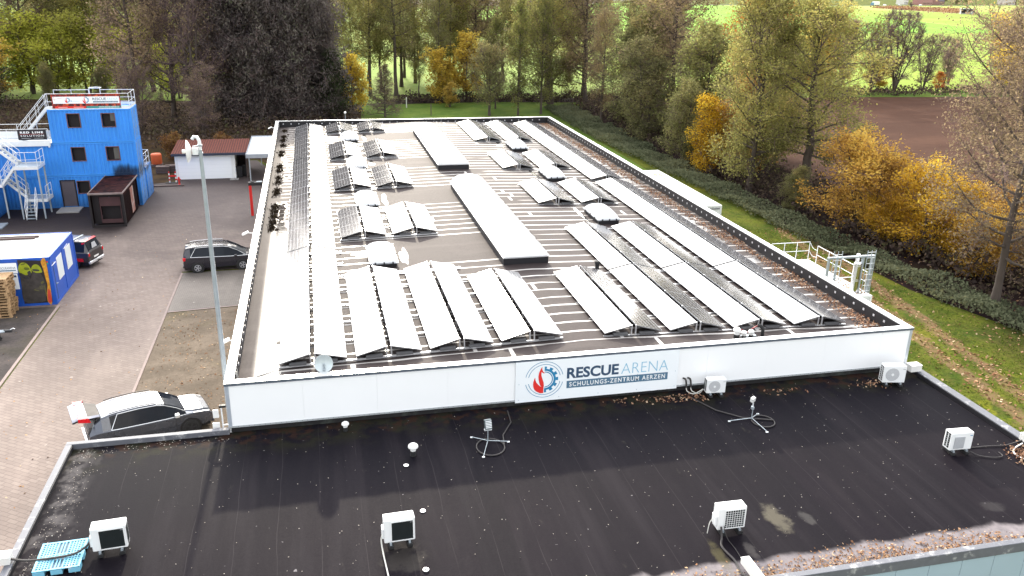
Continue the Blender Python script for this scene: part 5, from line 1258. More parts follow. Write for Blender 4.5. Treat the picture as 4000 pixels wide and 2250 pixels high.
# ------------------------------------------------------------------ cars
def car(name, label, loc, rotz, spec, cat='car'):
    """nose towards +x. spec: prof = list of (x, z_bottom, z_belt, z_top, half width belt, half width roof)"""
    t = thing(name, label, cat, loc, rotz)
    P = spec['prof']; paint = spec['paint']; glass = M['black_glass']
    secs = []
    for (x, zb, zl, zt, wb, wr) in P:
        zt = max(zt, zl+.012)
        half = [(wb*.86, zb), (wb*.97, zb+.10), (wb*1.0, zb+(zl-zb)*.55), (wb*.985, zl-.03), (wb*.955, zl), (wr+.02, zt-.06 if zt-zl > .12 else zl+.004), (wr*.93, zt-.015), (wr*.5, zt), (0, zt+.004)]
        secs.append([(x, -a, z) for a, z in half] + [(x, a, z) for a, z in reversed(half[:-1])])
    nP = len(secs[0]); vb = [p for s_ in secs for p in s_]
    body = MB(); gl = {}
    def isin(x, rng): return any(a-1e-4 <= x <= c+1e-4 for a, c in rng)
    for i in range(len(secs)-1):
        xa, xb = P[i][0], P[i+1][0]; xm = (xa+xb)/2
        for k in range(nP-1):
            q = [secs[i][k], secs[i+1][k], secs[i+1][k+1], secs[i][k+1]]
            kk = k if k < 8 else nP-2-k
            key = None
            if kk == 4 and isin(xm, spec['side']): key = ('side_window', k < 8)
            if kk in (5,6,7) and isin(xm, spec.get('screen', [])): key = ('windscreen', 0)
            if kk in (5,6,7) and isin(xm, spec.get('rear', [])): key = ('rear_window', 0)
            tgt = gl.setdefault(key, MB()) if key else body
            tgt.quad(*[tuple(p) for p in (q[0], q[1], q[2], q[3])])
    for s_, rev in ((secs[0], False), (secs[-1], True)):
        n = len(s_); body.poly([s_[j] for j in (range(n) if not rev else reversed(range(n)))], 1 if (spec.get('open_rear') and not rev) else 0)
    body.box(P[1][0], P[-2][0], -P[3][4]*.8, P[3][4]*.8, .2, P[3][1]+.02, 1)
    o = body.build('body', [paint, M['black_plastic']], t, smooth=True)
    for (nm, _), g in gl.items(): g.build(nm, glass, t, smooth=True)
    # wheels with arches
    for (xw, side) in [(x, s_) for x in spec['axles'] for s_ in (-1, 1)]:
        r = spec.get('wr', .33); wy = spec['hw']
        m = MB(); m.lathe([(r+.065, -.02), (r+.065, .012), (.01, .012)], 24, axis='y', c=(xw, side*(wy-.008), r)) if side > 0 else m.lathe([(r+.065, .02), (r+.065, -.012), (.01, -.012)], 24, axis='y', c=(xw, side*(wy-.008), r))
        m.build('wheel_arch', M['black_plastic'], t)
        s0 = side
        m = MB(); m.lathe([(r*.62, s0*.0), (r*.68, s0*.03), (r*.96, s0*.02), (r, -s0*.02), (r, -s0*.2), (r*.6, -s0*.2)], 26, axis='y', c=(xw, s0*(wy+.005), r)); w = m.build('wheel', M['rubber'], t, smooth=True)
        m = MB(); cy = s0*(wy+.018)
        m.lathe([(r*.64,0),(r*.64,s0*.012),(r*.57,s0*.014),(r*.57,0)], 24, axis='y', c=(xw, cy, r), caps=False)
        for k in range(10):
            a = 2*math.pi*(k//2)/5 + (.16 if k % 2 else -.16); d = Vector((math.cos(a), 0, math.sin(a))); e = Vector((-d.z, 0, d.x))*r*.055; c0 = Vector((xw, cy+s0*.012, r))
            m.quad(*[tuple(c0+d*r*.1-e), tuple(c0+d*r*.60-e), tuple(c0+d*r*.60+e), tuple(c0+d*r*.1+e)])
        m.lathe([(.001,s0*.016),(r*.13,s0*.015),(r*.13,0)], 12, axis='y', c=(xw, cy, r), caps=False)
        m.build('rim', spec.get('rimmat', M['rim']), w)
    x0 = P[0][0]; x1 = P[-1][0]
    # trim round the side windows
    if spec.get('trim'):
        for s_ in (-1, 1):
            lo = []; hi = []
            for (x, zb, zl, zt, wb, wr) in P:
                if isin(x, spec['trim']): lo.append((x, s_*(wb*.955+.006), zl+.004)); hi.append((x, s_*(wr+.026), zt-.062))
            m = MB(); m.tube(lo + list(reversed(hi[1:])) + [lo[0]], .016, 5); m.build('window_trim', M['chrome'], t)
    if spec.get('rails'):
        for s_ in (-1, 1):
            pts = [(x, s_*(wr*.95), zt+.035) for (x, zb, zl, zt, wb, wr) in P if isin(x, spec['rails'])]
            m = MB(); m.tube(pts, .018, 6); m.build('roof_rail', spec.get('railmat', M['black_plastic']), t)
    for s_ in (-1, 1):
        mx, mz, mw = spec['mirror']; m = MB(); m.T = Matrix.Translation((mx, s_*(mw+.12), mz)); m.box(-.08,.10,-.11,.09,-.07,.08); m.build('mirror', spec.get('mirrormat', paint), t, bevel=.035)
        m = MB(); hx, hz, hy = spec['head']; m.T = Matrix.Translation((hx, s_*hy, hz)) @ Euler((0,0,-s_*.5)).to_matrix().to_4x4(); m.box(-.18,.03,-.14,.14,-.07,.07); m.build('headlight', M['lamp_glass'], t, bevel=.03)
        if spec.get('tail'):
            tx, tz, ty = spec['tail']; m = MB(); m.T = Matrix.Translation((tx, s_*ty, tz)); m.box(-.03,.16,-.12,.05,-.10,.10); m.build('tail_light', M['tail_red'], t, bevel=.02)
        for x in spec['handles']: m = MB(); zl = spec['hz']; m.box(x-.1,x+.1,s_*(spec['hw']+.0)-.012,s_*(spec['hw'])+.02,zl-.015,zl+.02); m.build('door_handle', spec.get('handlemat', paint), t)
        for x in spec.get('gaps', []):
            m = MB(); m.box(x-.006,x+.006,s_*(spec['hw']-.012)-.02,s_*(spec['hw'])+.0035,.36,spec['hz']+.02); m.build('door_gap', M['black_plastic'], t)
    if spec.get('plate', True):
        m = MB(); m.box(x0-.02, x0-.006, -.26, .26, spec.get('pz', .55), spec.get('pz', .55)+.11); m.build('number_plate', M['white_paint'], t)
    m = MB(); m.box(x0-.06, x0+.10, -P[1][4]*.92, P[1][4]*.92, .32, .50); m.build('rear_bumper', spec.get('bumper', paint), t, bevel=.04)
    m = MB(); m.box(x1-.10, x1+.05, -P[-2][4]*.85, P[-2][4]*.85, .25, .46); m.build('front_bumper', spec.get('bumper', paint), t, bevel=.04)
    return t
def paint(name, c, rough=.25, metal=.4, dirt=None):
    return simple(name, c, rough, metal=metal, var=.06, scale=1.2, ior=1.6, coat=.6)
M['paint_black'] = paint('black blue car paint', (.010,.009,.018), .22, .1)
M['paint_grey'] = paint('dark grey car paint', (.085,.095,.12), .26, .6)
M['paint_anth'] = paint('anthracite car paint', (.05,.045,.048), .3, .4)
mpv = [(-2.20,.34,.92,1.02,.78,.60),(-2.17,.30,.98,1.22,.84,.62),(-2.02,.26,1.02,1.56,.88,.64),(-1.75,.24,1.04,1.62,.90,.66),(-1.40,.22,1.03,1.66,.91,.68),(-.55,.2,1.0,1.68,.915,.69),(.25,.2,.97,1.66,.915,.68),(.55,.2,.96,1.60,.915,.67),(1.05,.2,.95,1.36,.91,.66),(1.40,.2,.95,1.14,.90,.68),(1.62,.22,.95,1.02,.89,.72),(1.95,.24,.90,.95,.86,.70),(2.18,.28,.82,.86,.80,.62),(2.30,.34,.66,.70,.66,.5)]
car('parked_car', 'black van-like family car with bright window trim parked beside the hall wall', (-3.52,31.80,0), rad(5.4), dict(prof=mpv, paint=M['paint_black'], side=[(-1.75,-.58),(-.5,.9),(1.02,1.5)], screen=[(.55,1.62)], rear=[(-2.17,-1.75)], axles=(-1.38,1.35), hw=.905, trim=[(-1.76,1.62)], rails=[(-1.9,.4)], railmat=M['chrome'], mirror=(.95,1.02,.86), head=(2.1,.72,.55), tail=(-2.19,.92,.74), handles=(-.75,.28), hz=.86, gaps=(-1.02,-.5,.9), pz=.62))
aud = [(-2.32,.38,.80,.86,.80,.66),(-2.28,.32,.98,1.02,.88,.68),(-2.05,.28,1.05,1.38,.92,.66),(-1.80,.26,1.06,1.55,.94,.67),(-1.5,.26,1.05,1.62,.945,.68),(-1.2,.24,1.03,1.66,.95,.69),(-.4,.22,1.0,1.68,.955,.70),(.25,.22,.98,1.64,.955,.69),(.55,.22,.97,1.55,.955,.68),(1.0,.22,.97,1.32,.95,.68),(1.32,.22,.98,1.10,.94,.72),(1.6,.24,.97,1.05,.93,.76),(2.0,.26,.92,1.0,.90,.74),(2.25,.3,.84,.90,.84,.66),(2.38,.36,.68,.72,.72,.55)]
ac_ = car('parked_car', 'dark grey estate-like car with its tailgate open, standing behind the low roof', (-4.42,10.28,0), rad(20), dict(prof=aud, paint=M['paint_grey'], side=[(-1.5,-.48),(-.4,.9),(.95,1.3)], screen=[(.55,1.32)], rear=[], axles=(-1.42,1.42), hw=.945, wr=.36, trim=[(-1.51,1.33)], rails=[(-1.75,.3)], mirror=(.92,1.08,.92), mirrormat=M['coping'], head=(2.15,.76,.62), handles=(-.75,.30), hz=.86, gaps=(-1.1,-.44,.88), open_rear=True, plate=False, rimmat=M['dark_steel']))
# opened tailgate, hinged at the rear roof edge, and a dark sheet painting the boot's shade
m = MB(); m.poly([(-2.345,-.70,.55),(-2.30,-.70,1.0),(-1.98,-.60,1.45),(-1.98,.60,1.45),(-2.30,.70,1.0),(-2.345,.70,.55)]); m.quad((-2.30,-.72,.98),(-1.80,-.60,1.6),(-1.80,.60,1.6),(-2.30,.72,.98)); m.build('boot_shade_sheet', M['soot'], ac_)
m = MB(); m.box(-2.42,-2.30,-.78,.78,.50,.64); m.build('bumper_highlight', M['coping'], ac_, bevel=.03)  # pale bar paints the highlight on the rear bumper
tg = MB()
def gate(u, v):   # u along the gate from hinge, v across: slopes slightly upward to the rear, bends down at the tip
    x = -1.80-u*.98; z = 1.66+.20*u-.30*max(0,u-.55)**2*2.2
    return x, v, z
us = [0,.15,.3,.45,.58,.7,.85,1.0]; vs = [-1,-.85,-.5,0,.5,.85,1]
def gw(u): return .60+.20*min(1,u/.5)-.08*max(0,u-.7)
top_ = [[(gate(u,0)[0], v*gw(u), gate(u,0)[2]-(.05 if abs(v) == 1 else 0)) for v in vs] for u in us]
nv = len(vs); tg.add([p for r_ in top_ for p in r_], [(i*nv+j, i*nv+j+1, (i+1)*nv+j+1, (i+1)*nv+j) for i in range(len(us)-1) for j in range(nv-1) if not (i in (0,1,2) and 1 <= j <= 4)])
tg.add([(p[0], p[1], p[2]-.07) for r_ in top_ for p in r_], [((i+1)*nv+j, (i+1)*nv+j+1, i*nv+j+1, i*nv+j) for i in range(len(us)-1) for j in range(nv-1)], 1)
g_ = tg.build('tailgate', [simple('lid with painted sky sheen', (.26,.27,.33), .45, metal=.1), M['soot']], ac_, smooth=True)  # reflection on the dark car's raised lid painted as silver grey
gl = MB(); gl.add([p for r_ in top_ for p in r_], [(i*nv+j, i*nv+j+1, (i+1)*nv+j+1, (i+1)*nv+j) for i in (0,1,2) for j in (1,2,3,4)]); gl.build('rear_window', M['soot'], g_)
for s_ in (-1, 1):
    gl = MB(); a = gate(.42,0); c = gate(.80,0); gl.add([(a[0],s_*.84,a[2]+.012),(c[0],s_*.83,c[2]+.012),(c[0],s_*.52,c[2]+.03),(a[0]-.12,s_*.62,a[2]+.03),(a[0]+.06,s_*.83,a[2]-.20),(c[0],s_*.82,c[2]-.14)], [(0,1,2,3),(0,1,5,4)]); gl.build('tail_light', M['tail_red'], g_)
gl = MB(); a = gate(.74,0); gl.box(a[0]-.012,a[0]+.012,-.45,.45,a[2]+.012,a[2]+.022); gl.build('tail_strip', M['tail_red'], g_)
for s_ in (-1, 1): gl = MB(); gl.tube([(-1.95,s_*.66,1.5),(-2.35,s_*.70,1.70)], .015, 6); gl.build('gas_strut', M['black_plastic'], ac_)
# pick-up
pk = [(-2.55,.45,1.05,1.08,.86,.74),(-2.50,.42,1.08,1.20,.90,.68),(-2.30,.40,1.10,1.74,.92,.66),(-1.9,.38,1.10,1.79,.93,.68),(-.95,.36,1.10,1.80,.93,.70),(-.6,.36,1.10,1.82,.93,.70),(.2,.36,1.08,1.82,.93,.70),(.55,.36,1.08,1.74,.93,.69),(1.0,.36,1.08,1.46,.93,.70),(1.38,.38,1.08,1.16,.92,.74),(1.9,.4,1.04,1.10,.90,.74),(2.45,.44,.95,1.0,.84,.66),(2.6,.5,.75,.8,.72,.5)]
pkc = car('pickup_truck', 'dark pick-up truck with red marked canopy parked behind the office container', (-13.72,34.22,0), rad(163), dict(prof=pk, paint=M['paint_anth'], side=[(-2.1,-1.05),(-.85,.15),(.2,.98)], screen=[(.55,1.38)], rear=[(-2.50,-2.30)], axles=(-1.5,1.6), hw=.92, wr=.38, mirror=(.95,1.18,.90), head=(2.35,.85,.62), tail=(-2.53,.92,.80), handles=(-.3,.5), hz=.98, gaps=(-.95,.15,1.0), bumper=M['chrome'], pz=.62), 'pick-up')
m = MB()
for s_ in (-1, 1): m.quad((-2.30,s_*.69,1.70),(-2.30,s_*.69,1.10),(-2.12,s_*.75,1.10),(-2.12,s_*.72,1.70))
m.quad((-2.33,-.66,1.755),(-2.33,.66,1.755),(-2.15,.64,1.785),(-2.15,-.64,1.785)); m.build('red_marking', M['tail_red'], pkc)
m = MB()
for s_ in (-1, 1): m.box(-2.2,-1.2,s_*.925-.004,s_*.925+.004,.50,.72)
m.build('red_side_marking', M['tail_red'], pkc)
m = MB(); m.quad((-2.52,-.30,1.25),(-2.52,.30,1.25),(-2.44,.16,1.58),(-2.44,-.22,1.58)); m.build('window_emblem', M['ac_grey'], pkc)
m = MB(); m.tube([(-2.6,0,.42),(-2.85,0,.44),(-2.88,0,.52)], .03, 6); m.build('tow_bar', M['dark_steel'], pkc)
m = MB(); m.box(-1.55,-1.45,-.6,.6,1.815,1.84); m.build('roof_bar', M['galv'], pkc)
# ------------------------------------------------------------------ ground sheets
def sheet(name, pts, z, mat, sub=0):
    m = MB(); m.poly([(x, y, z) for x, y in pts]); return struct(m.build(name, mat))
sheet('ground', [(-2500,-300),(3000,-300),(3000,2600),(-2500,2600)], -.016, M['lawn'])
sheet('yard_paving', [(-60,-40),(-11.9,-40),(-11.9,26.2),(-60,26.2)], -.004, M['gravel'])
sheet('yard_paving', [(-11.7,-40),(-5.85,-40),(-5.85,24.1),(-.0,24.7),(0,24.9),(0,31),(-5.85,31),(-5.85,31.2),(0,31.2),(0,57),(-3,66),(-9.7,66),(-9.7,57.2),(-13,56),(-60,55),(-60,26.2),(-11.9,26.2),(-11.7,26.0)], 0, M['paver'])
sheet('parking_bay', [(-5.75,24.25),(.1,24.85),(.1,30.95),(-5.75,30.95)], .005, M['paver_bay'])
sheet('planting_strip', [(-5.75,-12),(.1,-12),(.1,24.62),(-5.75,24.05)], -.002, M['soil'])
m = MB(); m.box(-11.9,-11.76,-30,26.4,-.02,.035); struct(m.build('kerb', M['kerb']))
m = MB(); m.box(-5.86,-5.74,-12,30.9,-.02,.03); struct(m.build('kerb', M['kerb']))
m = MB(); m.poly([(-5.73,24.05,.025),(.1,24.65,.025),(.1,24.78,.025),(-5.73,24.18,.025)]); struct(m.build('kerb', M['kerb']))
sheet('forest_floor', [(-120,55.4),(-9.8,56.5),(-9.8,66.2),(-3,66.3),(0,60),(0,50),(8,50),(11,90),(12,104),(-20,112),(-60,118),(-120,118)], -.008, M['forest_floor'])
sheet('meadow', [(8,49),(22.6,49),(35.5,52),(36.5,100),(45,104),(30,106),(10,104.5),(9,90)], -.006, M['grass_back'])
sheet('stream_bank', [(10,104.5),(30,106),(45,104),(40,95),(38,60),(39,20),(41,12),(60,0),(60,10),(52,38),(53,106.8),(43,110),(18,110.5)], -.010, M['stream_bank'])
sheet('pasture', [(-600,118),(-60,118.2),(-20,112.2),(12,106),(18,110.5),(43,110),(60,113),(80,500),(60,565),(-600,565)], -.005, M['pasture'])
sheet('ploughed_field', [(49.5,46),(51.5,36),(60,10),(400,6),(420,99),(127,104.2),(94,106.6),(50,107)], -.004, M['plough'])
sheet('field_margin', [(53,107),(94,106.6),(127,104.2),(420,99),(420,104),(119,113.2),(60,113.2)], -.002, M['grass_back'])
sheet('field', [(60,113.2),(119,113.2),(420,104),(800,130),(700,250),(303,299),(241,290),(80,300)], -.006, M['field_lime'])
sheet('field', [(80,300),(241,290),(303,299),(309,308),(330,390),(359,476),(340,700),(80,700)], -.004, M['field_green'])
sheet('field', [(303,299),(700,250),(1600,500),(1700,1100),(900,890),(469,715),(345,690),(359,476),(330,390),(309,308)], -.002, M['field_pale'])
sheet('field', [(359,476),(309,308),(420,420),(600,620),(481,560),(440,600),(469,700),(420,690)], .0, M['field_lime'])
sheet('reed_bed', [(481.8,658),(476,543),(486,548),(560,640),(530,690)], .02, M['reed'])
sheet('road', [(250,650),(469,713),(532,726),(606,754),(900,888),(1700,1098),(1700,1106),(895,897),(600,762),(525,734),(460,722),(246,660)], .05, M['asphalt'])
# far hillside that closes the view
m = MB(); NX, NY = 40, 8
v = []
for j in range(NY+1):
    for i in range(NX+1):
        x = -1600+4200*i/NX; y0_ = 575 if x < 260 else 575+(x-260)*.75+180; 
        v.append((x, y0_+j*130, -.02+(j/NY)**1.3*75+(6*math.sin(i*.9)+4*math.sin(i*2.3))*(j/NY)))
m.add(v, [(j*(NX+1)+i, j*(NX+1)+i+1, (j+1)*(NX+1)+i+1, (j+1)*(NX+1)+i) for j in range(NY) for i in range(NX)])
struct(m.build('hills', M['hill'], smooth=True))

# ------------------------------------------------------------------ plants
def np_mesh(name, V, F, mats, midx=None, tint=None):
    me = bpy.data.meshes.new(name); nv, nf = len(V), len(F)
    me.vertices.add(nv); me.vertices.foreach_set('co', np.ascontiguousarray(V, dtype=np.float32).ravel())
    me.loops.add(nf*4); me.loops.foreach_set('vertex_index', np.ascontiguousarray(F, dtype=np.int32).ravel())
    me.polygons.add(nf); me.polygons.foreach_set('loop_start', np.arange(0, nf*4, 4, dtype=np.int32)); 
    try: me.polygons.foreach_set('loop_total', np.full(nf, 4, dtype=np.int32))
    except Exception: pass
    for m_ in mats: me.materials.append(m_)
    if midx is not None: me.polygons.foreach_set('material_index', np.ascontiguousarray(midx, dtype=np.int32))
    if tint is not None:
        a = me.attributes.new('tint', 'FLOAT', 'FACE'); a.data.foreach_set('value', np.ascontiguousarray(tint, dtype=np.float32))
    me.update(calc_edges=True); return me
def seg_arrays(P0, P1, R0, R1, n):
    D = P1-P0; D /= np.linalg.norm(D, axis=1, keepdims=True)+1e-9
    up = np.where(np.abs(D[:, 2:3]) < .9, np.array([[0,0,1.]]), np.array([[1.,0,0]]))
    A = np.cross(D, up); A /= np.linalg.norm(A, axis=1, keepdims=True)+1e-9; B = np.cross(D, A)
    an = np.arange(n)*2*np.pi/n
    ring = A[:, None]*np.cos(an)[None, :, None]+B[:, None]*np.sin(an)[None, :, None]
    V = np.concatenate([P0[:, None]+ring*R0[:, None, None], P1[:, None]+ring*R1[:, None, None]], 1).reshape(-1, 3)
    k = np.arange(n); k2 = (k+1) % n
    f = np.stack([k, k+n, k2+n, k2], 1)
    F = (f[None]+(np.arange(len(P0))*2*n)[:, None, None]).reshape(-1, 4)
    return V, F
def leaf_arrays(rng, C, S, aspect=.62, flat=.0, hang=0.):
    n = len(C); N = rng.normal(size=(n, 3)); N[:, 2] += flat; N /= np.linalg.norm(N, axis=1, keepdims=True)+1e-9
    T = rng.normal(size=(n, 3)); T[:, 2] -= hang; A = np.cross(N, T); A /= np.linalg.norm(A, axis=1, keepdims=True)+1e-9; B = np.cross(A, N)
    a = A*(S*.5*aspect)[:, None]; b_ = B*(S*.5)[:, None]
    V = np.stack([C-b_, C+a*.9-b_*.1, C+b_, C-a*.9-b_*.1], 1).reshape(-1, 3)
    F = np.arange(n*4).reshape(-1, 4); return V, F
def interp(poly, idx, u):
    K = poly.shape[1]-1; x = np.clip(u*K, 0, K-1e-6); i = x.astype(int); f = (x-i)[:, None]
    return poly[idx, i]*(1-f)+poly[idx, i+1]*f, (poly[idx, i+1]-poly[idx, i])
def unit(v): return v/(np.linalg.norm(v, axis=-1, keepdims=True)+1e-9)

def make_tree(seed, Ht=18, r0=.24, base=.25, spread=4., n1=26, n2=7, n3=5, up=(.2,.9), shape='alder', droop=0., leaves=8000, ls=.24, lsv=.35, cl=.35,
              mats=None, stems=1, stem_spread=0., wander=.25, lhang=0., aspect=.62, l2=.42, twig_r=.014, trunk_mat=None, lean=0.):
    rng = np.random.default_rng(seed)
    trunkV = []; segs0 = []
    Lp = []; 
    allP0 = []; allP1 = []; allR0 = []; allR1 = []
    K = 12; starts = []; 
    for s in range(stems):
        a = 2*np.pi*s/max(1, stems)+rng.uniform(-.4, .4); off = np.array([np.cos(a), np.sin(a)])
        hh = Ht*(1 if s == 0 else rng.uniform(.72, 1)); tt = np.linspace(0, 1, K+1)
        pts = np.zeros((K+1, 3)); pts[:, 2] = tt*hh
        pts[:, :2] = off*(.12*(stems > 1)+stem_spread*tt[:, None]**1.2)+np.cumsum(rng.normal(0, wander*hh/100, (K+1, 2)), 0)+np.array([lean, 0])*tt[:, None]**1.5*hh
        rr = r0*(1-tt)**.85*(.8 if stems > 1 else 1)+.02; rr[0] *= 1.35
        allP0.append(pts[:-1]); allP1.append(pts[1:]); allR0.append(rr[:-1]); allR1.append(rr[1:])
        nb = max(3, n1//stems); t = base+(1-base)*((np.arange(nb)+rng.uniform(.1, .9, nb))/nb)**.95; t = np.minimum(t, .985)
        tp = (t-base)/(1-base)
        sh = {'alder': .30+.70*np.sin(np.pi*np.clip(.12+.80*tp, 0, 1)), 'cone': (1-tp)**.85*.95+.06, 'round': np.sqrt(np.clip(1-(1.75*tp-.8)**2, .05, 1)), 'oval': np.sin(np.pi*np.clip(.1+.86*tp, 0, 1))**.6+.05, 'drum': np.minimum(1, 1.3*(1.05-tp))**.5}[shape]
        ln = spread*sh*rng.uniform(.7, 1.2, nb)*(1 if stems == 1 else .75)
        az = np.arange(nb)*2.399+rng.uniform(-.5, .5, nb)+s*1.1
        el = up[0]+(up[1]-up[0])*tp+rng.normal(0, .12, nb)
        d0 = np.stack([np.cos(az)*np.cos(el), np.sin(az)*np.cos(el), np.sin(el)], 1)
        p, _ = interp(pts[None], np.zeros(nb, int), t)
        KK = 5; poly = np.zeros((nb, KK+1, 3)); poly[:, 0] = p; d = d0.copy()
        for k in range(KK):
            d = unit(d+rng.normal(0, .14, (nb, 3))+np.array([0, 0, .10-droop*(.25+.2*k)])); poly[:, k+1] = poly[:, k]+d*(ln/KK)[:, None]
        rb = np.minimum(r0*.42*(1-t*.75), .10+.012*ln)+.012
        for k in range(KK):
            f0, f1 = (1-k/KK), (1-(k+1)/KK); allP0.append(poly[:, k]); allP1.append(poly[:, k+1]); allR0.append(rb*f0**.9+.008); allR1.append(rb*f1**.9+.008)
        Lp.append((poly, ln, tp))
    poly1 = np.concatenate([q[0] for q in Lp]); len1 = np.concatenate([q[1] for q in Lp]); tp1 = np.concatenate([q[2] for q in Lp]); N1 = len(poly1)
    V, F = seg_arrays(np.concatenate(allP0), np.concatenate(allP1), np.concatenate(allR0), np.concatenate(allR1), 6)
    trunk = np_mesh('trunk', V, F, [trunk_mat or M['bark']])
    # second order
    idx2 = np.repeat(np.arange(N1), n2); N2 = len(idx2); u2 = rng.uniform(.18, 1, N2)
    s2, d2 = interp(poly1, idx2, u2); d2 = unit(d2)
    dd = unit(d2*.7+unit(rng.normal(size=(N2, 3)))*.85+np.array([0, 0, .12-droop*.5])); ln2 = len1[idx2]*l2*rng.uniform(.5, 1.2, N2)*(1.15-.5*u2)+.25
    poly2 = np.zeros((N2, 4, 3)); poly2[:, 0] = s2; d = dd.copy()
    for k in range(3):
        d = unit(d+rng.normal(0, .2, (N2, 3))+np.array([0, 0, .06-droop*.35])); poly2[:, k+1] = poly2[:, k]+d*(ln2/3)[:, None]
    P0 = [poly2[:, k] for k in range(3)]; P1 = [poly2[:, k+1] for k in range(3)]
    R0 = [np.full(N2, twig_r*2.1*(1-k*.27)) for k in range(3)]; R1 = [np.full(N2, twig_r*2.1*(1-(k+1)*.27)) for k in range(3)]
    tw_t = [rng.uniform(.1, .7, N2) for k in range(3)]
    idx3 = np.repeat(np.arange(N2), n3); N3 = len(idx3); u3 = rng.uniform(.1, 1, N3)
    s3, d3 = interp(poly2, idx3, u3); dd3 = unit(unit(d3)*.7+unit(rng.normal(size=(N3, 3)))*.8+np.array([0, 0, .15-droop*.6])); ln3 = ln2[idx3]*rng.uniform(.25, .6, N3)+.12
    e3 = s3+dd3*ln3[:, None]
    P0.append(s3); P1.append(e3); R0.append(np.full(N3, twig_r)); R1.append(np.full(N3, twig_r*.4)); tw_t.append(rng.uniform(.2, 1, N3))
    V, F = seg_arrays(np.concatenate(P0), np.concatenate(P1), np.concatenate(R0), np.concatenate(R1), 3)
    T = np.repeat(np.concatenate(tw_t), 3); MI = np.zeros(len(F), int)
    if leaves:
        j = rng.integers(0, N3, leaves); uu = rng.uniform(.15, 1.1, leaves)[:, None]
        C = s3[j]+(e3[j]-s3[j])*uu+rng.normal(0, cl, (leaves, 3))
        S = ls*rng.uniform(1-lsv, 1+lsv, leaves)
        LV, LF = leaf_arrays(rng, C, S, aspect, .35, lhang)
        br = rng.normal(0, .16, N1)[idx2[idx3[j]]]; zz = C[:, 2]/Ht
        lt = np.clip(.42+br+rng.normal(0, .15, leaves)+.22*(zz-.55), 0, 1)
        F = np.concatenate([F, LF+len(V)]); V = np.concatenate([V, LV]); T = np.concatenate([T, lt]); MI = np.concatenate([MI, np.ones(leaves, int)])
    crown = np_mesh('crown', V, F, [M['twig'], mats or M['leaf_olive']], MI, T)
    return trunk, crown

PROTO = {}
def proto(key, **kw):
    PROTO[key] = (make_tree(**kw), kw.get('Ht', 18))
proto('alder_a', seed=11, Ht=20, r0=.24, base=.28, spread=3.9, n1=30, n2=7, n3=5, up=(.05,.9), leaves=17000, ls=.24, cl=.45, mats=M['leaf_olive'])
proto('alder_b', seed=12, Ht=20, r0=.22, base=.22, spread=3.6, n1=28, n2=7, n3=5, up=(.15,.95), leaves=14000, cl=.45, ls=.24, mats=M['leaf_olive'], wander=.5)
proto('alder_c', seed=13, Ht=20, r0=.26, base=.30, spread=4.4, n1=26, n2=8, n3=5, up=(.0,.8), leaves=11000, cl=.45, ls=.23, mats=M['leaf_green'], wander=.4)
proto('brown_a', seed=21, Ht=20, r0=.26, base=.16, spread=4.2, n1=32, n2=8, n3=6, up=(.15,.9), leaves=14000, cl=.45, ls=.23, mats=M['leaf_brown'])
proto('brown_b', seed=22, Ht=20, r0=.25, base=.20, spread=4.6, n1=32, n2=8, n3=6, up=(.05,.85), leaves=17000, cl=.45, ls=.24, mats=M['leaf_brown'], wander=.5)
proto('bare_a', seed=31, Ht=19, r0=.24, base=.08, spread=5.0, n1=60, n2=10, n3=8, up=(.1,1.0), leaves=6000, ls=.18, mats=M['leaf_brown'], wander=.5, twig_r=.017, l2=.5)
proto('bare_b', seed=32, Ht=18, r0=.20, base=.10, spread=4.2, n1=54, n2=10, n3=8, up=(.3,1.15), leaves=4500, ls=.18, mats=M['leaf_brown'], stems=3, stem_spread=1.6, twig_r=.017, l2=.5)
proto('conifer_a', seed=41, Ht=24, r0=.36, base=.02, spread=6.0, n1=130, n2=8, n3=4, up=(.05,.5), shape='drum', droop=.35, leaves=34000, ls=.36, cl=.30, mats=M['leaf_dark'], lhang=1.6, aspect=.4)
proto('conifer_b', seed=42, Ht=23, r0=.34, base=.01, spread=4.6, n1=110, n2=8, n3=4, up=(.1,.6), shape='drum', droop=.4, leaves=32000, ls=.36, cl=.4, mats=M['leaf_dark'], lhang=1.6, aspect=.4)
proto('cypress', seed=43, Ht=8, r0=.15, base=.01, spread=2.0, n1=80, n2=6, n3=4, up=(.5,1.1), shape='drum', leaves=13000, ls=.20, cl=.14, mats=M['leaf_cypress'], aspect=.45)
proto('spruce', seed=44, Ht=6.6, r0=.11, base=.03, spread=2.3, n1=64, n2=7, n3=5, up=(.1,.55), shape='cone', droop=.12, leaves=5200, ls=.15, cl=.07, mats=M['leaf_green'], aspect=.35, twig_r=.012)
proto('apple', seed=51, Ht=7.6, r0=.17, base=.22, spread=3.7, n1=34, n2=9, n3=6, up=(.1,1.1), shape='round', leaves=11000, ls=.18, cl=.2, mats=M['leaf_green'], twig_r=.011)
proto('pale_a', seed=52, Ht=14, r0=.11, base=.12, spread=2.2, n1=34, n2=7, n3=5, up=(.4,1.1), leaves=7500, ls=.19, cl=.25, mats=M['leaf_pale'], twig_r=.010)
proto('pale_b', seed=53, Ht=14, r0=.13, base=.10, spread=2.8, n1=36, n2=8, n3=5, up=(.3,1.0), leaves=9500, ls=.19, cl=.3, mats=M['leaf_pale'], shape='oval', twig_r=.010)
proto('oak', seed=61, Ht=21, r0=.46, base=.26, spread=6.6, n1=42, n2=9, n3=6, up=(.0,.9), shape='oval', leaves=26000, ls=.23, cl=.36, mats=M['leaf_olive'], wander=.7)
proto('oak_b', seed=62, Ht=19, r0=.36, base=.12, spread=7.4, n1=46, n2=9, n3=6, up=(-.15,.95), shape='oval', leaves=32000, ls=.23, cl=.4, mats=M['leaf_olive'], wander=.5, stems=2, stem_spread=1.2)
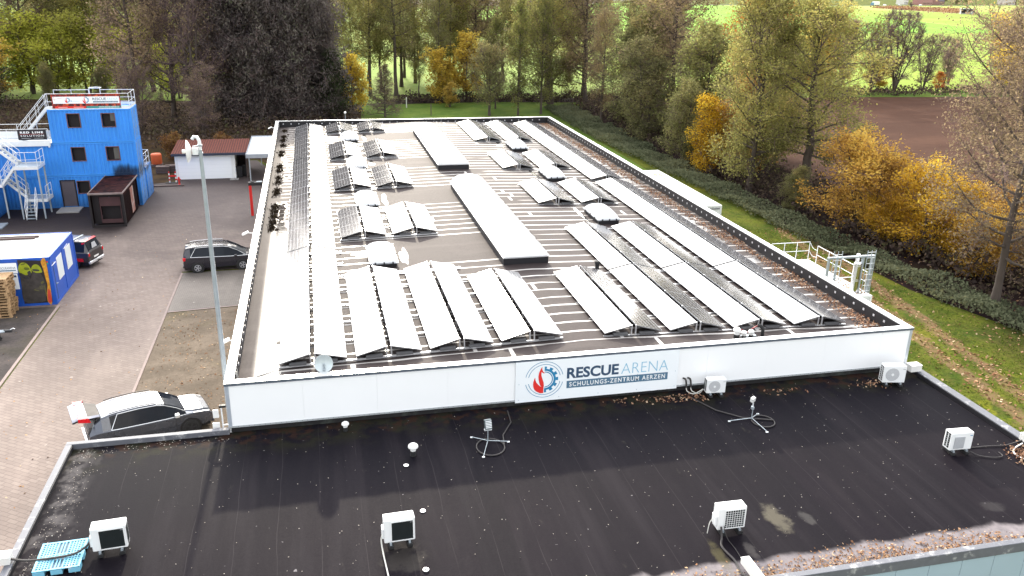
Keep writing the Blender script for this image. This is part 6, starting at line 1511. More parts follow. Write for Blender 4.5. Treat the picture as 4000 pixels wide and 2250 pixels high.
proto('leafy', seed=63, Ht=13, r0=.2, base=.06, spread=4.0, n1=44, n2=9, n3=6, up=(.2,1.0), shape='oval', leaves=18000, ls=.22, cl=.32, mats=M['leaf_green'], stems=2, stem_spread=.8)
proto('orange', seed=71, Ht=7, r0=.13, base=.02, spread=4.3, n1=40, n2=10, n3=6, up=(.15,1.15), shape='round', leaves=21000, ls=.19, cl=.22, mats=M['leaf_orange'], stems=4, stem_spread=1.3, twig_r=.01)
proto('orange_b', seed=72, Ht=6, r0=.11, base=.02, spread=3.9, n1=32, n2=9, n3=6, up=(.1,1.0), shape='round', leaves=13500, ls=.19, cl=.3, mats=M['leaf_orange'], stems=4, stem_spread=1.4, twig_r=.01)
proto('gold', seed=76, Ht=10, r0=.12, base=.05, spread=3.0, n1=44, n2=9, n3=5, up=(.2,1.1), shape='oval', leaves=13000, ls=.21, cl=.35, mats=M['leaf_orange'], stems=2, stem_spread=.8, twig_r=.01)
proto('yellow', seed=73, Ht=7, r0=.10, base=.03, spread=2.9, n1=20, n2=8, n3=5, up=(.2,1.1), shape='oval', leaves=6500, ls=.25, cl=.22, mats=M['leaf_yellow'], twig_r=.012, stems=2, stem_spread=.6)
proto('ochre', seed=75, Ht=6, r0=.1, base=.02, spread=3.2, n1=40, n2=8, n3=5, up=(.2,1.0), shape='round', leaves=6500, ls=.34, cl=.35, mats=M['leaf_ochre'], stems=4, stem_spread=1.4, twig_r=.02)
proto('russet', seed=74, Ht=16, r0=.22, base=.15, spread=5.0, n1=34, n2=8, n3=5, up=(.2,1.0), shape='oval', leaves=12000, ls=.27, cl=.35, mats=M['leaf_rust'])
proto('willow_a', seed=81, Ht=11, r0=.10, base=.12, spread=3.4, n1=60, n2=10, n3=8, up=(.5,1.2), shape='oval', leaves=700, ls=.22, cl=.3, mats=M['leaf_pale'], stems=6, stem_spread=2.4, twig_r=.018)
proto('willow_b', seed=82, Ht=11, r0=.12, base=.15, spread=3.2, n1=50, n2=10, n3=8, up=(.3,1.1), shape='oval', leaves=3000, ls=.26, cl=.35, mats=M['leaf_brown'], stems=3, stem_spread=1.5, twig_r=.018)
proto('sunlit', seed=77, Ht=9, r0=.09, base=.08, spread=3.2, n1=26, n2=8, n3=5, up=(.2,1.1), shape='oval', leaves=6500, ls=.26, cl=.4, mats=M['leaf_sunlit'], stems=3, stem_spread=1.0)
proto('nearbrown', seed=91, Ht=20, r0=.23, base=.16, spread=6.0, n1=54, n2=10, n3=8, up=(.0,1.0), shape='oval', leaves=36000, ls=.16, cl=.3, mats=M['leaf_brown'], wander=.6, twig_r=.011, l2=.45)

SC = {}
tree_n = 0
def tree(key, x, y, h, label, group=None, cat='tree', name='tree', wide=1., rot=None):
    global tree_n
    (tm, cm), Ht = PROTO[key]; k = h/Ht; tree_n += 1
    t = thing(name, label, cat, (x, y, -.01), rot if rot is not None else (tree_n*2.1) % 6.28, group)
    t.scale = (k*wide, k*wide, k)
    link('trunk', tm, t); link('crown', cm, t)
    return t
A = 'alders in the row behind the blue tower'
row = [(-45.2,125,19,'alder_b'),(-42.6,128,20,'alder_c'),(-39.6,124,20,'brown_a'),(-37.6,127.5,19,'alder_b'),(-34.8,126,21,'alder_a'),(-32.0,129,18,'alder_b'),(-29.4,126,21,'alder_a'),(-26.6,125,19,'alder_c'),(-23.6,128,20,'brown_b'),(-20.5,124,19,'alder_a')]
O = ['first','second','third','fourth','fifth','sixth','seventh','eighth','ninth','tenth','eleventh','twelfth']
for k, (x, y, h, p_) in enumerate(row):
    tree(p_, x, y, h, f'tall sparse alder behind the blue tower, {O[k]} trunk of the row from the left', A)
for k, (x, y, h, p_) in enumerate([(-52,146,18,'alder_c'),(-43,150,19,'brown_b'),(-33,148,18,'alder_c'),(-24,152,19,'alder_b')]):
    tree(p_, x, y, h, f'fainter alder on the bright pasture behind the front row, {O[k]} from the left', 'second rank alders on the pasture')
for k, (x, y, h, p_) in enumerate([(-47,120,10,'sunlit'),(-42.8,119,9,'sunlit'),(-38.6,121,11,'sunlit'),(-34.5,118,9,'sunlit'),(-30.8,121,11,'sunlit'),(-26,119,9,'sunlit'),(-21.5,122,11,'sunlit'),(-16.5,114,8,'sunlit')]):
    tree(p_, x, y, h, f'sunlit yellow green undergrowth tree below the alders, {O[k]} from the left', 'sunlit young trees below the alders', wide=1.5)
for k, (x, y, h, p_) in enumerate([(-49,133,20,'brown_a'),(-36,136,20,'brown_b'),(-27.5,134,20,'alder_c'),(-18,132,20,'brown_a'),(-13,118,20,'brown_b')]):
    tree(p_, x, y, h, f'brownish alder crown behind the first alder row, {O[k]} from the left', 'brownish alders behind the first row')
for k, (x, y, h, p_) in enumerate([(5,132,18,'alder_b'),(13,136,17,'alder_c'),(20,140,18,'brown_a'),(24.5,122,19,'alder_b'),(31,138,19,'alder_c'),(38,134,20,'brown_b'),(43,122,21,'alder_a'),(50,132,20,'alder_b')]):
    tree(p_, x, y, h, f'hazy alder on the pasture beyond the stream, {O[k]} from the left', 'hazy alders beyond the stream', wide=1.1)
tree('yellow', -41.5, 112, 7.5, 'ochre leaved bush above the upper tower stairs', None, 'bush', 'bush', 1.5)
tree('leafy', -34.0, 112, 5.0, 'dark green bush directly behind the tower roof railing', None, 'bush', 'bush', 1.1)
tree('cypress', -38.8, 98, 12, 'dark narrow evergreen at the left picture edge behind the platform', None, 'tree', 'tree', 1.3)
tree('leafy', -27.0, 112, 4.5, 'green brown bush below the alders, right of the tower top', None, 'bush', 'bush', 1.2)
tree('brown_a', -18.2, 90.5, 24, 'large leaning dark trunk just right of the blue tower top')
tree('bare_a', -14.6, 93, 27, 'purple bare tree with dense twigs, first right of the leaning trunk', 'bare purple trees beside the conifers', wide=.85)
tree('bare_b', -11.2, 88.6, 25, 'many-stemmed bare purple tree above the garage mast, in front of the conifers', 'bare purple trees beside the conifers', wide=.9)
tree('bare_a', -8.6, 96, 28, 'bare purple tree merging into the dark conifers', 'bare purple trees beside the conifers', wide=.85)
tree('bare_b', -16.8, 83, 9, 'low bare thicket tree behind the burnt container', 'bare purple trees beside the conifers', wide=1.4)
tree('bare_b', -9.6, 80, 8, 'low bare thicket tree directly behind the tiled garage roof', 'bare purple trees beside the conifers', wide=1.5)
C_ = 'dark conifers behind the garage'
tree('conifer_a', -5.6, 93, 29, 'dark drooping conifer, leftmost of the conifer clump behind the garage', C_, wide=.85)
tree('conifer_b', -2.2, 90.5, 27, 'dark drooping conifer behind the carport, second of the clump', C_, wide=.9)
tree('conifer_a', 1.2, 92.5, 27, 'dark drooping conifer above the left back roof corner, tallest mass of the clump', C_)
tree('conifer_b', -7.6, 101, 27, 'dark conifer standing behind the left conifer of the clump', C_)
tree('conifer_a', -3.2, 100, 28, 'dark conifer filling the rear middle of the clump', C_)
tree('conifer_b', 1.0, 100.5, 26, 'dark conifer at the rear right of the clump', C_)
tree('conifer_b', 3.6, 96, 21, 'dark conifer forming the right flank of the clump', C_, wide=.8)
tree('cypress', 5.9, 90.8, 8.2, 'green rounded conifer skirt at the right foot of the conifer clump', None, 'tree', 'tree', 1.2)
tree('ochre', -11.2, 67.5, 2.3, 'orange brown shrub at the wood edge behind the burnt container', None, 'bush', 'bush')
tree('ochre', -6.4, 69.0, 2.0, 'orange brown shrub behind the tiled garage roof', None, 'bush', 'bush', 1.1)
tree('yellow', 8.4, 98, 7.0, 'golden yellow tree beside the green conifer skirt', None, 'tree', 'tree', 1.15)
B_ = 'open alders behind the hall back parapet'
tree('alder_c', 7.0, 121, 19, 'thin curved alder right of the conifers, above the golden tree', B_)
tree('alder_b', 9.6, 118, 15, 'slender pale alder between the curved alder and the straight dark trunk', B_, wide=.7)
tree('alder_a', 11.9, 114.3, 20, 'straight dark-trunked alder left of the young spruce top', B_)
tree('alder_c', 16.3, 114, 20, 'thick dark-trunked alder with a forked crown right of the young spruce', B_, wide=1.1)
tree('alder_b', 19.9, 115.4, 9, 'short thin alder in front of the bright meadow gap', B_)
tree('alder_c', 22.4, 112, 18, 'thin straight alder rising out of the yellow bushes', B_, wide=.7)
tree('brown_b', 27.6, 126, 21, 'big dark pine-like tree with wide flat boughs in the back centre', B_, wide=1.15)
tree('alder_c', 33.6, 128, 20, 'crooked bare-limbed alder right of the big dark tree', B_)
for k, (x, y, h, p_) in enumerate([(6.2,127,19,'alder_a'),(14.2,121,17,'alder_b'),(18.2,126,19,'alder_a'),(25.2,118,20,'alder_a'),(30.4,120,20,'brown_b'),(36.2,114,20,'alder_a'),(21.2,131,17,'brown_a')]):
    tree(p_, x, y, h, f'feathery alder filling the open row behind the hall, {O[k]} from the left of these fillers', 'feathery alders filling the row', wide=1.15)
tree('spruce', 12.4, 93, 6.7, 'young grey brown spruce behind the back parapet')
tree('yellow', 22.0, 106.0, 7.0, 'bright yellow tree left of the round apple tree', None, 'tree', 'tree', 1.2)
tree('yellow', 26.4, 108.5, 9.0, 'bright yellow tree peeking above the round apple tree', None, 'tree', 'tree', 1.2)
tree('yellow', 22.6, 101.2, 3.2, 'small yellow bush on the lawn edge beside the fence posts', None, 'bush', 'bush', 1.3)
tree('apple', 26.8, 92.7, 7.8, 'round grey green fruit tree on the lawn behind the back parapet')
tree('pale_a', 30.8, 92.3, 14.5, 'slim pale green tree next to the round fruit tree', 'slim pale trees on the lawn')
tree('pale_b', 34.4, 93.2, 15, 'fuller pale green tree right of the slim one, with reddish stem', 'slim pale trees on the lawn')
tree('pale_a', 29.0, 99, 12, 'slim pale tree half hidden behind the fruit tree', 'slim pale trees on the lawn')
tree('oak_b', 38.6, 103, 22, 'dark brown leafy tree behind the pale green trees')
tree('brown_b', 42.6, 98, 23, 'very tall dark trunked tree above the back right roof corner', wide=1.1)
tree('bare_a', 46.5, 112, 22, 'dark twiggy tall tree right of the very tall trunk')
tree('brown_a', 40.2, 84, 13, 'brown tree over the bramble strip, farthest along the right lawn edge')
tree('leafy', 43.0, 78, 14, 'rounded green tree with a brownish top behind the bramble strip', wide=1.35)
tree('leafy', 40.8, 70, 11, 'dense dark green tree by the bramble strip, middle of the lawn edge', wide=1.3)
tree('leafy', 44.6, 64, 13, 'dense green tree just left of the double trunk', wide=1.4)
tree('brown_b', 46, 74, 21, 'tall brown tree behind the rounded green tree', wide=1.2)
tree('alder_a', 48, 88, 21, 'tall olive tree behind the bramble strip, far right wood', wide=1.2)
tree('leafy', 40.2, 58, 8, 'low dense green tree beside the bramble strip, left of the white container', wide=1.3)
tree('oak_b', 50, 56, 12, 'broad olive tree behind the brownish tree of the right wood')
for k, (x, y, h) in enumerate(((56,112,17),(60,108,16),(64,116,17),(52,118,16))):
    tree('alder_c' if k % 2 else 'willow_b', x, y, h, f'thin pale trunked tree far behind the right wood, {O[k]} of four', 'thin trees far behind the right wood', wide=.8)
tree('oak_b', 41.0, 45.0, 16.2, 'tall two-stemmed olive tree by the long white container', wide=.95, rot=.4)
tree('gold', 44.0, 51.5, 10, 'golden tree glowing between the two-stemmed tree and the giant trunk', wide=1.2)
tree('gold', 41.2, 53.5, 7, 'low golden tree left of the two-stemmed tree', wide=1.3)
tree('brown_a', 45.2, 53, 14.5, 'brownish tree between the two-stemmed tree and the dark-trunked giant')
tree('oak', 44.3, 41.8, 15.0, 'giant dark-trunked tree with ragged brown green crown', wide=1.3, rot=2.0)
tree('russet', 53.0, 67, 17.0, 'russet topped tree glowing behind the giant dark-trunked tree')
tree('pale_b', 52, 62, 12, 'pale yellow green tree behind the giant dark-trunked tree', wide=1.3)
tree('leafy', 41.6, 38.2, 3.6, 'dark green bush at the foot of the two-stemmed tree', None, 'bush', 'bush', 1.5)
for k, (x, y, h, kk, l, w) in enumerate(((43.6,32.2,6.3,'orange','biggest golden bush, rising in front of the ploughed field',1.25),(43.6,29.2,3.2,'orange_b','low golden bush in front of the biggest one',1.1),(47.0,29.5,4.9,'orange_b','golden bush behind and right of the biggest one',1.05),(44.8,25.6,5.5,'orange','second biggest golden bush, left of the near brown trunk',1.2),(48.6,23.5,4.7,'orange_b','golden bush behind the near brown trunk',1.1),(45.4,20.8,4.3,'orange_b','golden bush touching the near brown trunk',1.05),(47.5,17.2,3.4,'orange_b','golden bush right of the near brown trunk at the picture edge',1.1))):
    tree(kk, x, y, h, l, 'golden bushes before the ploughed field', 'bush', 'bush', w)
tree('nearbrown', 41.8, 16.1, 19, 'nearest brown twiggy tree at the right picture edge')
tree('nearbrown', 62.0, 38.0, 16, 'brown twiggy tree at the right edge with crown against the ploughed field', wide=1.15)
tree('nearbrown', 56.5, 28.5, 14, 'brown twiggy tree between the orange bushes and the right picture edge', wide=1.1)
tree('bare_b', 47.0, 13.5, 9, 'low bare thicket tree at the right picture edge', wide=1.3)
WB = 'sparse shrubs beyond the ploughed field'
for k, (x, y, h, kk, w) in enumerate(((92,112,12,'willow_b',1.1),(97,116,13,'willow_b',1),(101,112.5,12,'willow_a',1),(107,114,14,'willow_a',1.1),(112.5,113.5,10,'willow_a',1.1),(119,116,8.5,'bare_b',1.2),(125,122,9,'willow_a',.8))):
    tree(kk, x, y, h, f'sparse leafless shrub tree beyond the ploughed field, {O[k]} from the left', WB, wide=w)
tree('yellow', 88.5, 110, 11, 'tall yellow tree at the left end of the ploughed field margin', None, 'tree', 'tree', 1.1)
tree('yellow', 104, 115, 5, 'low yellow bush under the sparse field shrubs', None, 'bush', 'bush', 1.5)
tree('russet', 114.5, 112, 3.2, 'low russet bush under the sparse field shrubs', None, 'bush', 'bush', 1.6)
tree('yellow', 128, 110, 7.5, 'bright yellow tree right of the sparse field shrubs', None, 'tree', 'tree', 1.4)
tree('orange_b', 139, 119, 12, 'olive orange tree at the right edge beyond the ploughed field', wide=1.2)
tree('willow_b', 134, 116, 12, 'greyish bush tree right of the bright yellow field tree', wide=1.3)
tree('brown_a', 146, 118, 15, 'brown tree at the right edge beyond the ploughed field', wide=1.3)
tree('leafy', 62, 120, 16, 'grey green tree left of the field shrubs, above the giant tree shoulder', wide=.9)
for k, (x, y, h) in enumerate(((560,800,14),(690,850,16),(706,860,15),(722,862,16),(745,868,14),(770,880,15))):
    tree('leafy' if k else 'brown_a', x, y, h, f'far dark tree by the distant houses, {O[k]} from the left', 'distant trees by the road', wide=1.3)

# ------------------------------------------------------------------ ground cover
def scatter(name, n, fn, size, mat, label=None, seed=1, flat=.0, aspect=.7, tintf=None):
    rng = np.random.default_rng(seed); C = fn(rng, n); S = size*rng.uniform(.6, 1.4, len(C))
    V, F = leaf_arrays(rng, C, S, aspect, flat); T = np.clip(rng.normal(.5, .22, len(C)), 0, 1)
    if tintf is not None: T = np.clip(T*.6+tintf(C)*.4, 0, 1)
    o = link(name, np_mesh(name, V, F, [mat], None, T)); o['kind'] = 'stuff'
    if label: o['label'] = label
    return o
def inpoly(P, poly):
    x, y = P[:, 0], P[:, 1]; c = np.zeros(len(P), bool); n = len(poly)
    for i in range(n):
        x0, y0 = poly[i]; x1, y1 = poly[(i+1) % n]
        c ^= ((y0 > y) != (y1 > y)) & (x < (x1-x0)*(y-y0)/(y1-y0+1e-12)+x0)
    return c
def wave(x, y, s=0.): return .5+.25*np.sin(x*.9+1.7*np.sin(y*.37+s)+s)+.25*np.sin(y*.8+1.3*np.sin(x*.5-s))
def mound(poly, h0, h1, s=0.):
    xs_ = [p[0] for p in poly]; ys_ = [p[1] for p in poly]
    def fn(rng, n):
        P = np.stack([rng.uniform(min(xs_), max(xs_), n*3), rng.uniform(min(ys_), max(ys_), n*3)], 1); P = P[inpoly(P, poly)][:n]
        top = h0+(h1-h0)*wave(P[:, 0]*1.6, P[:, 1]*1.6, s)
        z = top*rng.uniform(0, 1, len(P))**.45
        return np.column_stack([P+rng.normal(0, .1, P.shape), z])
    return fn
scatter('brambles', 46000, mound([(36.0,98),(40.5,98),(39.5,60),(40.5,30),(42.0,18),(44,8),(40.8,8),(39.3,18),(37.9,30),(37.0,50),(35.4,75)], .30, 1.05), .19, M['bramble'], 'grey green bramble strip along the right lawn', 5, .5, .7, lambda C: wave(C[:, 0]*.9, C[:, 1]*.45, 2.5)*1.2-.1)
scatter('undergrowth', 26000, mound([(40,98),(49,104),(48,46),(50,36),(56,12),(62,-4),(44,6),(42.2,18),(41,30),(40,60)], .4, 2.6, 1.), .30, M['scrub'], 'dark scrub under the right-hand trees', 6)
scatter('undergrowth', 16000, mound([(-30,66),(-14,70),(-9.8,67),(0,66.6),(4,84),(10,92),(8,98),(-20,100),(-45,112),(-45,96)], .3, 2.2, 2.), .30, M['scrub'], 'dark scrub below the bare trees and conifers', 7)
scatter('undergrowth', 7000, mound([(10,103.5),(24,105),(45,103),(56,108),(44,110.5),(18,110.5)], .3, 1.5, 3.), .3, M['scrub'], 'dark scrub on the stream bank', 8)
scatter('undergrowth', 5000, mound([(88,107),(120,107),(150,104),(150,116),(88,114)], .2, 1.3, 3.), .4, M['scrub'], 'dark scrub at the far end of the ploughed field', 9)
scatter('reed_stalks', 5000, mound([(481.8,658),(476,543),(486,548),(560,640),(530,690)], .3, 2.2, 3.), 1.2, M['litter'], 'dry reed belt on the far field', 10)
def litter_fn(rng, n):
    P = np.stack([rng.uniform(23.2, 46, n*4), rng.uniform(-14, 34, n*4)], 1)
    d1 = np.abs(P[:, 0]-(33.0+(P[:, 1]-5.1)*.172+.0)); d2 = np.abs(P[:, 0]-(34.75+(P[:, 1]-6.2)*.165))
    w = .10+.9*np.exp(-(d1/.45)**2)+1.0*np.exp(-(d2/.5)**2)+.55*np.clip((P[:, 0]-36)/5, 0, 1)*np.clip((14-P[:, 1])/10, 0, 1)
    w *= .4+.9*wave(P[:, 0], P[:, 1], 2.)
    return np.column_stack([P, np.full(len(P), .0)+rng.uniform(0, .035, len(P))])[rng.uniform(0, 1.3, len(P)) < w][:n]
scatter('leaf_litter', 11000, litter_fn, .17, M['litter'], 'fallen leaves on the right lawn and its wheel tracks', 11, 2.2)
def grass_fn(rng, n):
    P = np.stack([rng.uniform(23, 42, n), rng.uniform(-14, 36, n)], 1)
    d1 = np.abs(P[:, 0]-(33.0+(P[:, 1]-5.1)*.172)); d2 = np.abs(P[:, 0]-(34.75+(P[:, 1]-6.2)*.165))
    k = (wave(P[:, 0]*1.7, P[:, 1]*1.7, 4.) > .3) & (np.minimum(d1, d2) > .35*rng.uniform(.3, 1.3, n)) & (P[:, 0] < 38.6+.12*(20-P[:, 1]))
    P = P[k]; return np.column_stack([P, rng.uniform(.0, .10, len(P))])
scatter('grass', 42000, grass_fn, .16, M['grass_blade'], 'rough grass on the right lawn', 31, .2, .3)
def roof_l(rng, n):
    y = rng.uniform(.5, 46, n); k = wave(y*.5, y*1.3, 1.)
    x = 21.85+(y < 24)*.0+rng.normal(0, .10+.16*k, n)-.1*(y > 12); keep = rng.uniform(0, 1, n) < (.35+.65*k)*np.where(y < 13, 1.0, .75)
    return np.column_stack([np.clip(x, 21.2, 22.22), y, 6.53+rng.uniform(0, .055, n)])[keep]
scatter('leaf_litter', 9500, roof_l, .085, M['litter'], 'line of brown leaves along the right parapet', 12, 1.5)
def gutter(rng, n):
    x = rng.uniform(7, 22.5, n); k = wave(x*2.1, x*.7, .5)
    y = -9.0+np.abs(rng.normal(0, .10+.34*k, n)); keep = (rng.uniform(0, 1, n) < .25+.75*k) & (y < -8.2)
    return np.column_stack([x, y, RZ+.015+rng.uniform(0, .03, n)])[keep]
scatter('leaf_litter', 4200, gutter, .065, M['litter'], 'dry leaves in the front gutter of the low roof', 13, 1.6)
def pile(rng, n):
    return np.column_stack([np.clip(rng.normal(22.2, .22, n), 21.5, 22.55), rng.normal(-5.95, .38, n), RZ+.02+np.abs(rng.normal(0, .03, n))])
scatter('leaf_litter', 700, pile, .085, M['litter'], 'leaf pile at the right parapet below the white hose', 14, 1.)
def wallleaves(rng, n):
    c = np.array([(14.2,-.55),(13.2,-.5),(20.6,-.75),(12.0,-.35),(17.5,-.7),(21.3,-1.0)]); i = rng.choice(6, n, p=[.36,.2,.2,.08,.1,.06])
    return np.column_stack([c[i]+rng.normal(0, [.38,.13], (n, 2)), RZ+.02+rng.uniform(0, .02, n)])
scatter('leaf_litter', 260, wallleaves, .085, M['litter'], 'brown leaves along the foot of the hall front', 15, 1.8)
def specks(rng, n):
    x = rng.uniform(-4.1, 22.3, n); y = rng.uniform(-8.9, -.2, n)
    e = n//4; x[:e] = -4.0+np.abs(rng.normal(0, .35, e)); y[:e] = rng.uniform(-6, -.2, e); f = n//8; y[e:e+f] = -.35+rng.normal(0,.1,f); x[e:e+f] = rng.uniform(-4, 0, f)
    return np.column_stack([x, np.minimum(y, -.1), np.full(n, RZ+.022)])
scatter('leaf_specks', 1000, specks, .030, M['litter_pale'], 'pale leaf specks scattered over the low roof', 16, 3.)
def strip_l(rng, n):
    x = rng.uniform(-5.6, -.1, n); y = rng.uniform(6, 24, n); e = n//3; x[:e] = -.3-np.abs(rng.normal(0, .5, e)); return np.column_stack([x, y, np.full(n, .012)+rng.uniform(0, .02, n)])
scatter('leaf_litter', 1300, strip_l, .095, M['litter'], 'leaves on the bare strip beside the hall wall', 17, 2.2)
def yard_l(rng, n):
    return np.column_stack([rng.uniform(-14, -5.9, n), rng.uniform(4, 40, n), np.full(n, .012)])
scatter('leaf_specks', 240, yard_l, .09, M['litter'], 'single leaves on the yard paving', 18, 3.)
def moss_fn(rng, n):
    ys_ = np.array([44.5,42,40.5,38.5,36,34.9,31.5,30.2,28.2,27,25,24.2,21.5,20.6,19.5,18.4,17.4]); i = rng.integers(0, len(ys_), n)
    return np.column_stack([.68+rng.normal(0, .11, n), ys_[i]+rng.normal(0, .30, n), 6.545+rng.uniform(0, .05, n)])
scatter('moss', 2400, moss_fn, .10, M['moss'], 'dark moss clumps along the left roof edge', 19, 1.)
def cont_l(rng, n): return np.column_stack([rng.uniform(29.7, 31.5, n), 43-np.abs(rng.normal(0, 2.4, n)), np.full(n, 2.60)])
scatter('leaf_litter', 420, cont_l, .11, M['leaf_yellow'], 'yellow leaves on the long white container roof', 20, 3.)
def cont_m(rng, n): return np.column_stack([rng.uniform(28.9, 30.3, n), rng.uniform(12.7, 15.2, n), 2.99+rng.uniform(0, .03, n)])
scatter('leaf_litter', 320, cont_m, .10, M['litter'], 'brown leaves on the burn container roof', 21, 2.)

# fence posts and far background
for k, (x, y, h, l) in enumerate(((16.2,101,1.5,'left'),(18.75,93.5,1.6,'right'))):
    m = MB(); m.tube([(x,y,0),(x,y,h)], .07, 8); tag(m.build('fence_post', M['dark_wood'] if k else M['white_dirty']), f'weathered fence post on the back lawn, {l} of the two', 'fence post', 'fence posts on the back lawn')
t = thing('globe_lamp', 'small white globe on a thin rod at the back parapet, before the green conifer skirt', 'lamp', (5.42,46.82,6.6))
m = MB(); m.tube([(0,0,0),(0,0,.86)], .018, 6); m.build('rod', M['galv'], t)
m = MB(); m.lathe([(.001,-.1),(.08,-.06),(.1,0),(.08,.06),(.001,.1)], 12, c=(0,0,.95)); m.build('globe', M['white_paint'], t, smooth=True)
def house(x, y, w, d, h, rh, rot, label, wallc, roofc, name='house'):
    t = thing(name, label, 'house', (x, y, 0), rot)
    m = MB(); m.box(-w/2,w/2,-d/2,d/2,0,h); m.poly([(-w/2,-d/2,h),(-w/2,d/2,h),(-w/2,0,h+rh)]); m.poly([(w/2,d/2,h),(w/2,-d/2,h),(w/2,0,h+rh)]); m.build('wall', simple('far wall', wallc, .8), t)
    m = MB(); m.quad((-w/2-.4,-d/2-.4,h-.2),(w/2+.4,-d/2-.4,h-.2),(w/2+.4,0,h+rh+.05),(-w/2-.4,0,h+rh+.05)); m.quad((w/2+.4,d/2+.4,h-.2),(-w/2-.4,d/2+.4,h-.2),(-w/2-.4,0,h+rh+.05),(w/2+.4,0,h+rh+.05)); m.build('roof', simple('far roof', roofc, .8), t)
    for k in range(int(w/3)): m = MB(); xx = -w/2+1.2+k*3; m.box(xx,xx+1.3,-d/2-.05,-d/2-.01,1.0,2.4); m.build('window', M['black_glass'], t)
house(655, 812, 22, 11, 6, 4, .45, 'long pinkish brick house at the top right beyond the road', (.42,.22,.20), (.20,.12,.11))
house(632, 815, 9, 9, 5, 3, .45, 'white gabled house left of the long brick house', (.75,.72,.68), (.25,.1,.08))
house(682, 822, 12, 10, 4, 3, .45, 'dark roofed barn right of the long brick house', (.30,.18,.16), (.06,.05,.06))
house(835, 892, 20, 11, 6, 4, .3, 'pale house in the top right picture corner', (.62,.55,.5), (.22,.14,.14))
t = thing('field_shed', 'small grey field shed with an open front on the far green field', 'shed', (474.5,531,0), -.5)
m = MB(); m.box(-4.4,4.4,-2.6,-2.4,0,.9); m.box(-4.4,-4.2,-2.4,2.6,0,3.4); m.box(4.2,4.4,-2.4,2.6,0,3.4); m.box(-4.2,4.2,2.4,2.6,0,3.4); m.box(-.6,.2,-2.6,-2.4,.9,3.2); m.box(3.4,4.2,-2.6,-2.4,.9,3.2); m.build('wall', simple('grey boards', (.30,.29,.30), .8), t)
m = MB(); m.box(-4.8,4.8,-3.0,3.0,3.42,3.8); m.build('roof', simple('shed roof', (.22,.27,.32), .5), t)
m = MB(); m.box(-4.0,4.0,1.0,1.2,.0,3.3); m.build('dark_interior', M['dark_wood'], t)
m = MB(); m.box(2.0,3.2,-2.66,-2.61,.9,2.2); m.build('window', M['white_paint'], t)
t = thing('truck', 'white box truck on the distant road', 'truck', (541,733,.05), .33)
m = MB(); m.box(-3.6,4.8,-1.3,1.3,.9,4.0); m.build('box_body', M['white_paint'], t)
m = MB(); m.box(-5.6,-3.7,-1.2,1.2,.6,3.0); m.build('cab', simple('blue grey cab', (.15,.28,.40), .4), t)
for x in (-4.8,2.2,3.4):
    for s in (-1,1): m = MB(); m.lathe([(.5,-.15),(.5,.15)], 12, axis='y', c=(x,s*1.15,.5)); m.build('wheel', M['rubber'], t)
def far_car(x, y, r, label, c):
    t = thing('distant_car', label, 'car', (x,y,.05), r, 'cars on the distant road')
    m = MB(); m.prism([(-2.1,-.85),(2.1,-.85),(2.1,.85),(-2.1,.85)], .35, .95); m.add([(-1.7,-.8,.95),(1.2,-.8,.95),(1.2,.8,.95),(-1.7,.8,.95),(-1.3,-.65,1.5),(.5,-.65,1.5),(.5,.65,1.5),(-1.3,.65,1.5)], [(4,5,6,7),(0,1,5,4),(1,2,6,5),(2,3,7,6),(3,0,4,7)]); m.build('body', c, t)
    for xx in (-1.3,1.3):
        for s in (-1,1): m = MB(); m.lathe([(.32,-.1),(.32,.1)], 10, axis='y', c=(xx,s*.8,.32)); m.build('wheel', M['rubber'], t)
far_car(553.5,735.5,.33, 'white car close behind the truck on the distant road', M['white_paint'])
far_car(578,746,.35, 'silver car in the middle of the distant road', M['galv'])
far_car(612,759,.38, 'white van-like car nearest the distant houses', M['white_paint'])
# ------------------------------------------------------------------ camera and light
def set_camera():
    f, yaw, pitch, roll, X, Y, Z = 3267.70245, .235311426, .354117419, .0208181013, 2.92038330, -22.5875139, 17.9438486
    fwd = Vector((math.sin(yaw)*math.cos(pitch), math.cos(yaw)*math.cos(pitch), -math.sin(pitch)))
    right = Vector((math.cos(yaw), -math.sin(yaw), 0)); up = right.cross(fwd)
    r2 = right*math.cos(roll)+up*math.sin(roll); u2 = -right*math.sin(roll)+up*math.cos(roll)
    cd = bpy.data.cameras.new('camera'); co = bpy.data.objects.new('camera', cd); COL.objects.link(co)
    cd.sensor_width = 36; cd.sensor_fit = 'HORIZONTAL'; cd.lens = f*36/4000; cd.clip_start = .5; cd.clip_end = 6000
    mw = Matrix(((r2.x,u2.x,-fwd.x,X),(r2.y,u2.y,-fwd.y,Y),(r2.z,u2.z,-fwd.z,Z),(0,0,0,1))); co.matrix_world = mw
    sc.camera = co
set_camera()
SUN_EL, SUN_AZ = rad(22), rad(1.0)         # azimuth measured from +y towards +x
sun_dir = Vector((math.sin(SUN_AZ)*math.cos(SUN_EL), math.cos(SUN_AZ)*math.cos(SUN_EL), math.sin(SUN_EL)))
ld = bpy.data.lights.new('sun', 'SUN'); lo = bpy.data.objects.new('sun', ld); COL.objects.link(lo)
ld.energy = 5.0; ld.angle = rad(1.2); ld.color = (1, .90, .74); lo.rotation_euler = (-sun_dir).to_track_quat('-Z', 'Y').to_euler(); lo.location = (0, 60, 60)
w = bpy.data.worlds.new('World'); sc.world = w; w.use_nodes = True
nt = w.node_tree; nt.nodes.clear()
out = nt.nodes.new('ShaderNodeOutputWorld')
sky = nt.nodes.new('ShaderNodeTexSky'); sky.sky_type = 'NISHITA'; sky.sun_disc = False; sky.sun_elevation = SUN_EL; sky.sun_rotation = SUN_AZ
sky.air_density = 1.0; sky.dust_density = 2.0; sky.ozone_density = 1.0; sky.altitude = 100
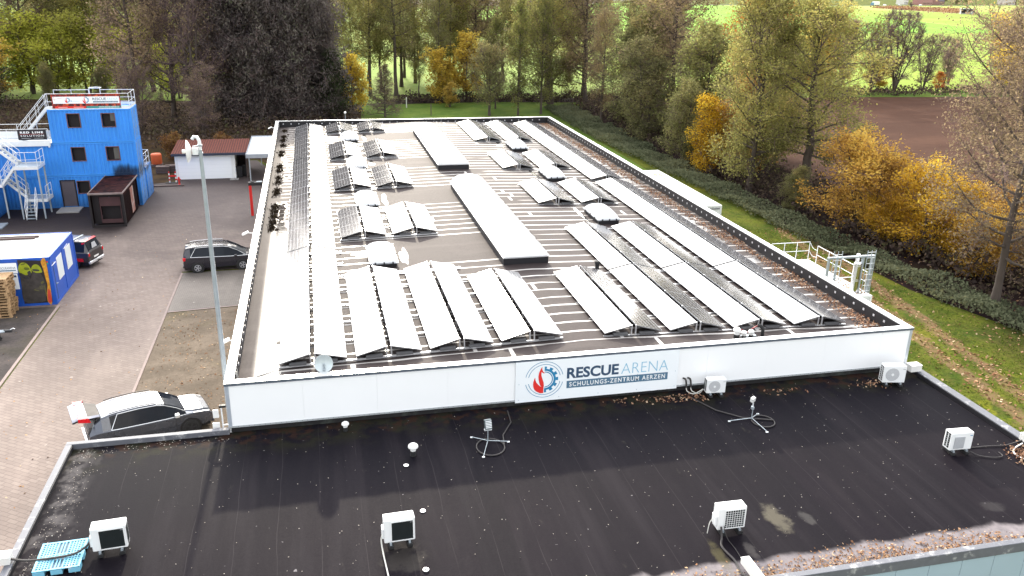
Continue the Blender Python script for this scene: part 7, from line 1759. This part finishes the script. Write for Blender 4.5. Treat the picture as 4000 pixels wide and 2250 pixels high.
bg = nt.nodes.new('ShaderNodeBackground'); bg.inputs[1].default_value = .12; nt.links.new(sky.outputs[0], bg.inputs[0])
# thin bright cloud veil, brightest around the sun
tc = nt.nodes.new('ShaderNodeTexCoord')
dot = nt.nodes.new('ShaderNodeVectorMath'); dot.operation = 'DOT_PRODUCT'; nt.links.new(tc.outputs['Generated'], dot.inputs[0]); dot.inputs[1].default_value = sun_dir
mr = nt.nodes.new('ShaderNodeMapRange'); mr.interpolation_type = 'SMOOTHERSTEP'; nt.links.new(dot.outputs['Value'], mr.inputs[0])
mr.inputs[1].default_value = .55; mr.inputs[2].default_value = 1.0; mr.inputs[3].default_value = 0.0; mr.inputs[4].default_value = 7.0
nz = nt.nodes.new('ShaderNodeTexNoise'); nz.inputs['Scale'].default_value = 3.0; nz.inputs['Detail'].default_value = 5; nt.links.new(tc.outputs['Generated'], nz.inputs['Vector'])
m1 = nt.nodes.new('ShaderNodeMath'); m1.operation = 'MULTIPLY_ADD'; nt.links.new(nz.outputs[0], m1.inputs[0]); m1.inputs[1].default_value = .6; m1.inputs[2].default_value = 1.35
m2 = nt.nodes.new('ShaderNodeMath'); m2.operation = 'ADD'; nt.links.new(mr.outputs[0], m2.inputs[0]); nt.links.new(m1.outputs[0], m2.inputs[1])
bg2 = nt.nodes.new('ShaderNodeBackground'); bg2.inputs[0].default_value = (1.0,.985,.965,1); nt.links.new(m2.outputs[0], bg2.inputs[1])
ad = nt.nodes.new('ShaderNodeAddShader'); nt.links.new(bg.outputs[0], ad.inputs[0]); nt.links.new(bg2.outputs[0], ad.inputs[1]); nt.links.new(ad.outputs[0], out.inputs[0])
sc.view_settings.view_transform = 'Standard'; sc.view_settings.look = 'None'; sc.view_settings.exposure = 0; sc.view_settings.gamma = 1
sc.render.engine = 'CYCLES'
cy = sc.cycles; cy.use_denoising = True; cy.max_bounces = 6; cy.diffuse_bounces = 2; cy.glossy_bounces = 3; cy.transmission_bounces = 4; cy.transparent_max_bounces = 6; cy.caustics_reflective = False; cy.caustics_refractive = False
try: cy.denoiser = 'OPENIMAGEDENOISE'
except Exception: pass
